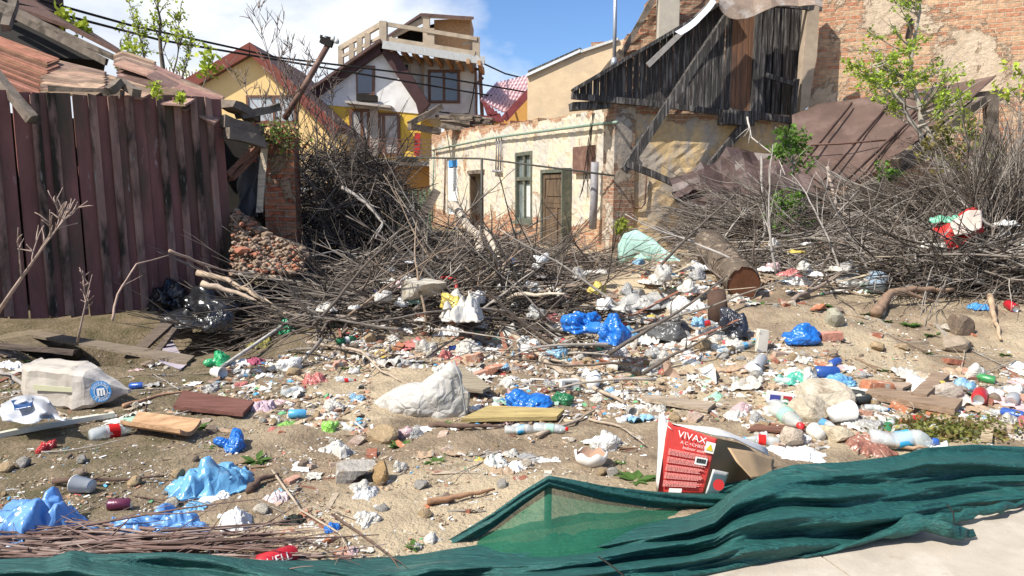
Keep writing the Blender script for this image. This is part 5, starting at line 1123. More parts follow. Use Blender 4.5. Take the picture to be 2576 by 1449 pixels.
# torn printed white bag left
s = sheet([[(0, 1018, 5.3), (40, 1004, 5.35), (90, 1010, 5.35), (110, 1030, 5.3)], [(-20, 1045, 5.1), (40, 1030, 5.0), (90, 1040, 5.0), (135, 1055, 5.1)], [(-10, 1075, 4.9), (40, 1075, 4.8), (90, 1062, 4.85), (138, 1060, 4.9)]], 24, 18, lambda t, v: .05*math.sin(t*12+v*5)+.05*math.sin(t*5-v*9), .13, .004, 4)
tb_ = build('torn_printed_bag', s, m_film, color=(.62, .64, .68)); tag(tb_, 'torn white and navy bag below the paper cement sack', 'plastic bag')
s = sheet([[(20, 1012, 5.2), (75, 1010, 5.2)], [(25, 1040, 4.92), (70, 1030, 4.95)]], 14, 8, None, .06, .004, 4); build('blue_print', s, m_film, tb_, color=(.03, .09, .25))
# boards
def slab(nm, pts, th, mat, lab, cat, color=None, bend=0, lift=.01):
    a, b, c, d = [G(*p) for p in pts]; rows = []; z = max(q.z for q in (a, b, c, d))
    for i in range(9):
        t = i/8; l, r_ = a.lerp(d, t), b.lerp(c, t); row = []
        for j in range(13): 
            q = l.lerp(r_, j/12); q.z = lerp(q.z, z, .7)+lift+bend*math.cos((j/12-.5)*3.14159)*-1+bend; row.append(q)
        rows.append(row)
    m = MB(); m.sm = False; m.grid(rows); n = len(m.v); m.v += [v+Vector((0,0,th)) for v in m.v]
    for f_ in m.f[:]: m.q(tuple(n+i for i in reversed(f_)))
    w, h = 13, 9; ed = list(range(w))+[i*w+w-1 for i in range(1, h)]+[(h-1)*w+i for i in range(w-2, -1, -1)]+[i*w for i in range(h-2, 0, -1)]
    for x, y in zip(ed, ed[1:]+ed[:1]): m.q((y, x, n+x, n+y))
    o = build(nm, m, mat, color=color); tag(o, lab, cat); return o
slab('curved_board', [(305, 1098), (350, 1073), (508, 1093), (455, 1120)], .03, m_wood, 'curved tan fibreboard lying right of the crushed bottle', 'board', (.42, .26, .15), .05, .03)
slab('red_brown_board', [(437, 1040), (462, 1008), (640, 1030), (612, 1062)], .03, m_wood, 'dark red brown board lying between curved tan board and pink bag', 'board', (.16, .075, .06), .0, .03)
slab('plywood_sheet', [(1150, 1000), (1152, 930), (1235, 1000), (1215, 1010)], .03, m_wood, 'square grey wooden panel behind the big white sack', 'panel', (.30, .25, .18), 0, .04)
slab('flat_board', [(1160, 1072), (1230, 1040), (1420, 1048), (1400, 1068)], .03, m_wood, 'yellow tan broken drawer board right of the green and clear bag', 'board', (.42, .32, .14), 0, .03)
slab('flat_board', [(1610, 1018), (1620, 1008), (1800, 1026), (1780, 1042)], .03, m_wood, 'grey weathered plank above the red carton', 'plank', (.34, .27, .2))
slab('flat_board', [(2290, 1020), (2350, 950), (2388, 962), (2330, 1026)], .05, m_wood, 'wide short brown plank lying diagonally right of the tyre', 'plank', (.28, .2, .14))
slab('flat_board', [(2175, 1010), (2190, 990), (2420, 1030), (2400, 1060)], .05, m_wood, 'long rotten brown plank right of the tyre', 'plank', (.27, .19, .13))
slab('flat_board', [(2160, 980), (2180, 965), (2300, 975), (2270, 992)], .02, m_wood, 'curled brown board above the tyre', 'board', (.36, .27, .2))
slab('flat_board', [(2350, 1068), (2362, 1055), (2560, 1085), (2550, 1098)], .03, m_wood, 'pale plank right of the conifer cuttings', 'plank', (.38, .3, .22))
slab('flat_board', [(2465, 1118), (2472, 1080), (2500, 1080), (2495, 1120)], .03, m_wood, 'short upright looking pale plank right of the conifer cuttings', 'plank', (.42, .33, .22))
slab('flat_board', [(1880, 1090), (1900, 1075), (2010, 1082), (1990, 1098)], .015, m_wood, 'smooth dark brown board behind the torn carton', 'board', (.17, .085, .06))
slab('flat_board', [(60, 870), (75, 855), (490, 905), (470, 922)], .03, m_wood, 'long grey board lying in the hollow under the maroon boards', 'board', (.2, .16, .12))
slab('paper_sheet', [(400, 915), (425, 905), (470, 920), (455, 935)], .006, m_paper, 'pale lilac sheet lying in the hollow under the maroon boards', 'sheet', (.42, .37, .42))
o = slab('cardboard_sheet', [(405, 868), (418, 830), (470, 828), (462, 862)], .012, m_paper, 'upright grey cardboard piece left of the black bags', 'cardboard', (.42, .37, .30), 0, .1)
# white plastic profile bar
t = MB(); t.sm = False; t.beam(G(-60, 1118)+Vector((0,0,.03)), G(288, 1052)+Vector((0,0,.03)), .05, .035, seg=6, bend=.01, jit=.001); tag(build('plastic_profile', t, m_hard, color=(.62, .60, .50)), 'long cream plastic profile bar at the left edge', 'profile bar')
# grey concrete block, rocks
def blockpx(px, py, w, h, color, lab, rz, depth=None, k=.03):
    p = PG(px, py+h/2, depth, k) if depth else G(px, py+h*.4); s = w/F*(p-EYE).length; hh = h/F*(p-EYE).length
    o = build('concrete_block', brickmb(4), m_stone, color=color, origin=(0,0,0)); put(o, p-Vector((0,0,.02)), rz, (s, s*1.5, hh*2.6), (.06, .08)); return tag(o, lab, 'concrete block')
def rockpx(px, py, w, h, color, label=None, look=None, seed=None, cat='stone', name='stone', mat=None, depth=None, group=None, ry=1):
    seed = R.randint(0, 9) if seed is None else seed; p = P(px, py+h/2, depth) if depth else G(px, py+h*.35); d = (p-EYE).length; s = w/2/F*d*1.15; hh = h/F*d
    o = proto('stone', seed, lambda q: rockmb(q+1, 3), m_stone); put(o, p-Vector((0,0,hh*.06)), U(0, 6.28), (s, s*ry, hh*.75), color=color, name=name)
    if label: tag(o, label, cat, group)
    else: ITEMS.append((o, look, cat, group, px, py))
    return o
CON = (.36, .33, .29)
blockpx(893, 1182, 92, 62, CON, 'grey concrete block on the sand left of centre', .25); blockpx(1075, 772, 92, 70, (.44, .40, .33), 'pale concrete block sitting in the branches beside dirty white bag', -.6, 8.1, .28)
for a in ((960, 1195, 40, 50, (.36, .24, .12), 'small ochre stone beside the grey concrete block', 3), (965, 1095, 76, 36, (.34, .25, .15), 'flat ochre stone with weeds in front of the white sack', 5),
          (2070, 1000, 120, 60, (.50, .43, .33), 'large pale rock left of the tyre', 2), (2030, 1035, 90, 55, (.47, .40, .30), 'broad pale mortar lump below the large pale rock', 6), (1990, 1100, 50, 50, (.48, .40, .32), 'pointed pale rock behind the torn carton', 7), (2090, 1090, 90, 34, (.50, .42, .30), 'rounded pale rock behind the net', 8), (2400, 870, 60, 30, (.3, .24, .18), 'brown rock at right slope edge', 9), (2095, 803, 46, 36, (.36, .34, .26), 'flat mossy stone on the bare dirt', 1), (1600, 745, 50, 30, CON, 'grey stone beneath the large grey bag', 2), (2370, 985, 70, 30, (.42, .36, .3), 'flat pale rock right of the brown planks', 3)):
    rockpx(a[0], a[1], a[2], a[3], a[4], a[5], seed=a[6], depth=8.1 if a[0] == 1075 else None, cat='concrete block' if 'block' in a[5] else 'stone', name='concrete_block' if 'block' in a[5] else 'stone')
# ---- fallen log, stump, mattress
m_logbark = M('log_bark', (.125, .098, .075), .95, .4, 5, bump=1.2, bsc=9, bdist=.05, col2=(.27, .21, .155), sc2=9, thr=(.54, .60), col3=(.07, .045, .03), sc3=5, thr3=(.58, .68), spec=.08)
m_cut = M('dark_red_cut_wood', (.13, .055, .03), .9, .3, 6, bump=.6, bsc=20, spec=.1)  # dark red brown tone of the sawn end
lg = root('fallen_log', tuple(G(1870, 745))); tag(lg, 'thick fallen log with a dark red sawn end facing the viewer', 'log')
a, b = P(1872, 712, 8.15), P(1780, 615, 10.0); d = (b-a).normalized(); X = d.cross(Vector((0,0,1))).normalized(); Y = X.cross(d); rows = []
for i in range(25):
    row = []; c = a.lerp(b, i/24)
    for j in range(28):
        an = 2*math.pi*j/28; r = .18*(1+.10*i/24); w = Vector((math.cos(an)*2, math.sin(an)*2, i*.35)); r *= 1+.16*noise.noise(w)+.14*noise.noise(w*3); row.append(c+(X*math.cos(an)+Y*math.sin(an))*r)
    rows.append(row)
m = MB(); m.grid(rows, close=True); build('bark', m, m_logbark, lg)
m = MB(); rows = [[a+d*.012+(q-rows[0][j]*0-a)*k*.97 for j, q in enumerate(rows[0])] for k in (.02, .5, 1)]; m.grid(rows, close=True); build('sawn_end', m, m_cut, lg)
st = root('tree_stump', tuple(G(1805, 815))); tag(st, 'dark upright stump standing left of the black bag at the log', 'stump')
p = G(1805, 812); h_ = .33; m = MB(); m.tube([p, p+Vector((0, 0, h_*.5)), p+Vector((-.02, 0, h_))], [.105, .095, .09], 14); m.v = [v+Vector((noise.noise(v*9), noise.noise(v*9+Vector((3,0,0))), 0))*.02 for v in m.v]; build('stump_body', m, M('dark_stump', (.085, .05, .035), .9, .4, 8, bump=.8), st)
rockpx(2413, 822, 50, 42, (.16, .12, .09), 'short round log butt on the right slope', seed=2, cat='log butt', name='log_butt')
m_mint = M('mint_fabric', (.33, .50, .44), .85, .08, 4, bump=.25, bsc=14, col2=(.24, .37, .32), sc2=2.2, spec=.1)
t = loft([(1556, 612, 668, .22, 10.6), (1572, 586, 662, .3, 10.5), (1600, 577, 648, .34, 10.4), (1640, 598, 660, .34, 10.2), (1680, 634, 672, .3, 9.9), (1706, 652, 682, .2, 9.7), (1716, 664, 680, .06, 9.6)], nseg=30, amp=.008, rfreq=5); tag(build('mint_mattress', t, m_mint), 'folded mint green mattress draped on top of the debris slope', 'mattress')
# ---- broken buckets
def shell(nm, pts_top, pts_bot, col, lab, cat, th=.01, mat=None):
    s = sheet([pts_top, pts_bot], 20, 8, None, .02, th, 2); return tag(build(nm, s, mat or m_hard, color=col), lab, cat)
shell('broken_bucket', [(1690, 955, 6.5), (1740, 935, 6.7), (1790, 912, 6.6), (1798, 930, 6.4)], [(1700, 985, 6.3), (1740, 990, 6.35), (1780, 985, 6.35), (1800, 965, 6.3)], (.62, .6, .56), 'white broken bucket wall standing open on the debris', 'bucket')
shell('broken_bucket', [(1665, 905, 6.6), (1668, 925, 6.6), (1672, 950, 6.6)], [(1700, 935, 6.5), (1710, 948, 6.5), (1715, 960, 6.5)], (.48, .34, .26), 'brown peeled bucket shard left of the white broken bucket', 'bucket shard')
bp = root('pale_basin', tuple(G(2203, 745))); tag(bp, 'pale blue plastic basin tipped against the brush', 'basin')
m = MB(); m.lathe([(0, 0), (.10, .0), (.13, .13), (.14, .13), (.135, .14), (.125, .135), (.095, .012), (0, .01)], 22, Vector(bp['_w'])+Vector((0, 0, .1)), Euler((-.7, .5, 0)).to_matrix()); build('basin_shell', m, m_hard, bp, color=(.42, .55, .68))
bo = root('broken_bowl', tuple(G(1487, 1172))); tag(bo, 'broken white ceramic bowl with brown inside on the sand', 'bowl')
pc_ = Vector(bo['_w'])
def half(prof, a0, a1, n, cen): 
    m = MB(); rows = [[cen+Vector((r*math.cos(lerp(a0, a1, j/n)), r*.8*math.sin(lerp(a0, a1, j/n)), z*(1-.25*math.sin(j*.7)**2))) for j in range(n+1)] for r, z in prof]; m.grid(rows); return m
build('bowl_outside', half([(.03, .0), (.075, .012), (.098, .05), (.105, .10), (.092, .102)], math.pi*.92, math.pi*2.9, 26, pc_), m_hard, bo, color=(.66, .63, .58))
build('bowl_inside', half([(.0, .03), (.06, .034), (.088, .07), (.091, .1021)], math.pi*.92, math.pi*2.9, 26, pc_), m_brick, bo, color=(.42, .28, .2))
# ---- tyre
m = MB(); c = G(2143, 1008)+Vector((0,0,.035)); rows = []
for i in range(28):
    an = 2*math.pi*i/28; row = []
    for j in range(10):
        bn = 2*math.pi*j/10; r = .115+.03*math.cos(bn); row.append(c+Vector((r*math.cos(an), r*math.sin(an), .032*math.sin(bn))))
    rows.append(row)
rows.append(rows[0]); m.grid(rows, close=True); tag(build('small_tyre', m, M('black_rubber', (.025, .03, .028), .6, .2)), 'small black rubber tyre ring right of the large pale rock', 'tyre')
# ---- red bent frame, grey rod, long poles
def rod(nm, pts, r, mat, lab, cat, color=None, k=7):
    m = MB(); m.tube(pts, r, k); return tag(build(nm, m, mat, color=color), lab, cat)
rod('bent_red_tube', [P(1098, 705, 8.9), P(1122, 697, 8.85), P(1145, 703, 8.8), P(1150, 730, 8.7), P(1158, 758, 8.6)], .022, m_hard, 'bent red metal tube sticking out of the central branches', 'metal tube', (.45, .02, .02))
rod('grey_rod', [P(1275, 684, 9.6), P(1405, 703, 9.3)], .02, m_metal, 'straight grey rod with black grip lying on the central branches', 'rod', (.3, .3, .3))
rod('long_thin_pole', [G(538, 942)+Vector((0,0,.02)), P(810, 752, 8.9)], .018, m_bark, 'long straight pale pole leaning from the ground up over the black bags', 'pole', (.42, .40, .36))
# ---- red cloth/umbrella in brush
s = sheet([[(2345, 580, 9.2), (2380, 550, 9.3), (2425, 518, 9.4), (2455, 518, 9.5)], [(2370, 610, 8.95), (2400, 585, 9.0), (2440, 570, 9.05), (2470, 570, 9.1)], [(2390, 640, 8.9), (2410, 625, 8.9), (2440, 600, 8.95), (2475, 585, 9.0)]], 22, 14, lambda t, v: .05*math.sin(t*8+v*6), .08, .006, 6)
rc = build('red_cloth', s, m_cloth, color=(.48, .04, .035)); tag(rc, 'torn red upholstered cushion cover thrown on the right brush', 'cushion')
s = sheet([[(2395, 560, 9.05), (2430, 525, 9.2), (2465, 528, 9.3)], [(2400, 590, 8.85), (2440, 590, 8.88), (2470, 575, 8.95)]], 14, 10, None, .05, .006, 6); build('cream_lining', s, m_cloth, rc, color=(.58, .48, .40))
# ---- mould for placing scattered small things -----------------------------------------
def placepx(o, px, py, rz, sc, color=None, lift=0, tilt=True, h=0):
    p = G(px, py); tl = slope_tilt(p, rz) if tilt else (0, 0)
    put(o, p+Vector((0, 0, lift-.004)), rz, sc, tl, color); return o
def child(o, nm):
    for c in o.children:
        if c.name.startswith(nm): return c
def bot(px, py, w, col, rz, lab=None, look=None, cap=None, lcol=None, seed=None, label=True):
    seed = R.randint(0, 4) if seed is None else seed; k = ('bottle', seed, label)
    if k not in PROTO: PROTO[k] = bottle(seed, label, .008+.006*(seed % 3)); o = PROTO[k]
    else: o = dup(PROTO[k])
    d = (G(px, py)-EYE).length; s = w/F*d/.26/max(.45, abs(math.cos(rz))+.2*abs(math.sin(rz)))
    placepx(o, px, py+6, rz, (s, s, s)); child(o, 'body').color = (*col, 1)
    if cap: child(o, 'cap').color = (*cap, 1)
    if label and lcol: child(o, 'label').color = (*lcol, 1)
    if lab: tag(o, lab, 'bottle')
    else: ITEMS.append((o, look, 'bottle', 'plastic bottles strewn over the yard', px, py))
    return o
CL = (.80, .84, .84); GB_ = (.10, .45, .22)
b1 = bot(288, 1092, 84, CL, .75, 'crushed clear drink bottle with red label left of the curved board', cap=(.5,.02,.02), lcol=(.55,.02,.02), seed=1)
for a in ((1310, 1085, 80, (.8,.82,.8), .1, 'white and blue bottle lying left in the row before the sand', (.7,.7,.7), (.05,.35,.6), 2), (1385, 1082, 85, CL, -.15, 'clear green tinted bottle lying right in the row before the sand', None, (.3,.5,.4), 3), (873, 855, 50, (.05,.32,.14), .6, 'dark green bottle in the branches left of centre', None, None, 0), (1974, 1025, 45, (.08,.42,.12), 1.2, 'green bottle standing behind the clear jug with red cap', None, None, 4), (1980, 1062, 62, (.8,.82,.78), -1.5, 'clear jug with red cap pointing at the viewer', (.55,.03,.03), None, 3),
          (2270, 1122, 140, CL, -.1, 'large clear bottle behind the net beside a bamboo stick', (.05,.15,.5), None, 2), (1915, 1112, 80, CL, 2.9, 'clear bottle with blue cap behind the net left of centre right', (.05,.25,.6), None, 1), (740, 985, 50, CL, .9, 'clear cup like bottle right of the pink bag', None, (.6,.6,.6), 0), (870, 958, 46, CL, .5, 'small red labelled bottle in the debris left of centre', (.6,.03,.03), (.6,.03,.03), 4), (640, 1335-150, 1, CL, 0, '', None, None, 0)):
    if a[2] > 1: bot(a[0], a[1], a[2], a[3], a[4], a[5], cap=a[6], lcol=a[7], seed=a[8])
def can(px, py, w, col, rz, lab=None, look=None):
    k = ('can', 0)
    if k not in PROTO: PROTO[k] = can_(); o = PROTO[k]
    else: o = dup(PROTO[k])
    d = (G(px, py)-EYE).length; s = w/F*d/.125/max(.55, abs(math.cos(rz)))
    placepx(o, px, py+5, rz, (s, s, s)); child(o, 'body').color = (*col, 1)
    if lab: tag(o, lab, 'drink can')
    else: ITEMS.append((o, look, 'drink can', 'drink cans strewn over the yard', px, py))
    return o
cn = can(697, 1428, 68, (.50, .02, .03), .75, 'red drink can with white letters at the net in the foreground')
pass
can(300, 1275, 45, (.12, .02, .05), .3, 'dark drink can partly behind the red capped blue bag'); can(2543, 775, 20, (.5,.02,.03), 1.45, 'red drink can in the brush at the right edge'); can(2078, 945, 55, (.03,.09,.32), .05, 'dark blue drink can above the large pale rock'); can(748, 1046, 40, (.1,.38,.6), .3, 'light blue spray can below the pink bag'); can(345, 973, 30, (.03,.1,.4), .1, 'small blue can beside the paper sack neck'); can(1142, 877, 26, (.02,.05,.2), .4, 'navy can under the pale concrete block')
m = MB()
for nm, px, py, w, rz, lab, col in (('cup', 212, 1234, 44, 2.9, 'empty metal bottomed cup under the dark stick', (.5,.5,.48)), ('cup', 2113, 1055, 55, .4, 'white plastic pot on its side right of the mortar lump', (.72,.72,.7)), ('cup', 2055, 1100, 40, 1.6, 'clear plastic cup behind the brown crushed bag', (.6,.58,.52)), ('cup', 1490, 972, 44, 1.4, 'white tub with blue printing above the flat boards', (.74,.74,.72)), ('cup', 1770, 1170, 1, 0, '', WH)):
    if w > 1: o = proto('plastic_cup', 0, lambda q: cup_(), m_hard); d = (G(px, py)-EYE).length; s = w/F*d/.085; placepx(o, px, py+6, rz, (s,)*3, color=col); tag(o, lab, 'cup')
# packaging boxes
def boxpx(nm, px, py, w, h, dp, rz, mat, color, lab, cat, stripes=()):
    p = G(px, py+h*.45); d = (p-EYE).length; sx, sz = w/F*d, h/F*d*.9; rt = root(nm, tuple(p)); tag(rt, lab, cat); rm = Euler((0, .08, rz)).to_matrix()
    m = MB(); m.sm = False; m.box(p+Vector((0,0,sz/2)), (sx, dp, sz), rm, jit=.004); build('carton', m, mat, rt, color=color)
    for k, (x0, x1, z0, z1, c) in enumerate(stripes):
        m = MB(); m.sm = False; m.box(p+rm @ Vector(((x0+x1-1)*sx/2, -dp/2-.004, (z0+z1)*sz/2)), ((x1-x0)*sx, .003, (z1-z0)*sz), rm); build('print_block', m, m_print, rt, color=c)
    return rt
boxpx('medicine_box', 1965, 1003, 66, 28, .08, -.15, m_paper, (.72, .7, .68), 'white flat box with red and navy print left of the large rock', 'box', ((.05, .4, .3, .9, (.05,.06,.25)), (.5, .8, .1, .9, (.4,.03,.05)), (.85, .97, .1, .95, (.06,.06,.3))))
boxpx('label_box', 1432, 966, 46, 26, .06, .3, m_paper, (.74, .74, .72), 'white carton with a barcode right of the bright blue bag', 'box', tuple((.15+.06*i, .17+.06*i+.01*(i % 3), .2, .8, (.02,.02,.02)) for i in range(7)))
boxpx('foam_block', 1915, 858, 24, 60, .06, .1, m_hard, (.62, .58, .5), 'upright pale foam block on the slope right of the black bag', 'foam block')
# ================================================================ red torn carton
CT = root('torn_carton', tuple(G(1770, 1245))); tag(CT, 'torn red and white cardboard appliance carton standing behind the green net', 'carton')
DC = (G(1720, 1262)-EYE).y
m_cb = M('corrugated_cardboard', (.42, .29, .17), .9, .15, 6, bump=.3, bsc=14, spec=.1); m_cred = M('red_printed_card', (.50, .045, .038), .6, .12, 5, bump=.3, bsc=9, bdist=.02, col2=(.46, .12, .09), sc2=5, thr=(.56, .7), spec=.3); m_cwh = M('white_printed_card', (.70, .68, .64), .6, .06, 5, bump=.1)
FR = [(1681, 1062, DC+.05), (1806, 1098, DC-.02), (1792, 1150, DC-.04), (1770, 1240, DC-.03), (1652, 1238, DC)]
def fpt(u, v):    # u right, v down on red face
    l = (lerp(1681, 1652, v), lerp(1062, 1240, v)); r = (lerp(1808, 1770, v), lerp(1100, 1242, v)); return lerp(l[0], r[0], u), lerp(l[1], r[1], u), lerp(DC+.04, DC-.04, u)
s = sheet([[fpt(u/4, v/4) for u in range(5)] for v in range(5)], 26, 26, None, .016, .006, 11); build('red_front', s, m_cred, CT)
s = sheet([[(1681, 1062, DC+.05), (1660, 1040, DC+.25)], [(1652, 1240, DC), (1648, 1235, DC+.3)]], 6, 8, None, .01, .006); build('white_side', s, m_cwh, CT)
s = sheet([[(1808, 1100, DC-.02), (1880, 1125, DC+.2), (1938, 1160, DC+.5)], [(1795, 1150, DC-.03), (1850, 1170, DC+.15), (1935, 1178, DC+.48)], [(1770, 1242, DC-.03), (1835, 1245, DC+.12), (1890, 1225, DC+.4)]], 18, 14, lambda t, v: .05*math.sin(t*5+v*3), .05, .006, 5); build('brown_side', s, m_cb, CT)
s = sheet([[(1690, 1066, DC+.02), (1800, 1080, DC+.2), (1928, 1128, DC+.45)], [(1806, 1100, DC-.02), (1850, 1108, DC+.12), (1936, 1150, DC+.46)]], 14, 6, None, .02, .008, 7); build('white_lid', s, m_cwh, CT)
s = sheet([[(1830, 1125, DC+.02), (1880, 1130, DC+.1), (1936, 1150, DC+.3)], [(1850, 1160, DC-.06), (1890, 1165, DC), (1935, 1170, DC+.2)], [(1885, 1200, DC-.1), (1905, 1195, DC-.05), (1938, 1185, DC+.1)]], 14, 12, None, .05, .006, 9); build('torn_flap', s, m_cb, CT)
s = sheet([[(1790, 1180, DC-.06), (1830, 1190, DC+.0)], [(1772, 1242, DC-.06), (1812, 1244, DC)]], 8, 6, None, .01, .006, 2); build('white_panel', s, m_cwh, CT)
s = sheet([[(1660, 1040, DC+.1), (1668, 1035, DC+.1), (1676, 1062, DC+.1)], [(1668, 1060, DC+.04), (1676, 1070, DC+.04), (1690, 1080, DC+.02)]], 6, 6, None, .02, .006, 3); build('torn_corner', s, m_cwh, CT)
def onface(u0, v0, su, off=.020):
    def f(x, y):
        px, py, d = fpt(u0+x*su, v0-y*su*.72); return P(px, py, d-off)
    return f
build('brand_print', textmb('VIVAX', .2, onface(.22, .165, 1.0)), m_print, CT, color=(.75, .73, .7))
build('small_print', textmb('A.C.+CHEST', .1, onface(.30, .25, .95)), m_print, CT, color=(.72, .6, .56)); build('small_print', textmb('Indoor unit', .1, onface(.36, .32, .95)), m_print, CT, color=(.72, .6, .56))
t = MB(); t.sm = False; rr = random.Random(3)
def fq(m, u0, u1, v0, v1, off=.019):
    pts = [P(px, py, d-off) for px, py, d in (fpt(u0, v0), fpt(u1, v0), fpt(u1, v1), fpt(u0, v1))]; m.prism(pts, (0, .003, 0))
for blk in range(5):
    for k in range(5):
        v = .36+blk*.115+k*.018; u1 = .9-.12*rr.random(); u = .1
        while u < u1: w = rr.uniform(.02, .07); fq(t, u, min(u+w, u1), v, v+.008); u += w+.012
build('fine_print', t, m_print, CT, color=(.66, .30, .27))
t = MB(); t.sm = False;
for q in ((.66, .90, .40, .52, .020), (.80, .98, .12, .30, .021), (.25, .52, .93, .99, .020)):
    t = MB(); t.sm = False; fq(t, *q); build('white_sticker', t, m_print, CT, color=(.7, .7, .66))
t = MB(); t.sm = False
for k in range(12): fq(t, .69+k*.016, .69+k*.016+(.006, .01, .004)[k % 3], .42, .49, .024)
build('barcode', t, m_print, CT, color=(.02, .02, .02))
t = MB(); t.sm = False; pts = [P(px, py, d-.025) for px, py, d in (fpt(.89, .15), fpt(.96, .26), fpt(.82, .26))]; t.prism(pts, (0, .003, 0)); build('warning_triangle', t, m_print, CT, color=(.55, .42, .03))
m = disc(1808, 1220, 0, 14, DC-.13); build('red_badge', m, m_print, CT, color=(.5, .03, .03))
build('badge_text', textmb('5280', 10, lambda x, y: P(1797+x, 1223-y, DC-.15)), m_print, CT, color=(.75, .73, .7))
# can lettering, bottle lettering
def cyl_text(s, px, py, d, sz, rot, nm, par_lab):
    c, s_ = math.cos(rot), math.sin(rot); return textmb(s, sz, lambda x, y: P(px+x*c+y*s_, py-(y*c-x*s_)*1.0, d))
# ================================================================ individual branches
def branch(p, d, L, r, col, lab=None, forks=3, wob=.10, name='branch', cat='branch', look=None, px=0, py=0, end=.35, pts=None, k=7):
    c = pts or curve(p, d, L, 12, wob); n = len(c)
    if pts:
        q = [];
        for a, b in zip(c, c[1:]):
            for t in range(4): q.append(a.lerp(b, t/4)+Vector((U(-1,1), U(-1,1), U(-1,1)))*r*.35)
        q.append(c[-1]); c = q; n = len(c)
    m = MB(); m.tube(c, [lerp(r, r*end, j/(n-1))*U(.92, 1.08) for j in range(n)], k)
    for _ in range(forks):
        j = R.randint(2, n-3); l = L*U(.15, .35); c2 = curve(c[j], (c[j+1]-c[j]).normalized()+Vector((U(-1,1), U(-.6,.6), U(-.6,1)))*.8, l, 6, .14); m.tube(c2, [lerp(r*.45, r*.12, q/6) for q in range(7)], 5)
    o = build(name, m, m_bark, color=col)
    if lab: tag(o, lab, cat)
    else: ITEMS.append((o, look, cat, None, px, py))
    return o
TB = (.36, .29, .22); TG = (.30, .27, .24); TD = (.13, .085, .065)
def bp(*pts): return [PG(*q) for q in pts]
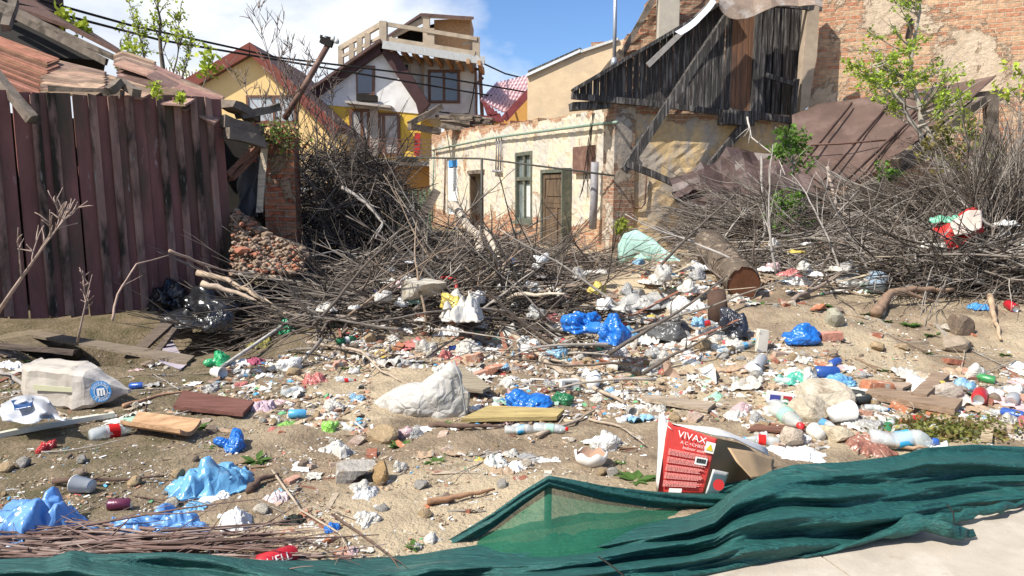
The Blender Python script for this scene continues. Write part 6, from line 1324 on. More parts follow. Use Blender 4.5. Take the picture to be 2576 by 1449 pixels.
for pts, r, f, col, lb in (([(1140, 512, 14), (1195, 590, 12), (1228, 690, 10.2), (1262, 770, 9.0), (1300, 800, 8.6)], .085, 4, (.46, .39, .31), 'thick forked pale branch rising from the debris up to the cream ruin'),
    ([(1225, 580, 11), (1270, 680, 9.8), (1310, 785, 8.7)], .05, 2, (.44, .37, .29), 'pale branch just right of the thick forked one'),
    ([(1265, 825, 8.2), (1330, 870, 7.5), (1400, 935, 6.9), (1500, 985, 6.6), (1570, 1020, 6.3)], .036, 3, TB, 'long brown branch running down from centre toward the flat boards'),
    ([(1275, 835, 8.1), (1350, 900, 7.3), (1420, 950, 6.9)], .022, 2, TB, 'shorter brown branch parallel under the long brown one'),
    ([(770, 860, 7.6), (850, 872, 7.5), (910, 885, 7.2), (960, 935, 6.8), (1040, 970, 6.3)], .020, 3, TB, 'wavy tan branch above the left end of the big white sack'),
    ([(500, 685, 8.9), (570, 705, 8.8), (640, 740, 8.6), (720, 790, 8.2)], .040, 2, (.42, .32, .23), 'thick pale broken branch above the white sack on the black bags'),
    ([(505, 715, 8.4), (580, 730, 8.4), (660, 765, 8.3)], .038, 1, (.46, .36, .27), 'short peeled branch lying directly on the white sack'),
    ([(620, 688, 9.3), (700, 700, 9.2), (800, 720, 9.2)], .045, 1, TB, 'straight grey brown log behind the broken branches'),
    ([(282, 808, 7.6), (295, 740, 7.7), (345, 665, 7.9), (425, 642, 8.3)], .014, 1, (.42, .30, .24), 'thin arching reddish twig in front of the maroon boards'),
    ([(425, 630, 8.3), (490, 655, 8.5), (560, 680, 8.7), (640, 690, 9)], .018, 2, (.36, .26, .2), 'slim branch continuing right from the arching twig'),
    ([(600, 690, 9.2), (700, 670, 9.3), (780, 645, 9.6), (850, 630, 10), (910, 650, 10)], .018, 3, TG, 'arched grey branch across the left part of the brush heap'),
    ([(140, 1218, 4.9), (260, 1216, 4.9), (420, 1205, 4.95)], .016, 1, TD, 'dark reddish stick lying on bare soil above the cup'),
    ([(315, 1028, 5.9), (400, 1003, 6.1), (485, 980, 6.3)], .020, 0, (.36, .21, .13), 'reddish stick running right from the paper sack'),
    ([(630, 1245, 4.7), (660, 1215, 4.8), (705, 1200, 4.9)], .026, 1, TD, 'dark curved stick below the clump of dock leaves'),
    ([(1080, 1075, 5.4), (1180, 1080, 5.4), (1280, 1078, 5.4)], .022, 1, TD, 'dark stick along the bottom of the big white sack'),
    ([(1350, 1100, 5.5), (1440, 1070, 5.6), (1495, 1040, 5.7)], .016, 1, TB, 'thin forked branch across the tan drawer board'),
    ([(1480, 1060, 5.6), (1560, 1080, 5.5), (1620, 1125, 5.2)], .012, 2, TB, 'thin twig reaching from flat boards toward the red carton'),
    ([(1080, 1270, 4.4), (1160, 1255, 4.5), (1245, 1238, 4.6)], .020, 1, (.3, .17, .1), 'split brown stick on the sand behind the net stake'),
    ([(2205, 790, 7.75), (2222, 755, 8.0), (2245, 738, 8.1), (2320, 728, 8.2), (2400, 728, 8.3)], .062, 1, (.24, .16, .11), 'thick smooth bent branch lying on the bare dirt at right'),
    ([(1990, 760, 8.2), (2060, 720, 8.4), (2115, 683, 8.7)], .030, 2, (.26, .2, .16), 'straight brown branch rising right of the white sack near log'),
    ([(2130, 1112, 5.3), (2240, 1130, 5.1), (2330, 1135, 5.0)], .026, 0, (.36, .25, .17), 'jointed brown cane behind the net'),
    ([(840, 1300, 4.2), (980, 1400, 3.7), (1010, 1440, 3.55)], .007, 2, TD, 'thin dark twig curving over the sand toward the net'),
    ([(690, 1190, 4.7), (760, 1290, 4.3), (860, 1350, 4.0), (880, 1390, 3.9)], .008, 3, TB, 'long thin twig arching over the sand below the cloth lump'),
    ([(0, 935, 7.0), (40, 955, 6.6), (88, 985, 6.3)], .030, 1, TG, 'grey branch entering at left edge behind the paper sack'),
    ([(2490, 745, 8), (2500, 800, 7.6), (2512, 860, 7.2)], .035, 0, (.42, .3, .2), 'split pale plank standing up beside the red can'),
    ([(1915, 395, 12.5), (1918, 500, 11.5), (1925, 580, 10.5), (1900, 640, 10)], .022, 2, TG, 'upright grey stick standing in the brush left of the green climber'),
    ([(2080, 420, 12.2), (2105, 520, 11.5), (2150, 560, 11), (2200, 600, 10.5), (2260, 630, 10)], .030, 5, (.38, .30, .24), 'pale branch running down through the middle of grey brush'),
    ([(1880, 295, 13), (1890, 345, 12.8), (1960, 400, 12.5), (1975, 440, 12.2)], .016, 7, (.45, .41, .36), 'twisted bare pale branches in front of the loft corner'),
    ([(2560, 600, 9.3), (2480, 560, 9.4), (2430, 520, 9.5), (2400, 480, 9.8)], .022, 3, TG, 'grey branch crossing behind the red cushion cover'),
    ([(2420, 660, 8.6), (2480, 620, 8.8), (2560, 560, 9.1)], .022, 2, TG, 'grey branch below the red cushion cover rising to the right edge'),
    ([(860, 470, 11), (920, 510, 10.8), (965, 560, 10.6), (945, 600, 10.4)], .030, 3, TG, 'pale curved branch hanging in front of the dark vine tangle'),
    ([(1000, 640, 10), (960, 690, 9.6), (890, 740, 9.2)], .018, 2, TG, 'crooked grey stick on left shoulder of the brush heap')):
    p = bp(*pts); L_ = sum((b-a).length for a, b in zip(p, p[1:])); branch(None, None, L_, r, col, lb, f, pts=p)
# more individually made branches over the heap and brush
for k in range(95):
    x = U(790, 1650); top_ = heap_top(x); y = U(top_+10, top_+290); d = lerp(11.5, 7.8, (y-top_)/290) + U(-.5, .3); p = PG(x, y, d, U(.03, .25))
    L_ = U(.7, 1.8); r = U(.008, .021); col = R.choice(((.24, .18, .13), (.19, .165, .14), (.12, .10, .085), (.33, .29, .245)))
    look = {(.24, .18, .13): 'brown', (.19, .165, .14): 'grey brown', (.12, .10, .085): 'dark', (.33, .29, .245): 'pale grey'}[col]+' '+('long ' if L_ > 1.3 else 'short ')+'branch'
    branch(p, Vector((U(-1,1), U(-.4,.4), U(-.5,.6))), L_, r, col, None, 3, .10, look=look, px=x, py=y)
for k in range(45):
    x = U(1840, 2560); y = U(500, 740); d = lerp(11.5, 8.6, (y-500)/240)+U(-.3,.3); p = PG(x, y, d, U(.03, .2)); L_ = U(.6, 1.6); col = R.choice((TG, (.42, .38, .34), (.2,.16,.13)))
    look = {TG: 'grey brown', (.42, .38, .34): 'pale grey', (.2,.16,.13): 'dark'}[col]+' '+('long ' if L_ > 1.1 else 'short ')+'branch'
    branch(p, Vector((U(-1,1), U(-.4,.4), U(-.3,.7))), L_, U(.008, .018), col, None, 4, .12, look=look, px=x, py=y)
# ================================================================ green shade netting
m_net = M('green_shade_net', (.008, .072, .064), .6, .45, 90, (.15, 1, 1), bump=1.0, bsc=38, bdist=.022, col2=(.03, .16, .14), sc2=120, thr=(.52, .72), col3=(.13, .17, .14), sc3=7, thr3=(.60, .78), spec=.5)
m_net2 = M('green_shade_net_sheer', (.018, .14, .08), .6, .2, 60, bump=.2, bsc=200, col2=(.03, .17, .09), sc2=40, thr=(.5, .7), spec=.3, transl=.2, alpha=.56)
# weave stripes on the sheer net
_nt = m_net2.node_tree; _L = _nt.links.new; _ms = [n for n in _nt.nodes if n.type == 'MIX_SHADER'][-1]; _w = N(_nt, 'ShaderNodeTexWave', _Scale=42, _Distortion=.4, bands_direction='Z'); _tc = [n for n in _nt.nodes if n.type == 'TEX_COORD'][0]
_L(_tc.outputs['Object'], _w.inputs['Vector']); _mr = N(_nt, 'ShaderNodeMapRange'); _mr.inputs[3].default_value = .70; _mr.inputs[4].default_value = .76; _L(_w.outputs['Fac'], _mr.inputs[0]); _L(_mr.outputs[0], _ms.inputs[0])
NET = root('green_netting', tuple(G(1380, 1440))); tag(NET, 'dark green shade netting sagging along the pavement on a short stake', 'netting')
def netsheet(topc, botc, xs, nv, db0, fold, amp, seed, dt=.25, bulge=.12, back=.0):
    """band between top & bottom pixel curves; depth from ground under the bottom curve"""
    rows = []; dds = {}
    for i in range(nv):
        v = i/(nv-1); row = []
        for x in xs:
            yb, yt = interp(botc, x), interp(topc, x)
            if x not in dds: dds[x] = G(x, max(yb, 1100)).y if yb < 1700 else G(x, 1700).y
            y = lerp(yb, yt, v); s = fold[0]*v+fold[1]*x/1000
            f = math.sin(s*6.283+.8*math.sin(x/170+seed)) ; f2 = noise.noise(Vector((x/260, v*7+x/420, seed)))*1.6; f3 = noise.noise(Vector((x/90, v*16+x/160, seed+4)))*1.3+.9*ridge(Vector((x/380, v*8+x/240, seed+9)))+.35*ridge(Vector((x/200, v*19+x/150, seed+2)))
            dep = dds[x] + db0 + dt*v - bulge*math.sin(v*math.pi)**.8 - amp*(f*.45+f2*.7+f3*.25)*min(1, v*5+.15)*min(1, (1-v)*6+.2)
            p = P(x, y, max(1.2, dep)); p.z = max(p.z, .006 if pvside(p.x, p.y) > 0 else .004); row.append(p)
        rows.append(row)
    if back:
        for k in range(1, 5): rows.append([q+Vector((0, back*k/4, -(q.z-H(q.x, q.y+back*k/4)+.01)*(k/4)**1.5)) for q in rows[nv-1]])
    m = MB(); m.grid(rows); return m
X1 = [x for x in range(-120, 2720, 7)]
# main folded band, from the left frame edge to the right
topc = [(-120, 1412), (0, 1408), (120, 1404), (175, 1386), (230, 1396), (420, 1392), (520, 1400), (640, 1418), (760, 1428), (900, 1438), (1000, 1436), (1100, 1412), (1250, 1398), (1400, 1386), (1500, 1372), (1620, 1340), (1740, 1318), (1800, 1292), (1840, 1245), (1880, 1215), (1940, 1184), (2000, 1168), (2130, 1162), (2260, 1146), (2330, 1126), (2450, 1118), (2576, 1124), (2720, 1120)]
botc = [(-120, 1700), (600, 1640), (1200, 1560), (1500, 1500), (1750, 1452), (1900, 1424), (2100, 1385), (2300, 1340), (2400, 1312), (2500, 1290), (2576, 1276), (2720, 1240)]
m = netsheet(topc, botc, X1, 92, .0, (3.4, 1.9), .09, 1.3, .42, .10, .25); build('main_band', m, m_net, NET)
# hem loop up over the stake
top2 = [(930, 1442), (1060, 1395), (1150, 1345), (1240, 1290), (1320, 1232), (1380, 1196), (1440, 1206), (1520, 1222), (1640, 1236), (1760, 1242), (1850, 1240), (1920, 1215)]
bot2 = [(930, 1462), (1060, 1420), (1150, 1385), (1240, 1330), (1320, 1268), (1380, 1226), (1440, 1240), (1520, 1260), (1640, 1278), (1760, 1282), (1850, 1282), (1920, 1260)]
rows = []; nvx = 12
XS2 = [930+i*11 for i in range(91)]
def dst(x): return interp([(930, 3.45), (1380, 3.62), (1850, 3.95), (1920, 4.1)], x)
for i in range(nvx):
    v = i/(nvx-1); rows.append([P(x, lerp(interp(bot2, x), interp(top2, x), v), dst(x)-.035*math.sin(v*math.pi)-.012*math.sin(v*13+x/60)) for x in XS2])
rows.append([q+Vector((0, .05, -.03)) for q in rows[-1]])
m = MB(); m.grid(rows); build('hem_roll', m, m_net, NET)
rows = []
for i in range(24):
    v = i/23; row = []
    for x in [960+i*12 for i in range(76)]:
        y0 = interp(bot2, x)-6; y1 = interp(topc, x)+22; dd = interp([(960, 3.5), (1380, 3.66), (1860, 4.0)], x)+.02
        dd += -.05*v+.03*math.sin(v*3.14)*math.sin(x/55+v*3)+.02*noise.noise(Vector((x/50, v*4, 0))) - .05*math.exp(-((x-1385-v*25)/18)**2)*(1-v)
        y1 = max(y0+3, y1); yy = lerp(y0, y1, v); gb = G(x, y1).y-.03; dd = min(dd, lerp(dst(x)+.02, gb, v)+.02*math.sin(v*3.14)*math.sin(x/45+v*3)); row.append(P(x, yy, dd))
    rows.append(row)
m = MB(); m.grid(rows); build('sheer_panel', m, m_net2, NET)
# second rear fold at right, knot at left, torn hem on pavement
rows = []
for i in range(16):
    v = i/15; rows.append([P(x, lerp(1252+(x-1840)*-.13, 1210-(x-1840)*.10, v)+4*math.sin(x/40), 4.05+(x-1840)*.0006-.06*math.sin(v*3.1)) for x in range(1800, 2000, 10)])
m = MB(); m.grid(rows); build('rear_fold', m, m_net, NET)
t = loft([(1765, 0, 0, 0, 0)]*2, nseg=1) if False else None
for secs in ([(1980, 1402, 1410, .02, 3.32), (2100, 1374, 1392, .05, 3.38), (2250, 1322, 1352, .08, 3.50), (2310, 1290, 1340, .12, 3.52), (2390, 1312, 1362, .09, 3.47), (2450, 1330, 1352, .03, 3.53)], [(2290, 1300, 1330, .04, 3.62), (2380, 1290, 1318, .06, 3.67), (2480, 1272, 1300, .05, 3.74), (2600, 1250, 1268, .04, 3.9)], [(95, 1420, 1440, .03, 3.3), (150, 1392, 1426, .07, 3.4), (180, 1378, 1420, .09, 3.42), (215, 1396, 1425, .05, 3.42), (260, 1404, 1420, .03, 3.45)]):
    t = loft(secs, nseg=26, k=16, amp=.018, rfreq=14); build('twisted_fold', t, m_net, NET)
for p, q in (((1940, 1205, 3.95), (2010, 1238, 3.85)), ((1855, 1250, 3.6), (1834, 1292, 3.5)), ((2382, 1268, 3.5), (2400, 1312, 3.4)), ((1505, 1400, 2.9), (1570, 1449, 2.7))):
    t = MB(); a, b = P(*p), P(*q); t.tube([a, a.lerp(b, .5)+Vector((0, -.02, .012)), b], .0035, 5); build('cable_tie', t, m_dark, NET)
sk = MB(); sk.sm = False; b0 = G(1392, 1448); tp = P(1379, 1184, 3.66); sk.beam(tp-Vector((0,0,.45)), tp, .035, .03, jit=.003, seg=4); tag(build('wooden_stake', sk, m_wood, color=(.58, .5, .4)), 'pale wooden stake poking up through the peak of the green net', 'stake')
# ================================================================ scattered litter, each piece its own thing
def inpoly(x, y, pl):
    c = False; n = len(pl)
    for i in range(n):
        (x0, y0), (x1, y1) = pl[i], pl[(i+1) % n]
        if (y0 > y) != (y1 > y) and x < (x1-x0)*(y-y0)/(y1-y0)+x0: c = not c
    return c
Z_BAND = [(560, 920), (900, 860), (1250, 860), (1600, 860), (1800, 800), (2050, 880), (2200, 930), (2100, 1000), (2250, 1050), (2240, 1125), (1960, 1130), (1850, 1060), (1500, 1060), (1250, 1080), (900, 1090), (640, 1060), (520, 980)]
Z_DEB = [(760, 760), (1560, 740), (1760, 780), (1900, 870), (1700, 930), (1000, 960), (800, 900)]
Z_RIGHT = [(2100, 1000), (2300, 940), (2576, 930), (2576, 1105), (2200, 1120)]
Z_SAND = [(420, 1050), (900, 1090), (1640, 1100), (1640, 1200), (1380, 1190), (1000, 1400), (500, 1420), (450, 1200)]
Z_SOIL = [(0, 1130), (450, 1120), (480, 1290), (0, 1280)]
Z_LEFT = [(0, 860), (420, 920), (560, 1000), (450, 1090), (0, 1050)]
Z_DIRT = [(1900, 760), (2200, 760), (2560, 880), (2560, 1000), (2250, 980), (2000, 850)]
Z_FAR = [(1560, 640), (1800, 640), (2200, 700), (2350, 740), (1900, 740), (1800, 820), (1600, 700)]
def rp(z):
    xs = [p[0] for p in z]; ys = [p[1] for p in z]
    while True:
        x, y = U(min(xs), max(xs)), U(min(ys), max(ys))
        if inpoly(x, y, z): return x, y
BUSY = [(1060, 1000, 130, 75), (1740, 1160, 110, 100), (190, 965, 130, 65)]
def free(x, y): return all(abs(x-a) > w or abs(y-b) > h for a, b, w, h in BUSY)
def spread(zs, n):
    ar = []; out = []
    for z, w in zs: ar += [z]*w
    while len(out) < n:
        x, y = rp(R.choice(ar))
        if free(x, y): out.append((x, y))
    return out
CN = [('white', (.72, .71, .68)), ('dirty white', (.55, .52, .46)), ('off white', (.64, .61, .55)), ('pale pink', (.6, .42, .42)), ('light blue', (.25, .45, .62)), ('pale green', (.35, .55, .42)), ('grey', (.36, .35, .33)), ('red and white', (.5, .16, .14)), ('yellow', (.6, .46, .10))]
CW = [9, 8, 7, 2, 1, 1, 3, 1, 1]
for x, y in spread([(Z_BAND, 9), (Z_DEB, 4), (Z_RIGHT, 3), (Z_SAND, 1), (Z_FAR, 1)], 235):
    cn_, c = R.choices(CN, CW)[0]; big = R.random() < .3; w = U(40, 74) if big else U(20, 40); film = R.random() < .45
    bagpx(x, y, w, w*U(.45, .75), c, look=('big ' if big else 'small ')+cn_+(' translucent' if film else '')+' crumpled bag', mat=m_film if film else m_plas)
for x, y in spread([(Z_BAND, 9), (Z_DEB, 3), (Z_RIGHT, 3), (Z_SAND, 2), (Z_LEFT, 2), (Z_FAR, 1)], 298):
    cn_, c = R.choices(CN, CW)[0]; cb = R.random() < .25
    if cb: cn_, c = 'brown card', (.42, .30, .2)
    w = U(18, 40) if R.random() < .6 else U(40, 74); sd = R.randint(0, 9); o = proto('paper_scrap', sd, lambda q: scrapmb(q, .08+.022*q, 15), m_paper); p = G(x, y); s = w/F*(p-EYE).length
    placepx(o, x, y, U(0, 6.28), (s, s, s), c, .004); ITEMS.append((o, ('wide ' if w > 32 else 'small ')+cn_+' crumpled scrap', 'paper scrap', None, x, y))
BC = [('orange red', (.42, .17, .09)), ('pinkish', (.46, .26, .19)), ('dark red', (.28, .11, .07)), ('mortar covered', (.42, .31, .24))]
for x, y in spread([(Z_BAND, 6), (Z_DEB, 6), (Z_RIGHT, 3), (Z_SAND, 2), (Z_DIRT, 1), (Z_FAR, 2)], 200):
    cn_, c = R.choice(BC); w = U(14, 48); sd = R.randint(0, 9); o = proto('brick_fragment', sd, lambda q: brickmb(q), m_brick); p = G(x, y); s = w/F*(p-EYE).length
    rz = U(0, 6.28); p.z -= .01; put(o, p, rz, (s, s*U(.9, 1.3), s*U(.9, 1.3)), (U(-.3, .3), U(-.25, .25)), c); ITEMS.append((o, ('big ' if w > 32 else 'small ')+cn_+' brick fragment', 'brick', None, x, y))
for (x, y, w, cn_, c, lb) in ((2088, 847, 48, '', (.46, .22, .16), 'pinkish brick on the slope right of the blue knotted bag'), (2210, 660, 50, '', (.46, .24, .17), 'pale red brick in the brush above the basin'), (1950, 657+20, 40, '', (.42, .2, .14), 'brick lying above the white sack near the log'), (2205, 1000-25, 60, '', (.44, .18, .1), 'orange brick right of the pale green scrap on right slope'), (1365, 775+18, 40, '', (.4, .18, .12), 'red brick above the joined blue bags'), (1200, 900, 50, '', (.44, .24, .16), 'hollow red brick below the dirty white bag'), (1250, 930, 52, '', (.42, .2, .13), 'cracked brick in the debris right of the big white sack')):
    o = proto('brick_fragment', int(x) % 7, lambda q: brickmb(q), m_brick); p = G(x, y+w*.2); s = w/F*(p-EYE).length*1.05; put(o, p, U(-.5, .5), (s, s*1.1, s*1.4), (U(-.15, .15), U(-.15, .15)), c); tag(o, lb, 'brick')
SN = [('grey', (.32, .30, .27)), ('pale', (.48, .43, .35)), ('ochre', (.38, .28, .17)), ('brown', (.26, .20, .15))]
for x, y in spread([(Z_BAND, 5), (Z_DEB, 4), (Z_RIGHT, 3), (Z_SAND, 4), (Z_SOIL, 2), (Z_LEFT, 2), (Z_DIRT, 3)], 130):
    cn_, c = R.choice(SN); w = U(10, 36); rockpx(x, y, w, w*U(.5, .8), c, look=('big ' if w > 24 else 'small ')+cn_+' stone', ry=U(.7, 1.2))
WN = [('pale', (.46, .37, .27)), ('brown', (.28, .19, .12)), ('grey', (.32, .28, .23)), ('reddish', (.26, .12, .08))]
for x, y in spread([(Z_BAND, 4), (Z_DEB, 6), (Z_RIGHT, 4), (Z_SAND, 3), (Z_LEFT, 3), (Z_DIRT, 2), (Z_FAR, 5)], 220):
    cn_, c = R.choice(WN); w = U(22, 90); sd = R.randint(0, 9); o = proto('wood_piece', sd, lambda q: plankmb(q), m_wood); s = w/F*(G(x, y)-EYE).length*1.2
    placepx(o, x, y, U(0, 6.28), (s, s*U(.5, 1.2), s*U(.3, .7)), c, .008); ITEMS.append((o, ('long ' if w > 52 else 'short ')+cn_+' wood piece', 'wood', None, x, y))
for x, y in spread([(Z_FAR, 3), ([(1980, 600), (2250, 620), (2300, 700), (2000, 720)], 4)], 26):
    cn_, c = WN[0]; w = U(60, 130); sd = R.randint(0, 9); o = proto('wood_piece', sd, lambda q: plankmb(q), m_wood); p = PG(x, y, U(8.6, 9.4), .15); s = w/F*(p-EYE).length
    put(o, p, U(-.6, .8), (s, s*.6, s*.3), (U(-.2,.2), U(-.3, .3)), (.44, .36, .26)); ITEMS.append((o, 'pale plank', 'wood', None, x, y))
for x, y in spread([(Z_BAND, 6), (Z_RIGHT, 3), (Z_DEB, 2)], 34):
    q = R.random(); col, nm = (CL, 'clear') if q < .6 else (((.12, .45, .22), 'green') if q < .8 else ((.7, .7, .68), 'white')); bot(x, y, U(30, 55), col, U(-1, 1), None, nm+' crushed bottle', R.choice(((.5,.03,.03), (.05,.2,.5), (.6,.6,.6), (.1,.35,.1))), R.choice(((.6,.6,.6), (.5,.1,.1), (.1,.3,.5))))
for x, y in spread([(Z_BAND, 5), (Z_RIGHT, 2)], 9):
    c, nm = R.choice((((.5,.03,.03), 'red'), ((.04,.1,.35), 'blue'), ((.4,.4,.4), 'silver'), ((.05,.25,.08), 'green'))); can(x, y, U(22, 32), c, U(-1, 1), None, 'small '+nm+' can')
for x, y in spread([(Z_BAND, 5), (Z_RIGHT, 2)], 12):
    o = proto('plastic_cup', 0, lambda q: cup_(), m_hard); s = U(18, 34)/F*(G(x, y)-EYE).length/.085; placepx(o, x, y, U(0, 6.28), (s,)*3, R.choice((WH, OW))); ITEMS.append((o, 'white cup', 'cup', None, x, y))
CR_ = .0350
for k, ch in enumerate(('HELL',)):
    build('letters', textmb(ch, .036, lambda x, y: Vector((x-.045, -CR_*math.cos(.55+(y-.013)/CR_), .033+CR_*math.sin(.55+(y-.013)/CR_)))), m_print, cn, color=(.75, .73, .7), origin=(0,0,0))
for x, y in spread([(Z_DEB, 3), ([(650, 700), (1500, 640), (1560, 760), (800, 780)], 2)], 60):
    cn_, c = R.choice(WN); w = U(60, 150); sd = R.randint(0, 9); o = proto('wood_piece', sd, lambda q: plankmb(q), m_wood); s = w/F*(G(x, y)-EYE).length
    put(o, G(x, y)+Vector((0, 0, U(.0, .12))), U(0, 6.28), (s, s*U(.5, 1.0), s*U(.25, .5)), (U(-.4, .4), U(-.5, .5)), c); ITEMS.append((o, 'tilted '+cn_+' board', 'wood', None, x, y))
for x, y in spread([([(1860, 590), (2576, 600), (2576, 760), (1950, 720)], 3), ([(850, 640), (1500, 640), (1560, 830), (760, 830)], 4), ([(1480, 660), (1760, 690), (1760, 860), (1500, 850)], 4)], 62):
    cn_, c = R.choices(CN, CW)[0]; w = U(22, 66); film = R.random() < .5
    bagpx(x, y, w, w*U(.5, .9), c, look=('big ' if w > 44 else 'small ')+cn_+' tangled bag', mat=m_film if film else m_plas, depth=9, k=U(.1, .3))
# small sticks on the ground
for x, y in spread([(Z_BAND, 5), (Z_DEB, 6), (Z_SAND, 3), (Z_SOIL, 1), (Z_LEFT, 3), (Z_RIGHT, 3), (Z_DIRT, 2)], 150):
    sd = R.randint(0, 7)
    def stick(q):
        m = MB(); c = curve((-.5, 0, .012), (1, 0, 0), 1, 9, .09); c = [Vector((v.x, v.y, .012+abs(v.z)*.4)) for v in c]; m.tube(c, [lerp(.011, .005, j/9) for j in range(10)], 5)
        c2 = curve(c[4], (1, .7, .3), .25, 4, .1); m.tube(c2, [.006, .005, .004, .003, .002], 4); return m
    o = proto('stick', sd, stick, m_bark); w = U(40, 190); s = w/F*(G(x, y)-EYE).length; cn_, c = R.choice((('dark', TD), ('brown', TB), ('grey', TG))); placepx(o, x, y, U(0, 6.28), (s, s, min(s, .8)), c, .01)
    ITEMS.append((o, ('long ' if w > 110 else 'short ')+cn_+' stick', 'stick', None, x, y))
# weeds
def weedmb(seed):
    rr = random.Random(seed); m = MB(); m.sm = False
    for k in range(26):
        a = rr.uniform(0, 6.28); l = rr.uniform(.25, .5); up = rr.uniform(.1, .6); w = l*rr.uniform(.14, .24); d = Vector((math.cos(a), math.sin(a), up)); s_ = Vector((-math.sin(a), math.cos(a), 0))*w; c = (rr.uniform(.7, 1.2),)*3
        p0 = Vector((0, 0, .02)); p1 = d*l*.5; p2 = d*l-Vector((0, 0, l*.15)); m.poly([p0, p1-s_, p2], c); m.poly([p0, p2, p1+s_], c)
    return m
m_weed = M('weed_leaf', (1,1,1), .6, .25, 9, obj=True, bump=0, spec=.3, transl=.35)
def weed(x, y, w, c, lab=None, look=None):
    o = proto('weed', R.randint(0, 5), weedmb, m_weed); s = w/F*(G(x, y)-EYE).length; placepx(o, x, y, U(0, 6.28), (s, s, s*U(.7, 1)), c, .0, False)
    if lab: tag(o, lab, 'weed')
    else: ITEMS.append((o, look, 'weed', None, x, y))
for x, y, w, lb in ((645, 1160, 90, 'broad leaved dock clump right of the sky blue bag'), (1010, 1125, 80, 'green weed at the flat ochre stone'), (1095, 1165, 70, 'low weed on the sand below the big white sack'), (1600, 1210, 120, 'wide patch of green leaves left of the red carton'), (1560, 1165, 40, 'small weed right of the broken bowl'), (500, 1075, 60, 'weed with tiny pink flower left of the sky blue bag'), (1040, 1375, 70, 'mossy green tuft on the sand by the rising net hem'), (2290, 820, 60, 'weed patch on bare dirt at right'), (2345, 845, 60, 'taller weed on the right slope'), (1700, 850, 40, 'small weed beside the dark grey bin bag'), (2420, 990, 50, 'weed beside the right hand planks'), (1115, 1068, 60, 'weed sprouting under front edge of the white sack')):
    weed(x, y, w, (.09, .17, .035), lb)
for _ in range(3): pass
o = None
m = MB(); m.sm = False
for k in range(22):
    a = U(-.9, .9); l = U(.12, .24); p = P(1896, 800, 8.0); d = Vector((math.sin(a), U(-.3,.3), math.cos(a))); s_ = Vector((math.cos(a), 0, -math.sin(a)))*.02; m.poly([p, p+d*l*.6-s_, p+d*l, p+d*l*.6+s_], (.16, .42, .05))
tag(build('leafy_plant', m, m_leaf), 'bright green upright plant just right of the sawn log end', 'plant')
for x, y in spread([(Z_SAND, 3), (Z_DIRT, 5), (Z_BAND, 3), (Z_LEFT, 2), (Z_RIGHT, 2)], 55):
    w = U(14, 44); cn_, c = R.choice((('green', (.09, .17, .035)), ('yellow green', (.18, .23, .06)), ('dark green', (.06, .14, .03)))); weed(x, y, w, c, None, ('big ' if w > 28 else 'tiny ')+cn_+' weed')
# dry conifer cuttings
m = MB(); m.sm = False
for k in range(3200):
    x, y = R.gauss(2385, 75), R.gauss(1088, 14); p = G(x, min(1120, max(1060, y)))+Vector((0, 0, abs(R.gauss(0, .03)))); leaf(m, p, U(.02, .05), R.choice(((.20, .22, .05), (.28, .27, .07), (.14, .15, .05), (.24, .17, .07))))
tag(build('conifer_cuttings', m, m_leaf), 'heap of dry olive conifer cuttings behind the net', 'cuttings', kind='stuff')
# rubble slope at pillar
m = MB(); m.sm = False; v3, f3 = ICO[2]
def pebble(mb, p, s, c, flat=.6):
    n = len(mb.v); a, b = U(.6, 1.3), U(.6, 1.3)
    for q in v3[:12]: pass
    for q in ICOS: mb.v.append(p+Vector((q[0]*s*a, q[1]*s*b, q[2]*s*flat)))
    for f_ in ICOF: mb.q(tuple(n+i for i in f_), c)
_b = bmesh.new(); bmesh.ops.create_icosphere(_b, subdivisions=1, radius=1); ICOS = [tuple(x.co) for x in _b.verts]; ICOF = [tuple(q.index for q in p.verts) for p in _b.faces]; _b.free()
for k in range(1900):
    t = U(0, 1); x = lerp(590, 760, t)+U(-10, 10); y = U(interp([(590, 520), (640, 560), (700, 600), (760, 620)], x), 690); d = 10.5-(y-520)/170*1.2; pebble(m, P(x, y, d+U(-.2,.3)), U(.01, .05)*(1 if R.random() < .9 else 1.8), R.choice(((.30, .20, .14), (.30, .22, .16), (.34, .26, .19), (.24, .17, .12), (.22, .16, .11), (.36, .15, .09))))
tag(build('brick_rubble', m, m_chip), 'spill of brick rubble and mortar around foot of the brick pillar', 'rubble', kind='stuff')
# fine litter chips: uncountable
m = MB(); m.sm = False
CC = [((.70, .68, .64), 24), ((.36, .20, .13), 8), ((.28, .20, .13), 26), ((.40, .32, .22), 16), ((.16, .11, .08), 12), ((.34, .32, .29), 12), ((.10, .34, .55), 1.2), ((.15, .42, .2), 1.2), ((.5, .12, .1), .7)]
for zs, n, smin, smax in (([(Z_BAND, 1)], 9000, .006, .045), ([(Z_DEB, 1)], 4200, .008, .045), ([(Z_RIGHT, 1)], 2600, .006, .03), ([(Z_SAND, 1)], 3400, .004, .016), ([(Z_SOIL, 1)], 1300, .004, .015), ([(Z_LEFT, 1)], 1500, .005, .022), ([(Z_DIRT, 1)], 1300, .005, .02), ([(Z_FAR, 1)], 2200, .01, .05)):
    for x, y in spread(zs, n):
        c = R.choices([k[0] for k in CC], [k[1] for k in CC])[0]; u_ = U(.7, 1.2); c = tuple(q*u_ for q in c); s = smin+(smax-smin)*R.random()**2.2; p = G(x, y)
        if R.random() < .45: pebble(m, p, s*.8, c)
        else:
            e = Euler((U(-.5, .5), U(-.5, .5), U(0, 6.28))).to_matrix(); m.box(p+Vector((0,0,.003)), (s*U(1.2, 3.5), s*U(.5, 1.2), s*U(.1, .5)), e, c)
tag(build('fine_litter', m, m_chip), 'fine scattered chips of brick, wood, plastic and paper over the ground', 'litter', kind='stuff')
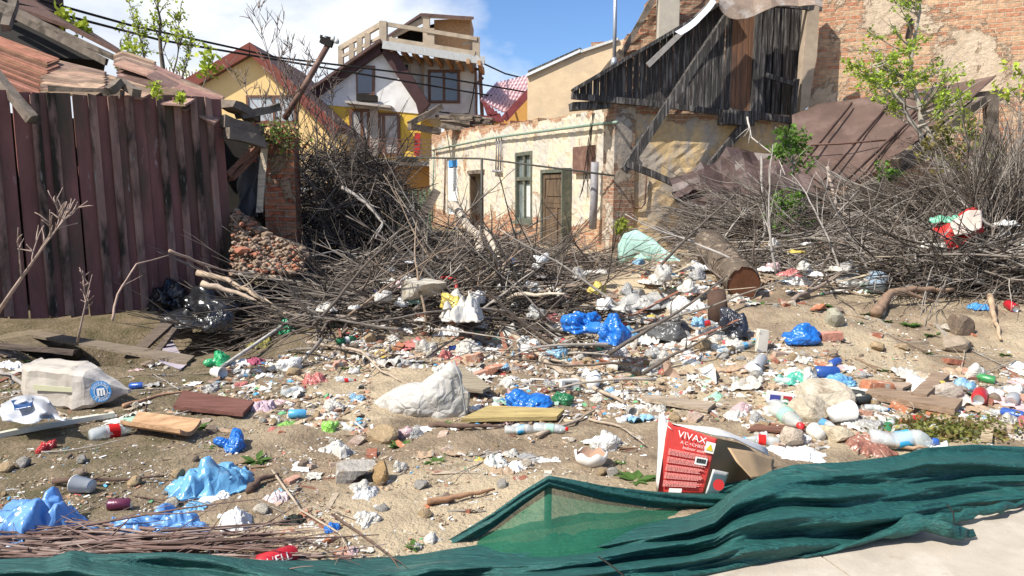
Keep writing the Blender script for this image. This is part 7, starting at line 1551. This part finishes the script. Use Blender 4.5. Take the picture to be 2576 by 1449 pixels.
# small pebbles on whole sand
m = MB(); m.sm = False
for k in range(7000):
    x, y = U(-5.2, 5.2), 3+R.random()**1.3*7; pebble(m, Vector((x, y, H(x, y)+.002)), U(.003, .012), R.choice(((.46, .37, .26), (.34, .26, .18), (.26, .19, .13), (.52, .46, .38)))) if pvside(x, y) < -.15 else None
tag(build('gravel', m, m_chip), 'small pebbles and clods on the bare sandy soil', 'gravel', kind='stuff')
# fragments lying in the shaded hollow under the boards
for (a, b, w, lb) in (((790, 1150), (0, 0), 0, ''),):
    pass
for p, q, w, lb in (((330, 900, 8.1), (440, 800, 8.9), .16, 'broad dark plank leaning in the hollow under the maroon boards'), ((390, 890, 8.1), (440, 830, 8.6), .07, 'thin dark batten leaning in the hollow under the maroon boards'), ((0, 870, 7.5), (190, 885, 7.6), .12, 'half buried grey timber at the left bank below the boards')):
    b2 = MB(); b2.sm = False; b2.beam(P(*p), P(*q), w, .04, jit=.01, seg=3); tag(build('old_plank', b2, m_wood, color=(.13, .10, .08)), lb, 'plank')
for x, y, w, h, c, lb in ((60, 860, 150, 34, (.20, .16, .11), 'mossy earth clod bank below left end of the maroon boards'), (160, 890, 80, 24, (.13, .12, .09), 'dark soil clod at the left edge of the hollow')):
    rockpx(x, y, w, h, c, lb, seed=4, cat='earth clod', name='earth_clod')
# ================================================================ labels that single things out
LM = [('the big white sack', 1060, 1000), ('the red carton', 1740, 1160), ('the sky blue bag', 540, 1165), ('the grey concrete block', 893, 1182), ('the paper cement sack', 190, 965), ('the fallen log', 1850, 700), ('the joined blue bags', 1490, 855), ('the pale concrete block', 1075, 765), ('the mint mattress', 1630, 630), ('the large pale rock', 2070, 1000), ('the conifer cuttings', 2385, 1085), ('the broken bowl', 1487, 1153), ('the bright blue bag', 1325, 1003), ('the white broken bucket', 1745, 955), ('the black bin bags', 580, 820), ('the dark red board', 540, 1035), ('the curved tan board', 405, 1097), ('the bent thick branch', 2280, 740), ('the blue knotted bag', 2015, 838), ('the pinkish brick', 2088, 850), ('the net stake', 1380, 1190), ('the twig bundle', 250, 1350), ('the pink and white bag', 655, 1010), ('the bent red tube', 1130, 715), ('the dark grey bin bag', 1685, 815), ('the red cushion cover', 2410, 560), ('the blue basin', 2203, 720), ('the thick forked branch', 1230, 690), ('the cloth lump', 590, 1285), ('the pale wide planks', 2280, 1030), ('the grey stick in the brush', 1918, 560), ('the drawer board', 1300, 1058), ('the right slope log butt', 2413, 822), ('the green climber', 1988, 570), ('the wavy tan branch', 880, 880), ('the long brown branch', 1420, 945), ('the hanging white bag', 1408, 718), ('the red can at right', 2543, 775)]
ORD = ['nearest', 'second nearest', 'third nearest', 'fourth nearest', 'fifth nearest', 'sixth nearest', 'seventh nearest', 'eighth nearest']
grp = {}
for it in ITEMS:
    o, look, cat, g, x, y = it; l = min(LM, key=lambda q: math.hypot(q[1]-x, (q[2]-y)*1.3)); dx, dy = x-l[1], (y-l[2])*1.3
    side = ('right of' if dx > 0 else 'left of') if abs(dx) > abs(dy) else ('in front of' if dy > 0 else 'behind'); grp.setdefault((look, side, l[0]), []).append((math.hypot(dx, dy), o, cat))
for (look, side, ln), lst in grp.items():
    lst.sort(key=lambda t: t[0])
    for k, (_, o, cat) in enumerate(lst):
        lab = look+' '+side+' '+ln if len(lst) == 1 else look+' '+side+' '+ln+', '+ORD[min(k, 7)]
        tag(o, lab, cat, {'plastic bag': 'crumpled bags strewn over the yard', 'paper scrap': 'scraps of paper and card in the debris', 'brick': 'brick fragments in the debris', 'stone': 'stones lying in the yard', 'wood': 'wood pieces in the debris', 'stick': 'sticks lying on the ground', 'weed': 'weeds growing in the yard', 'branch': 'cut branches in the brush', 'bottle': 'plastic bottles strewn over the yard', 'drink can': 'drink cans strewn over the yard', 'cup': 'cups strewn over the yard'}[cat])
for o in bpy.data.objects:
    for k in ('_w', '_first'):
        if k in o: del o[k]
